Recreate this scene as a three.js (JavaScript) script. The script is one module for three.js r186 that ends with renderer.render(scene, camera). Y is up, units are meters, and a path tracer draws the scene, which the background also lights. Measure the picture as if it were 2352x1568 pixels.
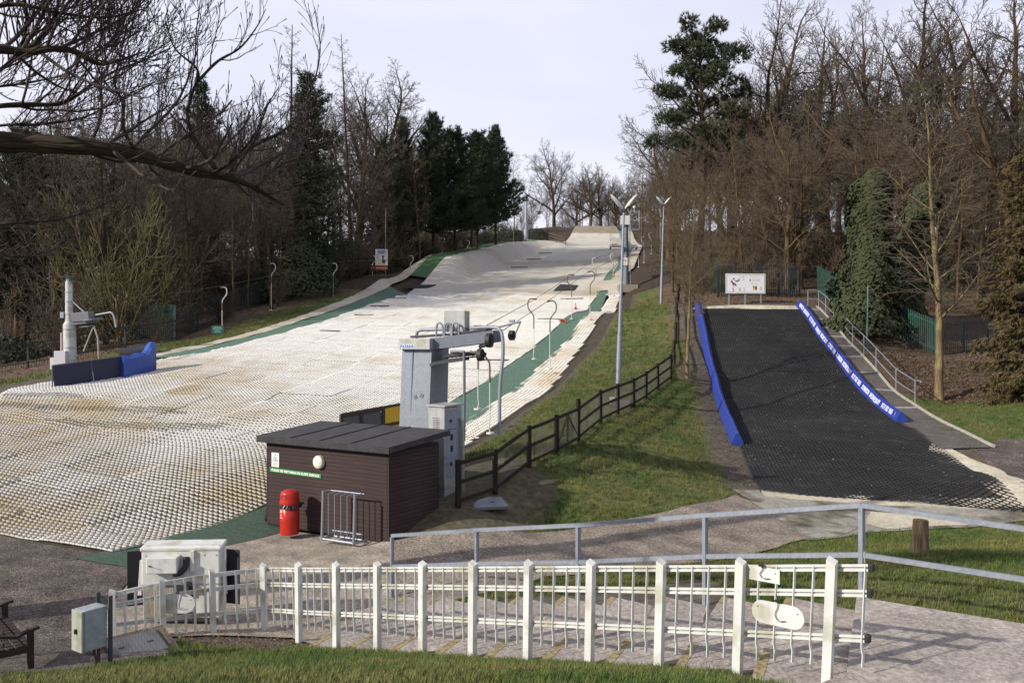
import * as THREE from 'three';
import { mergeGeometries } from 'three/addons/utils/BufferGeometryUtils.js';
import { RoundedBoxGeometry } from 'three/addons/geometries/RoundedBoxGeometry.js';

// ------------------------------------------------------------------ camera, sky, sun, exposure
const scene = new THREE.Scene();
const EYE = 4.7;                                    // the photographer stands on a bank above the yard
const camera = new THREE.PerspectiveCamera(43.67, 1.5, 0.1, 900);
camera.position.set(0, EYE, 0);
camera.lookAt(0, EYE, -10);
const renderer = new THREE.WebGLRenderer({ antialias: true });
renderer.toneMapping = THREE.LinearToneMapping;
renderer.toneMappingExposure = 1.05;
renderer.shadowMap.enabled = true;

function rng(seed) { let a = seed >>> 0; return () => { a = (a + 0x6D2B79F5) | 0; let t = Math.imul(a ^ (a >>> 15), 1 | a); t = (t + Math.imul(t ^ (t >>> 7), 61 | t)) ^ t; return ((t ^ (t >>> 14)) >>> 0) / 4294967296; }; }
const lerp = (a, b, t) => a + (b - a) * t, clamp = (x, a = 0, b = 1) => Math.min(b, Math.max(a, x));
const smooth = (a, b, x) => { const t = clamp((x - a) / (b - a)); return t * t * (3 - 2 * t); };
const NT = new Float32Array(65536); { const r = rng(77); for (let i = 0; i < 65536; i++) NT[i] = r(); }
function vnoise(x, y) {                              // smooth value noise 0..1
  const xi = Math.floor(x), yi = Math.floor(y), fx = x - xi, fy = y - yi;
  const u = fx * fx * (3 - 2 * fx), v = fy * fy * (3 - 2 * fy);
  const h = (i, j) => NT[((i & 255) + ((j & 255) << 8)) & 65535];
  return lerp(lerp(h(xi, yi), h(xi + 1, yi), u), lerp(h(xi, yi + 1), h(xi + 1, yi + 1), u), v);
}
function fbm(x, y, o = 4) { let s = 0, a = 0.5, n = 0; for (let i = 0; i < o; i++) { s += a * vnoise(x, y); n += a; a *= 0.5; x = x * 2.03 + 17.1; y = y * 2.03 + 9.7; } return s / n; }

{ // a thin, even, slightly lavender cloud layer with faint streaks
  const w = 1024, h = 512, data = new Float32Array(w * h * 4);
  for (let j = 0; j < h; j++) {
    const el = ((j + 0.5) / h - 0.5) * Math.PI;     // row 0 is straight down
    for (let i = 0; i < w; i++) {
      const az = (i + 0.5) / w * 2 * Math.PI, k = (j * w + i) * 4;
      const x = Math.cos(az) * Math.cos(el), z = Math.sin(az) * Math.cos(el), y = Math.sin(el);
      const up = Math.max(y, 0), q = 1 / (0.35 + up);
      const s1 = fbm(x * q * 1.6 + 31 + z * q * 0.7, z * q * 2.6 + 7, 5), s2 = fbm(x * q * 0.7 + 90, z * q * 0.7 + 41 - x * q * 0.3, 4);
      const c = clamp((s1 * 0.6 + s2 * 0.4 - 0.36) * 3.2);
      const veil = lerp(0.76, 0.91, c) * lerp(1.0, 0.55, smooth(0.25, 1, up));
      data[k] = veil * lerp(0.88, 0.955, c); data[k + 1] = veil * lerp(0.92, 0.965, c); data[k + 2] = veil * lerp(1.15, 1.11, c); data[k + 3] = 1;
      if (y < 0) { const f = smooth(0, -0.15, y); for (let m = 0; m < 3; m++) data[k + m] = lerp(data[k + m], [0.12, 0.11, 0.08][m], f); }
    }
  }
  const sky = new THREE.DataTexture(data, w, h, THREE.RGBAFormat, THREE.FloatType);
  sky.mapping = THREE.EquirectangularReflectionMapping; sky.magFilter = THREE.LinearFilter; sky.minFilter = THREE.LinearFilter; sky.needsUpdate = true;
  scene.background = sky; scene.environment = sky;
}
const sun = new THREE.DirectionalLight(new THREE.Color(1, 0.94, 0.83), 5.0);
{ // light travels to the right, away from the camera and down at about 27 degrees
  const el = 27 * Math.PI / 180, L = new THREE.Vector3(0.88 * Math.cos(el), -Math.sin(el), -0.475 * Math.cos(el)).normalize();
  sun.target.position.set(0, 3, -40); sun.position.copy(sun.target.position).addScaledVector(L, -160);
  sun.castShadow = true; sun.shadow.radius = 1.6; sun.shadow.mapSize.set(4096, 4096);
  Object.assign(sun.shadow.camera, { left: -120, right: 120, top: 120, bottom: -120, near: 1, far: 400 });
  scene.add(sun, sun.target);
}

// ------------------------------------------------------------------ helpers
const F = 1957, V3 = THREE.Vector3;
const at = (px, py, d) => new V3((px - 1176) / F * d, EYE + (784 - py) / F * d, -d);   // a surveyed bearing and distance to a point
const AX = (px, d) => (px - 1176) / F * d;
const usedNames = new Map();
function numbered(n) { const k = usedNames.get(n) || 0; usedNames.set(n, k + 1); return k ? `${n}_${String(k).padStart(3, '0')}` : n; }
function tag(o, label, category, group) { o.userData.label = label; o.userData.category = category; if (group) o.userData.group = group; return o; }
function thing(name, label, category, pos = [0, 0, 0], turn = 0, group) {
  const o = new THREE.Group(); o.name = numbered(name); scene.add(o); o.position.set(...pos); o.rotation.y = turn;
  return tag(o, label, category, group);
}
const texMats = new Set();
function obj(name, geos, m, parent) {
  let list = (Array.isArray(geos) ? geos : [geos]).map(g => { if (!g.index) return g; const q = g.toNonIndexed(); q.userData.uvDone = g.userData.uvDone; return q; });
  const wantUV = m.map || m.bumpMap || m.roughnessMap;
  for (const g of list) { if (wantUV && !g.userData.uvDone) planarUV(g); for (const k of Object.keys(g.attributes)) if (!['position', 'normal', 'uv', 'color'].includes(k) || (k === 'uv' && !wantUV && !g.userData.uvDone)) g.deleteAttribute(k); }
  const anyC = list.some(g => g.attributes.color); if (anyC) for (const g of list) if (!g.attributes.color) g.setAttribute('color', new THREE.BufferAttribute(new Float32Array(g.attributes.position.count * 3).fill(1), 3));
  const anyU = list.some(g => g.attributes.uv); if (anyU) for (const g of list) if (!g.attributes.uv) planarUV(g);
  const geo = list.length > 1 ? mergeGeometries(list) : list[0];
  const o = new THREE.Mesh(geo, m); o.castShadow = o.receiveShadow = true;
  o.name = parent ? name : numbered(name); (parent || scene).add(o);
  return o;
}
function share(name, geo, m, parent, pos, turn = 0) { const o = new THREE.Mesh(geo, m); o.castShadow = o.receiveShadow = true; o.name = name; if (pos) o.position.set(...pos); o.rotation.y = turn; parent.add(o); return o; }
function struct(o) { o.userData.kind = 'structure'; return o; }
function planarUV(g) {                               // box mapping in metres
  const p = g.attributes.position, n = g.attributes.normal, uv = new Float32Array(p.count * 2);
  for (let i = 0; i < p.count; i++) {
    const ax = Math.abs(n.getX(i)), ay = Math.abs(n.getY(i)), az = Math.abs(n.getZ(i));
    if (ay >= ax && ay >= az) { uv[2 * i] = p.getX(i); uv[2 * i + 1] = p.getZ(i); }
    else if (ax >= az) { uv[2 * i] = p.getZ(i); uv[2 * i + 1] = p.getY(i); }
    else { uv[2 * i] = p.getX(i); uv[2 * i + 1] = p.getY(i); }
  }
  g.setAttribute('uv', new THREE.BufferAttribute(uv, 2)); return g;
}
const E = new THREE.Euler(), M4 = new THREE.Matrix4(), Q = new THREE.Quaternion();
function place(g, x = 0, y = 0, z = 0, rx = 0, ry = 0, rz = 0) { M4.compose(new V3(x, y, z), Q.setFromEuler(E.set(rx, ry, rz)), new V3(1, 1, 1)); return g.applyMatrix4(M4); }
const box = (w, h, d, x, y, z, rx, ry, rz) => place(new THREE.BoxGeometry(w, h, d), x, y, z, rx, ry, rz);
const rbox = (w, h, d, r, x, y, z, rx, ry, rz) => place(new RoundedBoxGeometry(w, h, d, 2, r), x, y, z, rx, ry, rz);
const vec = a => a.isVector3 ? a : new V3(...a);
function rod(a, b, r0, r1 = r0, n = 8) {              // a round bar between two points
  a = vec(a); b = vec(b); const g = new THREE.CylinderGeometry(r1, r0, a.distanceTo(b), n, 1), m = new V3().addVectors(a, b).multiplyScalar(0.5);
  M4.compose(m, Q.setFromUnitVectors(new V3(0, 1, 0), new V3().subVectors(b, a).normalize()), new V3(1, 1, 1)); return g.applyMatrix4(M4);
}
function pipe(pts, r, seg = 24, n = 8, closed = false, tension = 0.5) { return new THREE.TubeGeometry(new THREE.CatmullRomCurve3(pts.map(vec), closed, 'catmullrom', tension), seg, r, n, closed); }
const disc = (r, t, x, y, z, rx = 0, ry = 0, rz = 0, n = 24) => place(new THREE.CylinderGeometry(r, r, t, n), x, y, z, rx, ry, rz);
function sweep(pts, prof, closedEnds = true) {         // a profile [[side, up], ...] carried along a path, kept upright
  pts = pts.map(vec); const n = pts.length, m = prof.length, rings = [];
  for (let i = 0; i < n; i++) {
    const t = new V3().subVectors(pts[Math.min(i + 1, n - 1)], pts[Math.max(i - 1, 0)]); const s = new V3(-t.z, 0, t.x).normalize(), u = new V3().crossVectors(s, t).normalize(); if (u.y < 0) u.negate();
    rings.push(prof.map(([a, b]) => pts[i].clone().addScaledVector(s, a).addScaledVector(u, b)));
  }
  const pos = [], uv = []; let run = 0;
  const per = [0]; for (let j = 0; j < m; j++) { const a = prof[j], b = prof[(j + 1) % m]; per.push(per[j] + Math.hypot(a[0] - b[0], a[1] - b[1])); }
  for (let i = 0; i < n - 1; i++) {
    const L = pts[i].distanceTo(pts[i + 1]);
    for (let j = 0; j < m; j++) {
      const k = (j + 1) % m, A = rings[i][j], B = rings[i][k], C = rings[i + 1][k], D = rings[i + 1][j];
      for (const [v, uu, vv] of [[A, run, per[j]], [B, run, per[j + 1]], [C, run + L, per[j + 1]], [A, run, per[j]], [C, run + L, per[j + 1]], [D, run + L, per[j]]]) { pos.push(v.x, v.y, v.z); uv.push(uu, vv); }
    }
    run += L;
  }
  if (closedEnds) for (const [ring, flip] of [[rings[0], 1], [rings[n - 1], 0]]) for (let j = 1; j < m - 1; j++) for (const v of flip ? [ring[0], ring[j + 1], ring[j]] : [ring[0], ring[j], ring[j + 1]]) { pos.push(v.x, v.y, v.z); uv.push(v.x, v.y); }
  const g = new THREE.BufferGeometry(); g.setAttribute('position', new THREE.Float32BufferAttribute(pos, 3)); g.setAttribute('uv', new THREE.Float32BufferAttribute(uv, 2)); g.userData.uvDone = true; g.computeVertexNormals(); return g;
}
const rectProf = (w, h) => [[-w / 2, -h / 2], [w / 2, -h / 2], [w / 2, h / 2], [-w / 2, h / 2]];
function raw(pos, idx, uv, col, nrm) {
  const g = new THREE.BufferGeometry(); g.setAttribute('position', new THREE.Float32BufferAttribute(pos, 3));
  if (uv) { g.setAttribute('uv', new THREE.Float32BufferAttribute(uv, 2)); g.userData.uvDone = true; }
  if (col) g.setAttribute('color', new THREE.Float32BufferAttribute(col, 3));
  if (idx) g.setIndex(idx); if (nrm) g.setAttribute('normal', new THREE.Float32BufferAttribute(nrm, 3)); else g.computeVertexNormals(); return g;
}
// textures: fn(x, y) -> [r, g, b] sRGB 0..255 or a grey value
function tex(n, fn, srgb = true, rx = 1, ry = rx) {
  const a = new Uint8Array(n * n * 4); for (let j = 0; j < n; j++) for (let i = 0; i < n; i++) { const c = fn(i / n, j / n), k = 4 * (j * n + i); if (c.length) { a[k] = c[0]; a[k + 1] = c[1]; a[k + 2] = c[2]; } else a[k] = a[k + 1] = a[k + 2] = c; a[k + 3] = 255; }
  const t = new THREE.DataTexture(a, n, n); t.wrapS = t.wrapT = THREE.RepeatWrapping; t.magFilter = THREE.LinearFilter; t.minFilter = THREE.LinearMipmapLinearFilter; t.generateMipmaps = true; if (srgb) t.colorSpace = THREE.SRGBColorSpace; t.repeat.set(rx, ry); t.needsUpdate = true; return t;
}
// noise that wraps round a tile of period p cells
function tnoise(x, y, p) { const xi = Math.floor(x), yi = Math.floor(y), fx = x - xi, fy = y - yi, u = fx * fx * (3 - 2 * fx), v = fy * fy * (3 - 2 * fy), m = a => ((a % p) + p) % p, h = (i, j) => NT[(m(i) * 131 + m(j) * 977 + p * 37) & 65535]; return lerp(lerp(h(xi, yi), h(xi + 1, yi), u), lerp(h(xi, yi + 1), h(xi + 1, yi + 1), u), v); }
function tfbm(x, y, p, o = 4) { let s = 0, a = 0.5, n = 0; for (let i = 0; i < o; i++) { s += a * tnoise(x * p, y * p, p); n += a; a *= 0.5; p *= 2; } return s / n; }
function afbm(x, y, px, py, o = 4) { let s = 0, a = 0.5, n = 0; for (let i = 0; i < o; i++) { const X = x * px, Y = y * py, xi = Math.floor(X), yi = Math.floor(Y), fx = X - xi, fy = Y - yi, u = fx * fx * (3 - 2 * fx), v = fy * fy * (3 - 2 * fy), h = (i2, j2) => NT[(((i2 % px) + px) % px * 131 + ((j2 % py) + py) % py * 977 + px * 37) & 65535]; s += a * lerp(lerp(h(xi, yi), h(xi + 1, yi), u), lerp(h(xi, yi + 1), h(xi + 1, yi + 1), u), v); n += a; a *= 0.5; px *= 2; py *= 2; } return s / n; }   // stretched grain that still tiles
const C = (r, g, b) => new THREE.Color().setRGB(r, g, b);
function mat(color, roughness = 0.8, extra = {}) { return new THREE.MeshStandardMaterial({ color: color.isColor ? color : C(...color), roughness, side: THREE.DoubleSide, ...extra }); }
// fine grain shared by many painted and metal surfaces
const grainT = tex(256, (x, y) => 205 + 50 * tfbm(x, y, 16, 4), true, 1);
const streakT = tex(256, (x, y) => { const s = afbm(x, y, 16, 4, 3), b = tfbm(x, y, 8, 4), d = clamp((tfbm(x + 0.3, y, 6, 4) - 0.56) * 6); return [clamp(222 + 33 * s - 26 * d, 0, 255) * lerp(1, 0.93, b), clamp(222 + 33 * s - 30 * d, 0, 255) * lerp(1, 0.93, b), clamp(220 + 33 * s - 42 * d, 0, 255) * lerp(1, 0.92, b)]; }, true, 0.7);
const galvT = tex(256, (x, y) => { const a = tfbm(x, y, 24, 3), b = tfbm(x + 0.5, y, 8, 3); const v = 200 + 38 * a + 16 * b; return [v * 0.97, v * 0.99, Math.min(255, v * 1.03)]; }, true, 1.3);
const bumpT = tex(256, (x, y) => 255 * tfbm(x, y, 32, 4), false, 1.5);
// ------------------------------------------------------------------ lie of the land: X across, d away from the camera
function polyline(pts) { return d => { if (d <= pts[0][0]) return pts[0][1]; for (let i = 1; i < pts.length; i++) if (d <= pts[i][0]) return lerp(pts[i - 1][1], pts[i][1], (d - pts[i - 1][0]) / (pts[i][0] - pts[i - 1][0])); return pts[pts.length - 1][1]; }; }
const profile = polyline([[18.7, 0], [22, 0.2], [25, 0.65], [30, 1.45], [34.8, 2.25], [40, 3.05], [50, 4.75], [62.6, 6.8], [77.7, 9.2], [100, 13.4], [130, 19.3], [150, 22.6], [156, 24.4], [162, 26.6], [170, 27.1], [220, 27.3], [320, 24]]);
// training slope: t = 0 at the top, 1 at the foot
const trainY = polyline([[0, 6.6], [0.12, 5.5], [0.25, 4.22], [0.37, 3.08], [0.5, 2.02], [0.62, 1.42], [0.75, 0.98], [0.88, 0.42], [1, 0.04], [1.1, 0]]);
const trainL = t => [11.5 - 3.65 * t, 52 - 25 * t], trainR = t => [17.6 - 3.2 * t, 52 - 28 * t];
const stepN = k => [-3.11 + 0.706 * k, 13.45 - 0.577 * k], stepY = k => -0.05 + 0.171 * k, STEPX = [1.1, 2.46];   // stair nosings, near end, and the way across
const cps = [];
const cp = (X, d, Y) => cps.push([X, d, Y]), cpp = (px, py, d) => { const v = at(px, py, d); cps.push([v.x, d, v.y]); };
for (const [X, d] of [[-15, 16], [-15, 20], [-10, 14.6], [-11, 18], [-6.5, 15], [-6.5, 19], [-9, 22], [-2.5, 17.2], [-3, 20], [1.5, 16.8], [2, 20.4], [6, 18.5], [6, 22], [10, 19.5], [9, 24.5], [14, 21], [14, 24], [18, 25.5], [-4.5, 22.5], [0.5, 21.6]]) cp(X, d, 0);
for (const [d, xs] of [[25, [-24, -16, -8, -4]], [30, [-25, -17, -9, -3]], [34.8, [-22, -14, -6, -1]], [40, [-18, -10, -3, 2]], [50, [-14, -7, 0, 5]], [62.6, [-13, -5, 3, 8]], [77.7, [-10, 0, 9]], [100, [-6, 5, 14]], [130, [2, 10, 20]], [150, [6, 14, 22]], [162, [9, 14, 21]], [172, [9, 18, 28]], [220, [-40, 10, 60]], [300, [-90, 10, 110]]]) for (const X of xs) cp(X, d, profile(d));
for (const t of [0, 0.12, 0.25, 0.37, 0.5, 0.62, 0.75, 0.88, 1]) { const y = trainY(t), l = trainL(t), r = trainR(t); cp(l[0], l[1], y); cp((l[0] + r[0]) / 2, (l[1] + r[1]) / 2, y); cp(r[0], r[1], y); cp(r[0] + 1.7, r[1], y); }
for (const k of [0, 2, 4, 6, 8]) { const [x, d] = stepN(k); cp(x, d, stepY(k) - 0.1); cp(x + STEPX[0], d + STEPX[1], stepY(k) - 0.12); cp(x - 0.5, d - 0.6, stepY(k) + 0.14); }
for (const [X, d] of [[3.6, 8], [4.7, 10.0], [7, 9], [6, 6.5], [10, 8], [9, 5.5]]) cp(X, d, 1.22);
for (const [X, d, Y] of [[0, 1, 3.1], [-6, 4, 2.5], [4, 3.5, 2.6], [-12, 6, 1.7], [-7, 7.5, 1.55], [-2, 8, 1.6], [1, 6.5, 2.1], [12, 2, 2.6], [-20, 10, 0.9], [-6.3, 10.9, 0.46], [-5.3, 10.9, 0.55], [-9, 11.5, 0.25], [-5.4, 12.2, 0.32], [-6.3, 13.3, 0.0], [-5.3, 13.5, 0], [-4.6, 9.8, 0.9], [-16, 12, 0.4], [-30, 18, 0.3], [7.7, 16, 0.72], [6.2, 12.5, 1.2], [10, 13.5, 1], [11.5, 16.5, 0.55], [3.5, 15, 0.55], [1, 15, 0.22], [7, 19, 0.15]]) cp(X, d, Y);
for (const a of [[1052, 1155, 21.3], [1215, 1075, 24], [1328, 1010, 28.6], [1378, 965, 31], [1450, 1050, 27.5], [1540, 880, 39], [1600, 1100, 26.5], [1555, 690, 62], [1575, 855, 41], [1518, 722, 62.6], [1470, 640, 80], [1700, 696, 54], [1880, 700, 55], [1700, 600, 75], [2000, 620, 76], [2300, 700, 60], [2300, 600, 90], [1700, 560, 110], [2300, 540, 130], [2000, 800, 46], [1985, 762, 49], [2160, 920, 40], [2330, 925, 38], [2352, 1010, 31], [2300, 1050, 29], [2352, 1100, 25.5], [157, 845, 46], [0, 872, 44], [300, 802, 50], [430, 782, 54], [600, 735, 60], [760, 692, 68], [900, 650, 78], [100, 790, 70], [300, 725, 80], [600, 680, 85], [900, 605, 100], [1100, 570, 130], [1200, 552, 136], [0, 710, 120], [400, 650, 130], [800, 590, 150], [-300, 880, 60], [-300, 740, 120], [2700, 640, 90], [2900, 900, 45], [2900, 1150, 24], [-700, 900, 40]]) cpp(...a);
const tps = (() => {                                  // thin-plate spline through the levels above
  const n = cps.length, N = n + 3, A = Array.from({ length: N }, () => new Float64Array(N + 1)), U = r2 => r2 < 1e-9 ? 0 : 0.5 * r2 * Math.log(r2);
  for (let i = 0; i < n; i++) { for (let j = 0; j < n; j++) A[i][j] = U((cps[i][0] - cps[j][0]) ** 2 + (cps[i][1] - cps[j][1]) ** 2); A[i][i] += 0.6; A[i][n] = A[n][i] = 1; A[i][n + 1] = A[n + 1][i] = cps[i][0]; A[i][n + 2] = A[n + 2][i] = cps[i][1]; A[i][N] = cps[i][2]; }
  for (let c = 0; c < N; c++) { let p = c; for (let r = c + 1; r < N; r++) if (Math.abs(A[r][c]) > Math.abs(A[p][c])) p = r;[A[c], A[p]] = [A[p], A[c]]; for (let r = 0; r < N; r++) if (r !== c) { const f = A[r][c] / A[c][c]; if (f) for (let k = c; k <= N; k++) A[r][k] -= f * A[c][k]; } }
  const w = A.map((r, i) => r[N] / r[i]);
  return (x, d) => { let s = w[n] + w[n + 1] * x + w[n + 2] * d; for (let i = 0; i < n; i++) { const a = x - cps[i][0], b = d - cps[i][1]; s += w[i] * U(a * a + b * b); } return s; };
})();
// right-hand edge of the ski matting and its frame: v runs up the slope, u to the left
const edgeCurve = new THREE.CatmullRomCurve3([[-9, 18.7], [-6.8, 23.1], [-4.5, 28], [-2.7, 33.5], [-0.9, 39.5], [2.1, 51], [5, 63], [7.9, 77.7], [12.4, 102], [17.2, 128], [19.3, 150], [19.9, 164]].map(p => new V3(p[0], 0, p[1])), false, 'centripetal');
const EL = edgeCurve.getLength(), EN = 400, EP = edgeCurve.getSpacedPoints(EN);
function slopeXD(u, v) {
  const f = clamp(v / EL, 0, 0.99999) * EN, i = Math.floor(f), a = EP[i], b = EP[i + 1], t = f - i;
  const j = Math.min(EN - 5, Math.max(5, i)), tx = EP[j + 5].x - EP[j - 5].x, tz = EP[j + 5].z - EP[j - 5].z, l = Math.hypot(tx, tz), over = v < 0 ? v : v > EL ? v - EL : 0;
  return [lerp(a.x, b.x, t) - u * tz / l + over * tx / l, lerp(a.z, b.z, t) + u * tx / l + over * tz / l];
}
const slopeL = polyline([[0, 10], [5, 14], [10, 17.5], [14, 19.5], [20, 19.6], [27, 16.4], [40, 16.2], [55, 16.8], [66, 17], [80, 17], [110, 15.5], [130, 10], [150, 7.3]]);
// heights are cached on two grids: fine near the camera, coarse beyond
function bake(x0, x1, d0, d1, s) {
  const nx = Math.round((x1 - x0) / s) + 1, nd = Math.round((d1 - d0) / s) + 1, a = new Float32Array(nx * nd);
  for (let j = 0; j < nd; j++) for (let i = 0; i < nx; i++) a[j * nx + i] = tps(x0 + i * s, d0 + j * s);
  return { has: (x, d) => x >= x0 && x < x1 - s && d >= d0 && d < d1 - s, get: (x, d) => { const fx = clamp((x - x0) / s, 0, nx - 1.001), fd = clamp((d - d0) / s, 0, nd - 1.001), i = Math.floor(fx), j = Math.floor(fd), u = fx - i, v = fd - j, k = j * nx + i; return lerp(lerp(a[k], a[k + 1], u), lerp(a[k + nx], a[k + nx + 1], u), v); } };
}
const hNear = bake(-44, 44, -8, 100, 0.5), hFar = bake(-200, 200, -60, 340, 4);
const bermA = [];   // banked left side of the upper slope
function slopeUV(x, d) { // rough inverse of slopeXD
  let v = clamp((d - 18.7) * 1.06, 0, EL), u = 0;
  for (let k = 0; k < 4; k++) { const [X, D] = slopeXD(0, v), [X2, D2] = slopeXD(1, v), nx = X2 - X, nd = D2 - D; u = (x - X) * nx + (d - D) * nd; const along = (x - X) * nd - (d - D) * nx; v = clamp(v + along, -5, EL + 5); }
  return [u, v];
}
function H(x, d) {
  let y = hNear.has(x, d) ? hNear.get(x, d) : hFar.get(x, d);
  if (d > 60 && d < 170 && x > -24 && x < 24) { const [u, v] = slopeUV(x, d), L = slopeL(v); y += 1.8 * smooth(61, 73, v) * smooth(124, 96, v) * smooth(L - 3.7, L - 0.8, u) * smooth(L + 5, L + 1.6, u); }
  return y;
}
const W = (x, d, dy = 0) => new V3(x, H(x, d) + dy, -d);

// ------------------------------------------------------------------ ground cover by place
const leftW = v => slopeL(v);
const inPoly = (x, d, P) => { let c = false; for (let i = 0, j = P.length - 1; i < P.length; j = i++) if ((P[i][1] > d) !== (P[j][1] > d) && x < (P[j][0] - P[i][0]) * (d - P[i][1]) / (P[j][1] - P[i][1]) + P[i][0]) c = !c; return c; };
const enc = x => 255 * (x <= 0.0031308 ? 12.92 * x : 1.055 * Math.pow(x, 1 / 2.4) - 0.055);
const leftWood = polyline([[30, -42], [43, -27], [54, -20.8], [62, -18.4], [69, -15], [82, -10.6], [136, 1.4], [160, 9]]);
const rightWood = polyline([[41, 8.1], [62, 11.4], [80, 13], [100, 15.5], [130, 20.2], [160, 25]]);
function woodness(x, d) { // 0 grass .. 1 leaf litter
  const n = (fbm(x * 0.35 + 5, d * 0.35, 3) - 0.5) * 3 + (fbm(x * 2.2, d * 2.2 + 40, 3) - 0.5) * 1.6;
  let w = smooth(-0.7, 0.7, leftWood(d) - x + n);
  if (d > 40) { const t = (52 - d) / 25; const onTrain = t > 0 && x > trainL(t)[0] - 1.2 && x < trainR(Math.max(0, (52 - d) / 28))[0] + 2.3; if (!onTrain) w = Math.max(w, smooth(-0.7, 0.7, x - rightWood(d) + n * 0.8)); }
  if (x > 17.5) w = Math.max(w, smooth(-0.8, 0.8, d - 39.5 + (x - 19) * 0.1 + n * 0.7));
  return w;
}
const bare = { at(x, d) { const q = bare.set, i = Math.floor((x - q.X0) / (q.X1 - q.X0) * q.N), j = Math.floor((d - q.D0) / (q.D1 - q.D0) * q.N); return i < 0 || j < 0 || i >= q.N || j >= q.N ? 1 : q.v[j * q.N + i] / 255; } };
{ // near ground sheet with its own colour map (about 4 cm a pixel)
  const X0 = -40, X1 = 40, D0 = -6, D1 = 74, N = 2048, a = new Uint8Array(N * N * 4), b = new Uint8Array(N * N * 4); bare.set = { X0, X1, D0, D1, N, v: new Uint8Array(N * N) };
  const px = (x, d) => x;
  for (let j = 0; j < N; j++) { const d = lerp(D0, D1, (j + 0.5) / N); for (let i = 0; i < N; i++) {
    const x = lerp(X0, X1, (i + 0.5) / N), k = 4 * (j * N + i);
    const f1 = vnoise(x * 11, d * 11), f2 = vnoise(x * 4.1 + 3, d * 4.1), f3 = vnoise(x * 0.9 + 11, d * 0.9), f4 = vnoise(x * 0.27, d * 0.27 + 60), mix3 = 0.4 * f2 + 0.35 * f3 + 0.25 * f4;
    const w = d > 26 || x < -20 ? woodness(x, d) : 0;
    const g = clamp(mix3 * 2.2 - 0.55), t1 = 0.72 + 0.56 * f1;
    let r = lerp(0.056, 0.112, g) * t1, gg = lerp(0.08, 0.11, g) * t1, bb = lerp(0.014, 0.03, g) * t1;        // thin winter turf, straw and green
    if (w > 0) { const q = 0.55 + 0.9 * f1 * f2 + 0.3 * f3; r = lerp(r, 0.1 * q, w); gg = lerp(gg, 0.063 * q, w); bb = lerp(bb, 0.037 * q, w); }
    let under = false, pit = false, s = 0;                                                                                           // bare soil
    if (d > 17 && d < 74) {
      const [u, v] = slopeUV(x, d); const Lv = slopeL(v);
      if (u > -3.4 && u < Lv + 3 && v > -0.3) s = Math.max(s, smooth(-3.3, -2.7, u + (f2 - 0.5) * 0.9) * smooth(Lv + 3, Lv + 2.4, u));
      if (u > -3.3 && u < Lv && v > 0) under = true;
      if (v > 6) s = Math.max(s, smooth(-3.9 + (f3 - 0.5) * 0.9, -3.3, u) * smooth(0, -1, u) * 0.9);
      const t = (52 - d) / 25; if (t > -0.08 && t < 1.12) { const l = trainL(t)[0]; if (t > 0 && t < 1.05 && x > l + 0.05 && x < l + 7.2) pit = true; s = Math.max(s, smooth(l - 1.5 - (f3 - 0.5) * 1.2, l - 0.7, x) * smooth(l + 8.2, l + 7.6, x)); }
    }
    if (d < 15) { const kf = (x + 4.15) / 0.724, df = 14.3 - 0.593 * kf; if (x > -8 && x < 3.3) { const e = (d - df) * 0.77 + (x < -4 ? (x + 4) * -0.25 : 0); s = Math.max(s, smooth(x < -3.4 ? -1.7 : -0.42, x < -3.4 ? -0.9 : -0.1, e + (f2 - 0.5) * 0.4)); } else if (x <= -8) s = 1; if (x < -5.2) s = Math.max(s, smooth(9.8, 10.5, d + (x + 6) * 0.25 + (f3 - 0.5) * 0.6)); }
    if (x > -3 && x < 1.2 && d > 19.5 && d < 25) s = Math.max(s, smooth(1.2, 0.2, x + (f3 - 0.5) * 1.6) * 0.8);
    { const q = 0.6 + 0.8 * f1 * (0.5 + f2); r = lerp(r, 0.078 * q, s); gg = lerp(gg, 0.061 * q, s); bb = lerp(bb, 0.046 * q, s); if (pit) { r = 0.016 * q; gg = 0.015 * q; bb = 0.014 * q; } if (under) { r = 0.05 * q; gg = 0.038 * q; bb = 0.022 * q; } }
    bare.set.v[j * N + i] = 255 * Math.max(s, w);
    a[k] = enc(r); a[k + 1] = enc(gg); a[k + 2] = enc(bb); a[k + 3] = 255;
    const hh = 255 * clamp(0.6 * f1 + 0.4 * f2); b[k] = b[k + 1] = b[k + 2] = hh; b[k + 3] = 255;
  } }
  const mk = (arr, srgb) => { const t = new THREE.DataTexture(arr, N, N); t.magFilter = THREE.LinearFilter; t.minFilter = THREE.LinearMipmapLinearFilter; t.generateMipmaps = true; if (srgb) t.colorSpace = THREE.SRGBColorSpace; t.needsUpdate = true; return t; };
  const m = new THREE.MeshStandardMaterial({ map: mk(a, true), bumpMap: mk(b, false), bumpScale: 0.035, roughness: 0.97, side: THREE.DoubleSide });
  const S = 0.5, nx = (X1 - X0) / S, nd = (D1 - D0) / S, pos = [], uv = [], idx = [];
  for (let j = 0; j <= nd; j++) for (let i = 0; i <= nx; i++) { const x = X0 + i * S, d = D0 + j * S, rough = 0.12 * woodness(x, d) * (fbm(x * 0.8, d * 0.8, 3) - 0.5); let dip = 0.012; if (d > 18 && x > -24 && x < 9) { const [su, sv] = slopeUV(x, d); if (su > -3 && su < slopeL(sv) + 2.6 && sv > 0.4) dip = 0.05; } pos.push(x, H(x, d) + rough - dip, -d); uv.push(i / nx, j / nd); }
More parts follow.
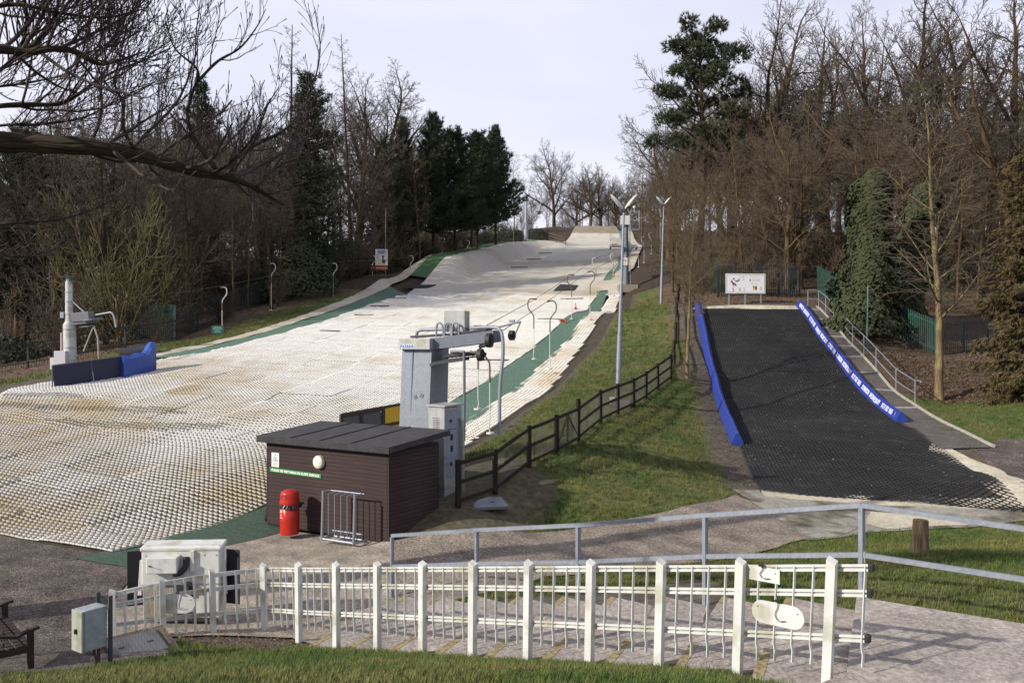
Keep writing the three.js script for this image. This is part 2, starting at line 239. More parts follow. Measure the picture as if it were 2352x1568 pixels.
  for (let j = 0; j < nd; j++) for (let i = 0; i < nx; i++) { const p = j * (nx + 1) + i; idx.push(p, p + 1, p + nx + 2, p, p + nx + 2, p + nx + 1); }
  const o = struct(obj('ground', raw(pos, idx, uv), m)); tag(o, 'grassy ground and woodland floor around the ski slope', 'ground');
  // the country beyond, on a coarser grid
  const xs = [], ds = []; for (let x = -200; x <= 200; x += 4) xs.push(x); for (let d = -60; d <= 340; d += 4) ds.push(d);
  const p2 = [], c2 = [], i2 = [], map = new Map();
  const vtx = (x, d) => { const key = x + ',' + d; if (!map.has(key)) { map.set(key, p2.length / 3); let dip = 0.02; if (d > 66 && d < 172 && x > -16 && x < 24) { const [su, sv] = slopeUV(x, d); if (su > -2.6 && su < slopeL(sv) + 3) dip = 0.25; } p2.push(x, H(x, d) - dip, -d); const q = 0.6 + 0.8 * fbm(x * 0.2, d * 0.2, 4); c2.push(0.09 * q, 0.06 * q, 0.037 * q); } return map.get(key); };
  const cell = (x, d, s) => { const A = vtx(x, d), B = vtx(x + s, d), Cc = vtx(x + s, d + s), D = vtx(x, d + s); i2.push(A, B, Cc, A, Cc, D); };
  for (let i = 0; i < xs.length - 1; i++) for (let j = 0; j < ds.length - 1; j++) { const x = xs[i], d = ds[j]; if (x >= X0 && x < X1 && d >= D0 - 2 && d < D1 - 2) { if (d === 70) continue; continue; } if (d >= 70 && d < 180 && x >= -40 && x < 40) { for (let q = 0; q < 4; q++) for (let r = 0; r < 4; r++) cell(x + r, d + q, 1); } else cell(x, d, 4); }
  const far = tex(512, (x, y) => 150 + 105 * (0.5 * tfbm(x, y, 32, 3) + 0.5 * tfbm(x, y, 8, 4)), true, 0.25);
  const m2 = mat([1, 1, 1], 1, { vertexColors: true, map: far, bumpMap: bumpT, bumpScale: 0.05 });
  const g2 = raw(p2, i2, null, c2); planarUV(g2); g2.userData.uvDone = true;
  tag(struct(obj('terrain', g2, m2)), 'wooded hillside stretching away behind the ski slope', 'terrain');
}
// ------------------------------------------------------------------ sheets that follow the ground
const { ShapeUtils, Vector2 } = THREE;
function wobble(P, amp, step = 0.35, freq = 1.3, seed = 0) { // densify an outline and let it wander
  const out = []; for (let i = 0; i < P.length; i++) { const a = P[i], b = P[(i + 1) % P.length], L = Math.hypot(b[0] - a[0], b[1] - a[1]), n = Math.max(1, Math.round(L / step)), nx = -(b[1] - a[1]) / L, ny = (b[0] - a[0]) / L; for (let k = 0; k < n; k++) { const t = k / n, x = lerp(a[0], b[0], t), d = lerp(a[1], b[1], t), w = amp * 2 * (fbm(x * freq + seed, d * freq + seed * 3, 3) - 0.5) * Math.min(1, 4 * t * (1 - t) + 0.15); out.push([x + nx * w, d + ny * w]); } }
  return out;
}
function clipCell(P, x0, x1, d0, d1) {
  const cut = (Q, f, g) => { const R = []; for (let i = 0; i < Q.length; i++) { const a = Q[i], b = Q[(i + 1) % Q.length], fa = f(a), fb = f(b); if (fa >= 0) R.push(a); if ((fa >= 0) !== (fb >= 0)) { const t = fa / (fa - fb); R.push([lerp(a[0], b[0], t), lerp(a[1], b[1], t)]); } } return R; };
  let Q = cut(P, p => p[0] - x0); if (Q.length < 3) return Q; Q = cut(Q, p => x1 - p[0]); if (Q.length < 3) return Q; Q = cut(Q, p => p[1] - d0); if (Q.length < 3) return Q; return cut(Q, p => d1 - p[1]);
}
function sheet(P, dy = 0.012, step = 0.5, hf = H, thick = 0) {
  const pos = [], uv = [], x0 = Math.min(...P.map(p => p[0])), x1 = Math.max(...P.map(p => p[0])), d0 = Math.min(...P.map(p => p[1])), d1 = Math.max(...P.map(p => p[1]));
  const put = (x, d) => { pos.push(x, hf(x, d) + dy, -d); uv.push(x, d); };
  for (let d = d0; d < d1; d += step) { const row = clipCell(P, x0 - 1, x1 + 1, d, d + step); if (row.length < 3) continue; for (let x = x0; x < x1; x += step) { const Q = clipCell(row, x, x + step, d, d + step); if (Q.length < 3) continue; const v2 = Q.map(q => new Vector2(q[0], q[1])); let tri; try { tri = ShapeUtils.triangulateShape(v2, []); } catch (e) { continue; } for (const [a, b, c] of tri) { const ar = (Q[b][0] - Q[a][0]) * (Q[c][1] - Q[a][1]) - (Q[c][0] - Q[a][0]) * (Q[b][1] - Q[a][1]); if (Math.abs(ar) < 1e-7) continue; for (const i of ar > 0 ? [a, b, c] : [a, c, b]) put(Q[i][0], Q[i][1]); } } }
  if (thick) for (let i = 0; i < P.length; i++) { const a = P[i], b = P[(i + 1) % P.length], ya = hf(...a) + dy, yb = hf(...b) + dy, q = [[a, ya], [b, yb], [b, yb - thick], [a, ya - thick]]; for (const k of [0, 1, 2, 0, 2, 3]) { pos.push(q[k][0][0], q[k][1], -q[k][0][1]); uv.push(q[k][0][0], q[k][1]); } }
  return raw(pos, null, uv);
}
// ------------------------------------------------------------------ bristle matting: zig-zag strips that meet to form diamonds
const PU = 0.128, PV = 0.122, R2 = Math.SQRT1_2;
function net(c0, c1, m0, m1, xd, colour, hw, hh, keep, lift = 0) {
  const pos = [], col = [], idx = [];
  for (let c = c0; c < c1; c++) {
    let prev = false;
    for (let m = m0; m <= m1; m++) {
      const j1 = NT[(c * 71 + m * 193) & 65535] - 0.5, u = c * PU + ((c + m) & 1 ? 1 : -1) * PU * 0.47 + j1 * 0.008, v = m * PV, now = !keep || keep(u, v); if (!now && !prev) continue;
      const [x, d] = xd(u, v), [xa, da] = xd(u + 0.1, v), e = 10, ux = (xa - x) * e, ud = (da - d) * e, y = H(x, d) + lay(x, d) + lift, k = pos.length / 3, h1 = hh * (0.9 + 0.25 * j1);
      pos.push(x - ux * hw, y - 0.012, -(d - ud * hw), x, y + h1, -d, x + ux * hw, y - 0.012, -(d + ud * hw));
      const q = colour(u, v, x, d), t = 0.93 + 0.14 * NT[(c * 31 + m * 57) & 65535]; for (let z = 0; z < 3; z++) col.push(q[0] * t, q[1] * t, q[2] * t);
      if (prev) { const a = k - 3; idx.push(a, k, k + 1, a, k + 1, a + 1, a + 1, k + 1, k + 2, a + 1, k + 2, a + 2); }
      prev = now;
    }
  }
  return idx.length ? raw(pos, idx, null, col) : null;
}
// the strips run cornerwise: b across them, a along them
const unturn = (b, a) => [(a - b) * R2, (a + b) * R2], turnedXD = (b, a) => slopeXD(...unturn(b, a));
function turnedNet(u0, u1, v0, v1, colour, hw, hh, keep, lift = 0) { const as = [], bs = []; for (const u of [u0, u1]) for (const v of [v0, v1]) { as.push((u + v) * R2); bs.push((v - u) * R2); } return net(Math.floor(Math.min(...bs) / PU) - 1, Math.ceil(Math.max(...bs) / PU) + 1, Math.floor(Math.min(...as) / PV) - 1, Math.ceil(Math.max(...as) / PV) + 1, turnedXD, (b, a) => colour(...unturn(b, a)), hw, hh, (b, a) => { const [u, v] = unturn(b, a); return u >= u0 && u < u1 && v >= v0 && v < v1 && (!keep || keep(u, v)); }, lift); }
const lay = (x, d) => 0.02 + 0.075 * (vnoise(x * 0.85 + 3, d * 0.62) - 0.5) + 0.03 * (vnoise(x * 2.3, d * 1.9 + 8) - 0.5);   // mats never lie quite flat
const bristle = mat([1, 1, 1], 0.85, { vertexColors: true });
const panelTone = (iu, iv) => NT[(iu * 389 + iv * 1013 + 77) & 65535];
function matColour(u, v) {
  const iu = Math.floor(u / 2.48), iv = Math.floor(v / 1.5 + (Math.floor(u / 2.48) & 1) * 0.4), p = panelTone(iu, iv), big = fbm(u * 0.16 + 4, v * 0.2 + 2, 3), fine = fbm(u * 1.1, v * 0.8 + 30, 3);
  let age = (big - 0.5) * 1.5 + (p - 0.5) * 0.22 + (fine - 0.5) * 0.8;
  age += v < 24 ? 0.16 * smooth(24, 6, v) + 0.1 * smooth(3, 14, u) : -0.06; if (u < 2.2) age += 0.18 * smooth(2.2, 0.2, u); if (v > 3 && v < 22 && p > 0.94) age += 0.26;
  age = clamp(age + (v < 24 ? lerp(0.13, 0.0, smooth(12, 24, v)) : 0.0));
  const f0 = v < 30 ? lerp(0.76, 1, smooth(2, 32, v)) : 1, w = [0.7 * f0, 0.682 * f0, 0.64 * f0], c = [0.585 * f0, 0.535 * f0, 0.45 * f0], t = [0.41, 0.325, 0.2], o = [0, 1, 2].map(i => age < 0.5 ? lerp(w[i], c[i], age * 2) : lerp(c[i], t[i], age * 2 - 1)); return o;
}
const skiSlope = thing('ski_slope_matting', 'long white and straw coloured bristle matting of the main ski slope', 'ski slope'); struct(skiSlope);
const VN = 60; let matCount = 0;
{ const pu = 2.48, pv = 1.5;      // one mat
  for (let iu = 0; iu * pu < 20; iu++) for (let iv = 0; iv * pv < VN; iv++) {
    const um = (iu + 0.5) * pu, vm = (iv + 0.5) * pv; if (um > slopeL(vm) + 1.3) continue;
    const [x, d] = slopeXD(um, vm); if (x < -0.66 * d - 1.5) continue;   // out of the picture
    const g = turnedNet(iu * pu, (iu + 1) * pu, iv * pv, (iv + 1) * pv, matColour, 0.021, 0.03, (u, v) => u <= slopeL(v) && v > 0.12 + 0.16 * panelTone(iu, 3), 0.032 + 0.034 * (panelTone(iu + 40, iv + 9) - 0.5));
    if (g) { obj('mat', g, bristle, skiSlope); matCount++; }
  }
}
const diamondT = tex(256, (x, y) => { const N = 4, a = x * N, b = y * N, fx = Math.abs((a % 1) - 0.5) * 2, fy = Math.abs((b % 1) - 0.5) * 2, e = Math.abs(fx + fy - 1); const s = e < 0.42 ? 1 : 0, n = tfbm(x, y, 16, 3); return s ? [225 + 30 * n, 225 + 30 * n, 222 + 30 * n] : [178 + 40 * n, 168 + 40 * n, 150 + 40 * n]; }, true, 1);
const farMat = mat([1, 1, 1], 0.9, { vertexColors: true, map: diamondT, bumpMap: tex(256, (x, y) => { const N = 4, fx = Math.abs(((x * N) % 1) - 0.5) * 2, fy = Math.abs(((y * N) % 1) - 0.5) * 2; return 255 * clamp(1 - 2 * Math.abs(fx + fy - 1)); }, false), bumpScale: 0.02 });
function matSheet(u0, u1, v0, v1, su, sv, dy, colour) {  // u0, u1 functions of v
  const pos = [], uv = [], col = [], idx = [], nv = Math.ceil((v1 - v0) / sv); let nu = Math.ceil((u1(v0) - u0(v0)) / su);
  for (let j = 0; j <= nv; j++) for (let i = 0; i <= nu; i++) { const v = lerp(v0, v1, j / nv), u = lerp(u0(v), u1(v), i / nu), [x, d] = slopeXD(u, v); pos.push(x, H(x, d) + lay(x, d) + dy, -d); uv.push((v - u) * R2 / 1.02, (u + v) * R2 / 0.98); col.push(...colour(u, v)); }
  for (let j = 0; j < nv; j++) for (let i = 0; i < nu; i++) { const p = j * (nu + 1) + i; idx.push(p, p + nu + 2, p + 1, p, p + nu + 1, p + nu + 2); }
  return raw(pos, idx, uv, col);
}
{ const g = matSheet(() => 0, v => slopeL(v), VN - 0.2, EL + 2.5, 0.4, 0.6, 0.02, (u, v) => { const c = matColour(u, v), f = clamp(1.02); if (v > 140) { const t = 0.7 + 0.3 * fbm(u, v, 2); return [lerp(c[0], 0.27, t), lerp(c[1], 0.225, t), lerp(c[2], 0.15, t)]; } return c; });
  const o = obj('upper_matting', g, farMat, skiSlope); o.userData.kind = 'stuff'; }
// white edging mats either side
const edgeCol = (u, v) => { const k = clamp((fbm(u * 0.9 + 50, v * 0.5, 3) - 0.42) * 2.6), t = 0.92 + 0.1 * vnoise(u * 5, v * 5); return [lerp(0.66, 0.54, k) * t, lerp(0.625, 0.45, k) * t, lerp(0.56, 0.33, k) * t]; };
const wr0 = polyline([[8, -1.75], [20, -1.7], [33, -1.4], [60, -0.75], [85, -1.0], [150, -1.2]]), wr1 = polyline([[8, -3.0], [20, -3.2], [33, -2.5], [60, -2.2], [85, -2.3], [150, -2.4]]);
for (let iv = 6; iv < VN / 1.5; iv++) { const g = turnedNet(-3.4, -1.2, iv * 1.5, iv * 1.5 + 1.5, edgeCol, 0.023, 0.032, (u, v) => u <= wr0(v) && u >= wr1(v) && v > 9.3 && !(v > 11.2 && v < 13 && Math.abs(u + 2.15) < 0.16)); if (g) obj('edging_mat', g, bristle, skiSlope); }
obj('edging_matting', matSheet(v => wr1(v), v => wr0(v), VN - 0.2, EL - 4, 0.4, 0.6, 0.03, edgeCol), farMat, skiSlope).userData.kind = 'stuff';
const wl0 = v => slopeL(v) + 1.7, wl1 = v => slopeL(v) + 2.9;
obj('edging_matting', matSheet(wl0, wl1, 23.5, 67.2, 0.3, 0.4, 0.05, edgeCol), farMat, skiSlope).userData.kind = 'stuff';
obj('edging_matting', matSheet(wl0, wl1, 67, 121, 0.4, 0.6, 0.06, edgeCol), farMat, skiSlope).userData.kind = 'stuff';
obj('edging_matting', matSheet(v => -2.3, v => 0.4, 62.5, 66.5, 0.3, 0.4, 0.05, edgeCol), farMat, skiSlope).userData.kind = 'stuff';
// green carpet runners
const carpetT = tex(512, (x, y) => { const a = tfbm(x, y, 64, 2), b = tfbm(x, y, 6, 4), f = 0.5 + 0.5 * Math.sin((y * 14 + 2.2 * tfbm(x, y, 4, 3)) * 6.283), k = 0.78 + 0.3 * a - 0.12 * b; return [lerp(76, 100, b) * k + 7 * f, lerp(110, 128, b) * k + 8 * f, lerp(96, 108, b) * k + 7 * f]; }, true, 0.33);
const carpetB = tex(512, (x, y) => 255 * (0.25 * tfbm(x, y, 64, 2) + 0.75 * tfbm(x * 0.5, y, 8, 3)), false, 0.33);
const greenCarpet = mat([1, 1, 1], 0.95, { map: carpetT, bumpMap: carpetB, bumpScale: 0.06 });
const dullCarpet = mat([0.5, 0.5, 0.44], 0.95, { map: carpetT, bumpMap: carpetB, bumpScale: 0.04 });
function runner(u0, u1, v0, v1, dy = 0.0) { const pos = [], uv = [], idx = [], nv = Math.ceil((v1 - v0) / 0.35), nu = 6; for (let j = 0; j <= nv; j++) for (let i = 0; i <= nu; i++) { const v = lerp(v0, v1, j / nv), a = u0(v) + 0.12 * (fbm(v * 0.9, 3, 2) - 0.5), b = u1(v) + 0.16 * (fbm(v * 0.8, 9, 2) - 0.5), u = lerp(a, b, i / nu), [x, d] = slopeXD(u, v); pos.push(x, H(x, d) + 0.022 + dy + 0.02 * fbm(x * 3, d * 2, 2), -d); uv.push(u, v); } for (let j = 0; j < nv; j++) for (let i = 0; i < nu; i++) { const p = j * (nu + 1) + i; idx.push(p, p + nu + 2, p + 1, p, p + nu + 1, p + nu + 2); } return raw(pos, idx, uv); }
tag(struct(obj('carpet_runner', runner(v => wr0(v) - 0.1, v => 0.15, 8, 62.3), greenCarpet)), 'green carpet runner beside the lift track, right of the white matting', 'carpet');
tag(struct(obj('carpet_runner', runner(v => wr0(v) - 0.1, v => 0.15, 66.5, 142), greenCarpet)), 'upper green carpet runner beside the lift track near the slope top', 'carpet');
tag(struct(obj('carpet_runner', runner(v => -1.7, v => 0.3, -0.5, 8.2), dullCarpet)), 'dull green carpet along the foot of the ski mats by the shed', 'carpet');
tag(struct(obj('carpet_runner', runner(v => slopeL(v) - 0.2, v => slopeL(v) + 1.85, 23.5, 57.5, 0.01), greenCarpet)), 'green carpet runner along the left edge of the lower ski slope', 'carpet');
tag(struct(obj('carpet_runner', runner(v => slopeL(v) - lerp(0, 0.2, smooth(75, 90, v)), v => slopeL(v) + lerp(2.2, 1.8, smooth(70, 90, v)), 64, 120, 0.03), mat([0.55, 0.75, 0.4], 0.95, { map: carpetT, bumpMap: carpetB, bumpScale: 0.04 }))), 'bright green carpet behind the banked left edge of the upper slope', 'carpet');
// dark rubber strips laid across the slope and two black mats
const rubber = mat([0.018, 0.017, 0.017], 0.8, { bumpMap: bumpT, bumpScale: 0.004 }), timber = mat([0.075, 0.05, 0.035], 0.9, { bumpMap: bumpT, bumpScale: 0.008 });
function onSlope(px, py) { let d = 30; for (let k = 0; k < 60; k++) { const y = H(AX(px, d), d), want = EYE + (784 - py) / F * d; d += clamp((want > y ? 1 : -1) * Math.abs(want - y) * 3, -3, 3); d = clamp(d, 12, 165); } return [AX(px, d), d]; }
const stripLabels = [[890, 931, 686, 'uppermost of the dark timber strips on the left of the lower slope'], [850, 893, 705, 'second dark timber strip down on the left of the lower slope'], [814, 857, 726, 'third dark timber strip down on the left of the lower slope'], [735, 780, 763, 'lowest dark timber strip on the left of the lower slope'], [1236, 1302, 735, 'dark timber strip by the fallen orange cone'], [1288, 1340, 688, 'dark timber strip below the square black rubber mat'], [1095, 1168, 830, 'dark timber strip just beyond the lift drive station'], [1174, 1212, 615, 'lowest thin strip on the upper slope'], [1210, 1243, 596, 'middle thin strip on the upper slope'], [1238, 1268, 582, 'topmost thin strip on the upper slope']];
for (const [a, b, y, label] of stripLabels) { const P = [], n = 6; const [xa, da] = onSlope(a, y), [xb, db] = onSlope(b, y); for (let i = 0; i <= n; i++) { const x = lerp(xa, xb, i / n), d = lerp(da, db, i / n); P.push(W(x, d, 0.06 + lay(x, d))); } tag(obj('timber_strip', sweep(P, rectProf(0.16, 0.09)), timber), label, 'strip', 'dark strips across the ski slope'); }
for (const [q, label] of [[[[1271, 669], [1318, 668], [1328, 657], [1287, 656]], 'square black rubber mat lying on the white slope'], [[[922, 662], [985, 662], [1003, 656], [945, 655]], 'long black rubber mat at the left edge where the slope steepens']]) { const P = q.map(p => onSlope(...p)); tag(obj('rubber_mat', sheet(P, 0.1, 0.5, (x, d) => H(x, d) + lay(x, d), 0.03), rubber), label, 'mat'); }

// ------------------------------------------------------------------ the small black training slope
const trainXD = (u, v) => { const t = v / 25.4, l = trainL(t), r = trainR(Math.min(t, 1.02)), w = Math.hypot(r[0] - l[0], r[1] - l[1]); return [lerp(l[0], r[0], u / w), lerp(l[1], r[1], u / w)]; };
const training = thing('training_slope_matting', 'black bristle matting of the short training slope', 'ski slope'); struct(training);
const blackCol = (u, v) => { const k = fbm(u * 0.5, v * 0.5 + 70, 3), b = 0.007 + 0.016 * k * k + (vnoise(u * 3, v * 3 + 40) > 0.8 ? 0.008 : 0); return [b, b * 1.02, b * 1.06]; };
const blackBristle = mat([1, 1, 1], 0.6, { vertexColors: true });
for (let iu = 0; iu < 3; iu++) for (let iv = 0; iv < 17; iv++) { const g = net(iu * 17, iu * 17 + 17 + (iu === 2 ? 6 : 0), iv * 13, iv * 13 + 13, trainXD, blackCol, 0.021, 0.034, (u, v) => u < 6.1 + 1.15 * v / 25.4 && v < 25.9, 0.025); if (g) obj('mat', g, blackBristle, training); }
{ // pale flecks of litter caught in the bristles
  const r = rng(5), pos = []; for (let i = 0; i < 3600; i++) { const u = r() * 6.1, v = r() * 25.2, band = vnoise(u * 0.25, v * 0.55 + 5); if (r() > smooth(0.4, 0.75, band) + 0.12) continue; const [x, d] = trainXD(u, v), y = H(x, d) + lay(x, d) + 0.04, s = 0.014 + 0.03 * r() * r(), a = r() * 6.28, c = Math.cos(a) * s, q = Math.sin(a) * s; pos.push(x - c, y, -d - q, x + c, y + s * 0.5, -d + q, x + q * 0.6, y + 0.004, -d - c * 0.6); }
  const o = obj('leaf_flecks', raw(pos), mat([0.62, 0.6, 0.55], 0.6)); o.userData.kind = 'stuff'; tag(o, 'pale leaf flecks scattered over the black training slope', 'litter');
}
const bedT = tex(512, (x, y) => { const k = 0.5 * tfbm(x, y, 64, 2) + 0.5 * tfbm(x, y, 8, 4), g = clamp((tfbm(x + 0.4, y + 0.2, 5, 4) - 0.5) * 5); return [lerp(165, 92, g) * (0.7 + 0.5 * k), lerp(160, 84, g) * (0.7 + 0.5 * k), lerp(148, 66, g) * (0.7 + 0.5 * k)]; }, true, 0.2);
const oldCarpet = mat([0.9, 0.9, 0.9], 0.95, { map: bedT, bumpMap: bumpT, bumpScale: 0.03 }), paleCarpet = mat([0.8, 0.77, 0.7], 0.95, { map: tex(512, (x, y) => { const k = 0.5 * tfbm(x, y, 48, 3) + 0.5 * tfbm(x, y, 6, 4), g = clamp((tfbm(x + 0.1, y + 0.7, 4, 4) - 0.58) * 4); return [lerp(235, 170, g) * (0.72 + 0.4 * k), lerp(228, 152, g) * (0.72 + 0.4 * k), lerp(212, 118, g) * (0.72 + 0.4 * k)]; }, true, 0.21), bumpMap: bumpT, bumpScale: 0.03 });
const noGrass = []; const flatAt = (px, py, y = 0) => { const d = (EYE - y) * F / (py - 784); return [AX(px, d), d]; };
const carpet = (q, m, dy, label, y0 = 0.03) => { const P = wobble(q.map(p => flatAt(p[0], p[1], y0)), 0.13, 0.3, 1.1, dy * 100); noGrass.push(P); tag(struct(obj('discarded_carpet', sheet(P, dy, 0.4), m)), label, 'carpet'); };
carpet([[1742, 1120], [1758, 1144], [1800, 1143], [1990, 1158], [2130, 1166], [2360, 1178], [2500, 1178], [2500, 1164], [2352, 1158], [1990, 1140]], paleCarpet, 0.012, 'tan stained carpet along the foot of the black training slope');
carpet([[1682, 1136], [1730, 1160], [1762, 1172], [1855, 1242], [1905, 1238], [2000, 1216], [2110, 1205], [2230, 1200], [2380, 1182], [2380, 1170], [1990, 1155], [1760, 1142], [1744, 1128]], oldCarpet, 0.02, 'grey mossy carpet sheet beyond the galvanised handrail');
carpet([[1768, 1165], [1850, 1160], [1935, 1172], [1985, 1200], [1925, 1232], [1862, 1240], [1800, 1195]], oldCarpet, 0.03, 'creased grey carpet piece left of the tall handrail post');
carpet([[2000, 1170], [2150, 1176], [2230, 1196], [2110, 1200], [2040, 1207], [1990, 1195]], paleCarpet, 0.032, 'pale carpet piece behind the tree stump');
{ const q = [[2140, 1020], [2185, 1030], [2240, 1058], [2300, 1080], [2360, 1106], [2360, 1172], [2275, 1128], [2190, 1082], [2132, 1040]]; const P = wobble(q.map(([a, b]) => onSlope(a, b)), 0.12, 0.3, 1.2, 4); tag(struct(obj('discarded_carpet', sheet(P, 0.02, 0.4), paleCarpet)), 'white carpet strip right of the black slope beside the gravel', 'carpet'); }
{ const P = [[11.2, 52.2], [17.7, 52.1], [17.8, 53.2], [14.5, 53.2], [11.1, 52.7]]; tag(struct(obj('discarded_carpet', sheet(P, 0.05, 0.4), paleCarpet)), 'pale carpet strip along the top edge of the training slope', 'carpet'); }
// ------------------------------------------------------------------ yard, path, stairs
function stony(base, spread, n = 512, rep = 0.5, flecks = 0.5) { return tex(n, (x, y) => { const s = tnoise(x * 128, y * 128, 128), t = tnoise(x * 64 + 0.3, y * 64, 64), b = tfbm(x, y, 6, 4), c = tfbm(x + 0.5, y + 0.2, 3, 4), k = 1 + spread * ((s - 0.5) * 1.3 * flecks + (t - 0.5) * 0.8 + (b - 0.5) * 0.9 + (c - 0.5) * 0.7); return base.map(v => clamp(v * k, 0, 255)); }, true, rep); }
const gritB = tex(256, (x, y) => 255 * (0.6 * tnoise(x * 64, y * 64, 64) + 0.4 * tnoise(x * 128, y * 128, 128)), false, 1);
const yardM = mat([1, 1, 1], 0.95, { map: stony([143, 133, 120], 0.46), bumpMap: gritB, bumpScale: 0.006 });
const gravelM = mat([1, 1, 1], 0.97, { map: stony([82, 73, 68], 0.75, 512, 0.45, 1), bumpMap: gritB, bumpScale: 0.02 });
const pathM = mat([1, 1, 1], 0.96, { map: stony([126, 115, 104], 0.42, 512, 0.4, 1), bumpMap: gritB, bumpScale: 0.014 });
const concreteM = mat([1, 1, 1], 0.93, { map: stony([152, 143, 136], 0.32, 512, 0.4), bumpMap: gritB, bumpScale: 0.006 });
const kerbM = mat([0.19, 0.165, 0.14], 0.95, { map: grainT, bumpMap: bumpT, bumpScale: 0.01 });
const fp = (px, py, y = 0) => flatAt(px, py, y);
{ // gravel yard at the left, paved yard by the shed, stony path to the right
  const gravel = wobble([fp(-420, 1290), fp(0, 1232), fp(235, 1272), fp(300, 1302), fp(318, 1312), fp(262, 1380), fp(200, 1410), fp(255, 1475), [-5.6, 12.9], [-4.9, 12.2], [-4.6, 11.4], [-5.4, 10.6], [-8, 10.6], [-14, 11]], 0.1, 0.3);
  noGrass.push(gravel); tag(struct(obj('gravel_yard', sheet(gravel, 0.014, 0.4), gravelM)), 'dark brown gravel yard below the ski mats at the left', 'gravel');
  const yard = wobble([fp(318, 1312), fp(300, 1302), fp(470, 1248), fp(520, 1222), fp(612, 1203), fp(905, 1246), fp(905, 1330), [-2.2, 15.6], stepN(0), [-3.6, 13.9], [-4.8, 13.7], [-5.7, 13.4], [-6.4, 13.2], [-6.9, 13.8], fp(200, 1410), fp(262, 1380)], 0.05, 0.3);
  noGrass.push(yard); tag(struct(obj('yard_paving', sheet(yard, 0.022, 0.4), yardM)), 'pale worn concrete paving in front of the brown shed', 'paving');
  const path = wobble([fp(893, 1248), fp(960, 1247), fp(1090, 1243), fp(1250, 1222), fp(1400, 1212), fp(1530, 1192), fp(1640, 1168), fp(1690, 1150), fp(1765, 1172), fp(1858, 1240), fp(1760, 1262), fp(1620, 1290), fp(1380, 1312), fp(1250, 1322), [0.2, 16.2], stepN(1).map((v, i) => v + STEPX[i]), [-2.2, 15.6]], 0.09, 0.3);
  noGrass.push(path); tag(struct(obj('stony_path', sheet(path, 0.018, 0.4), pathM)), 'stony pinkish path running from the shed toward the black slope', 'path');
  const g2 = wobble([[2225, 1030], [2300, 1008], [2420, 1010], [2420, 1150], [2352, 1110], [2290, 1082]].map(p => onSlope(...p)), 0.25, 0.4, 0.8, 6);
  noGrass.push(g2); tag(struct(obj('gravel_patch', sheet(g2, 0.012, 0.4), gravelM)), 'gravel track at the right edge beside the black slope', 'gravel');
  const land = [stepN(9), [3.24 - 0.55, 7.85], [2.9, 6.2], [8.5, 5.2], [12, 6.5], [11, 8.2], fp(2352, 1430, 1.5), [4.34, 10.72]];
  noGrass.push(land, [stepN(0), stepN(9), [stepN(9)[0] + STEPX[0], stepN(9)[1] + STEPX[1]], [stepN(0)[0] + STEPX[0], stepN(0)[1] + STEPX[1]]]); const o = tag(struct(obj('landing', sheet(land, 1.49, 0.6, () => 0, 0.5), concreteM)), 'pale concrete landing at the head of the stairs', 'landing');
}
const yellowM = mat([0.4, 0.36, 0.25], 0.92, { map: tex(256, (x, y) => { const w = clamp((tfbm(x, y, 10, 4) - 0.42) * 5); return [lerp(235, 190, w), lerp(225, 176, w), lerp(190, 160, w)]; }, true, 2), bumpMap: gritB, bumpScale: 0.004 });
const stairs = thing('concrete_stairs', 'long shallow concrete stairs with worn yellow nosings behind the white railing', 'stairs'); struct(stairs);
for (let k = 0; k < 9; k++) {
  const [x, d] = stepN(k), [x2, d2] = stepN(k + 1), off = [-0.22 * 0.45, -0.22 * 0.9], y = stepY(k);
  const q = [[x + off[0], d + off[1]], [x + STEPX[0], d + STEPX[1]], [x2 + STEPX[0] - 0.02, d2 + STEPX[1]], [x2 + off[0] - 0.02, d2 + off[1]]];
  obj('step', sheet(q, y, 0.5, () => 0, 0.32), concreteM, stairs);
  const e = 0.055, dx = (x2 - x), dd = (d2 - d), L = Math.hypot(dx, dd), ux = dx / L, ud = dd / L;          // worn paint on the nosing: thick near the railing, patchy at the far end
  const strip = (t0, t1) => { const a = [x + off[0] + (STEPX[0] - off[0]) * t0, d + off[1] + (STEPX[1] - off[1]) * t0], b = [x + off[0] + (STEPX[0] - off[0]) * t1, d + off[1] + (STEPX[1] - off[1]) * t1]; return sheet(wobble([a, b, [b[0] + ux * e * 1.6, b[1] + ud * e * 1.6], [a[0] + ux * e * 2, a[1] + ud * e * 2]], 0.012, 0.1, 6, k), y + 0.004, 0.5, () => 0, 0.06); };
  obj('nosing_paint', [strip(0.01, 0.24 + 0.1 * NT[k]), strip(0.88 - 0.06 * NT[k + 9], 0.995)], yellowM, stairs);
}
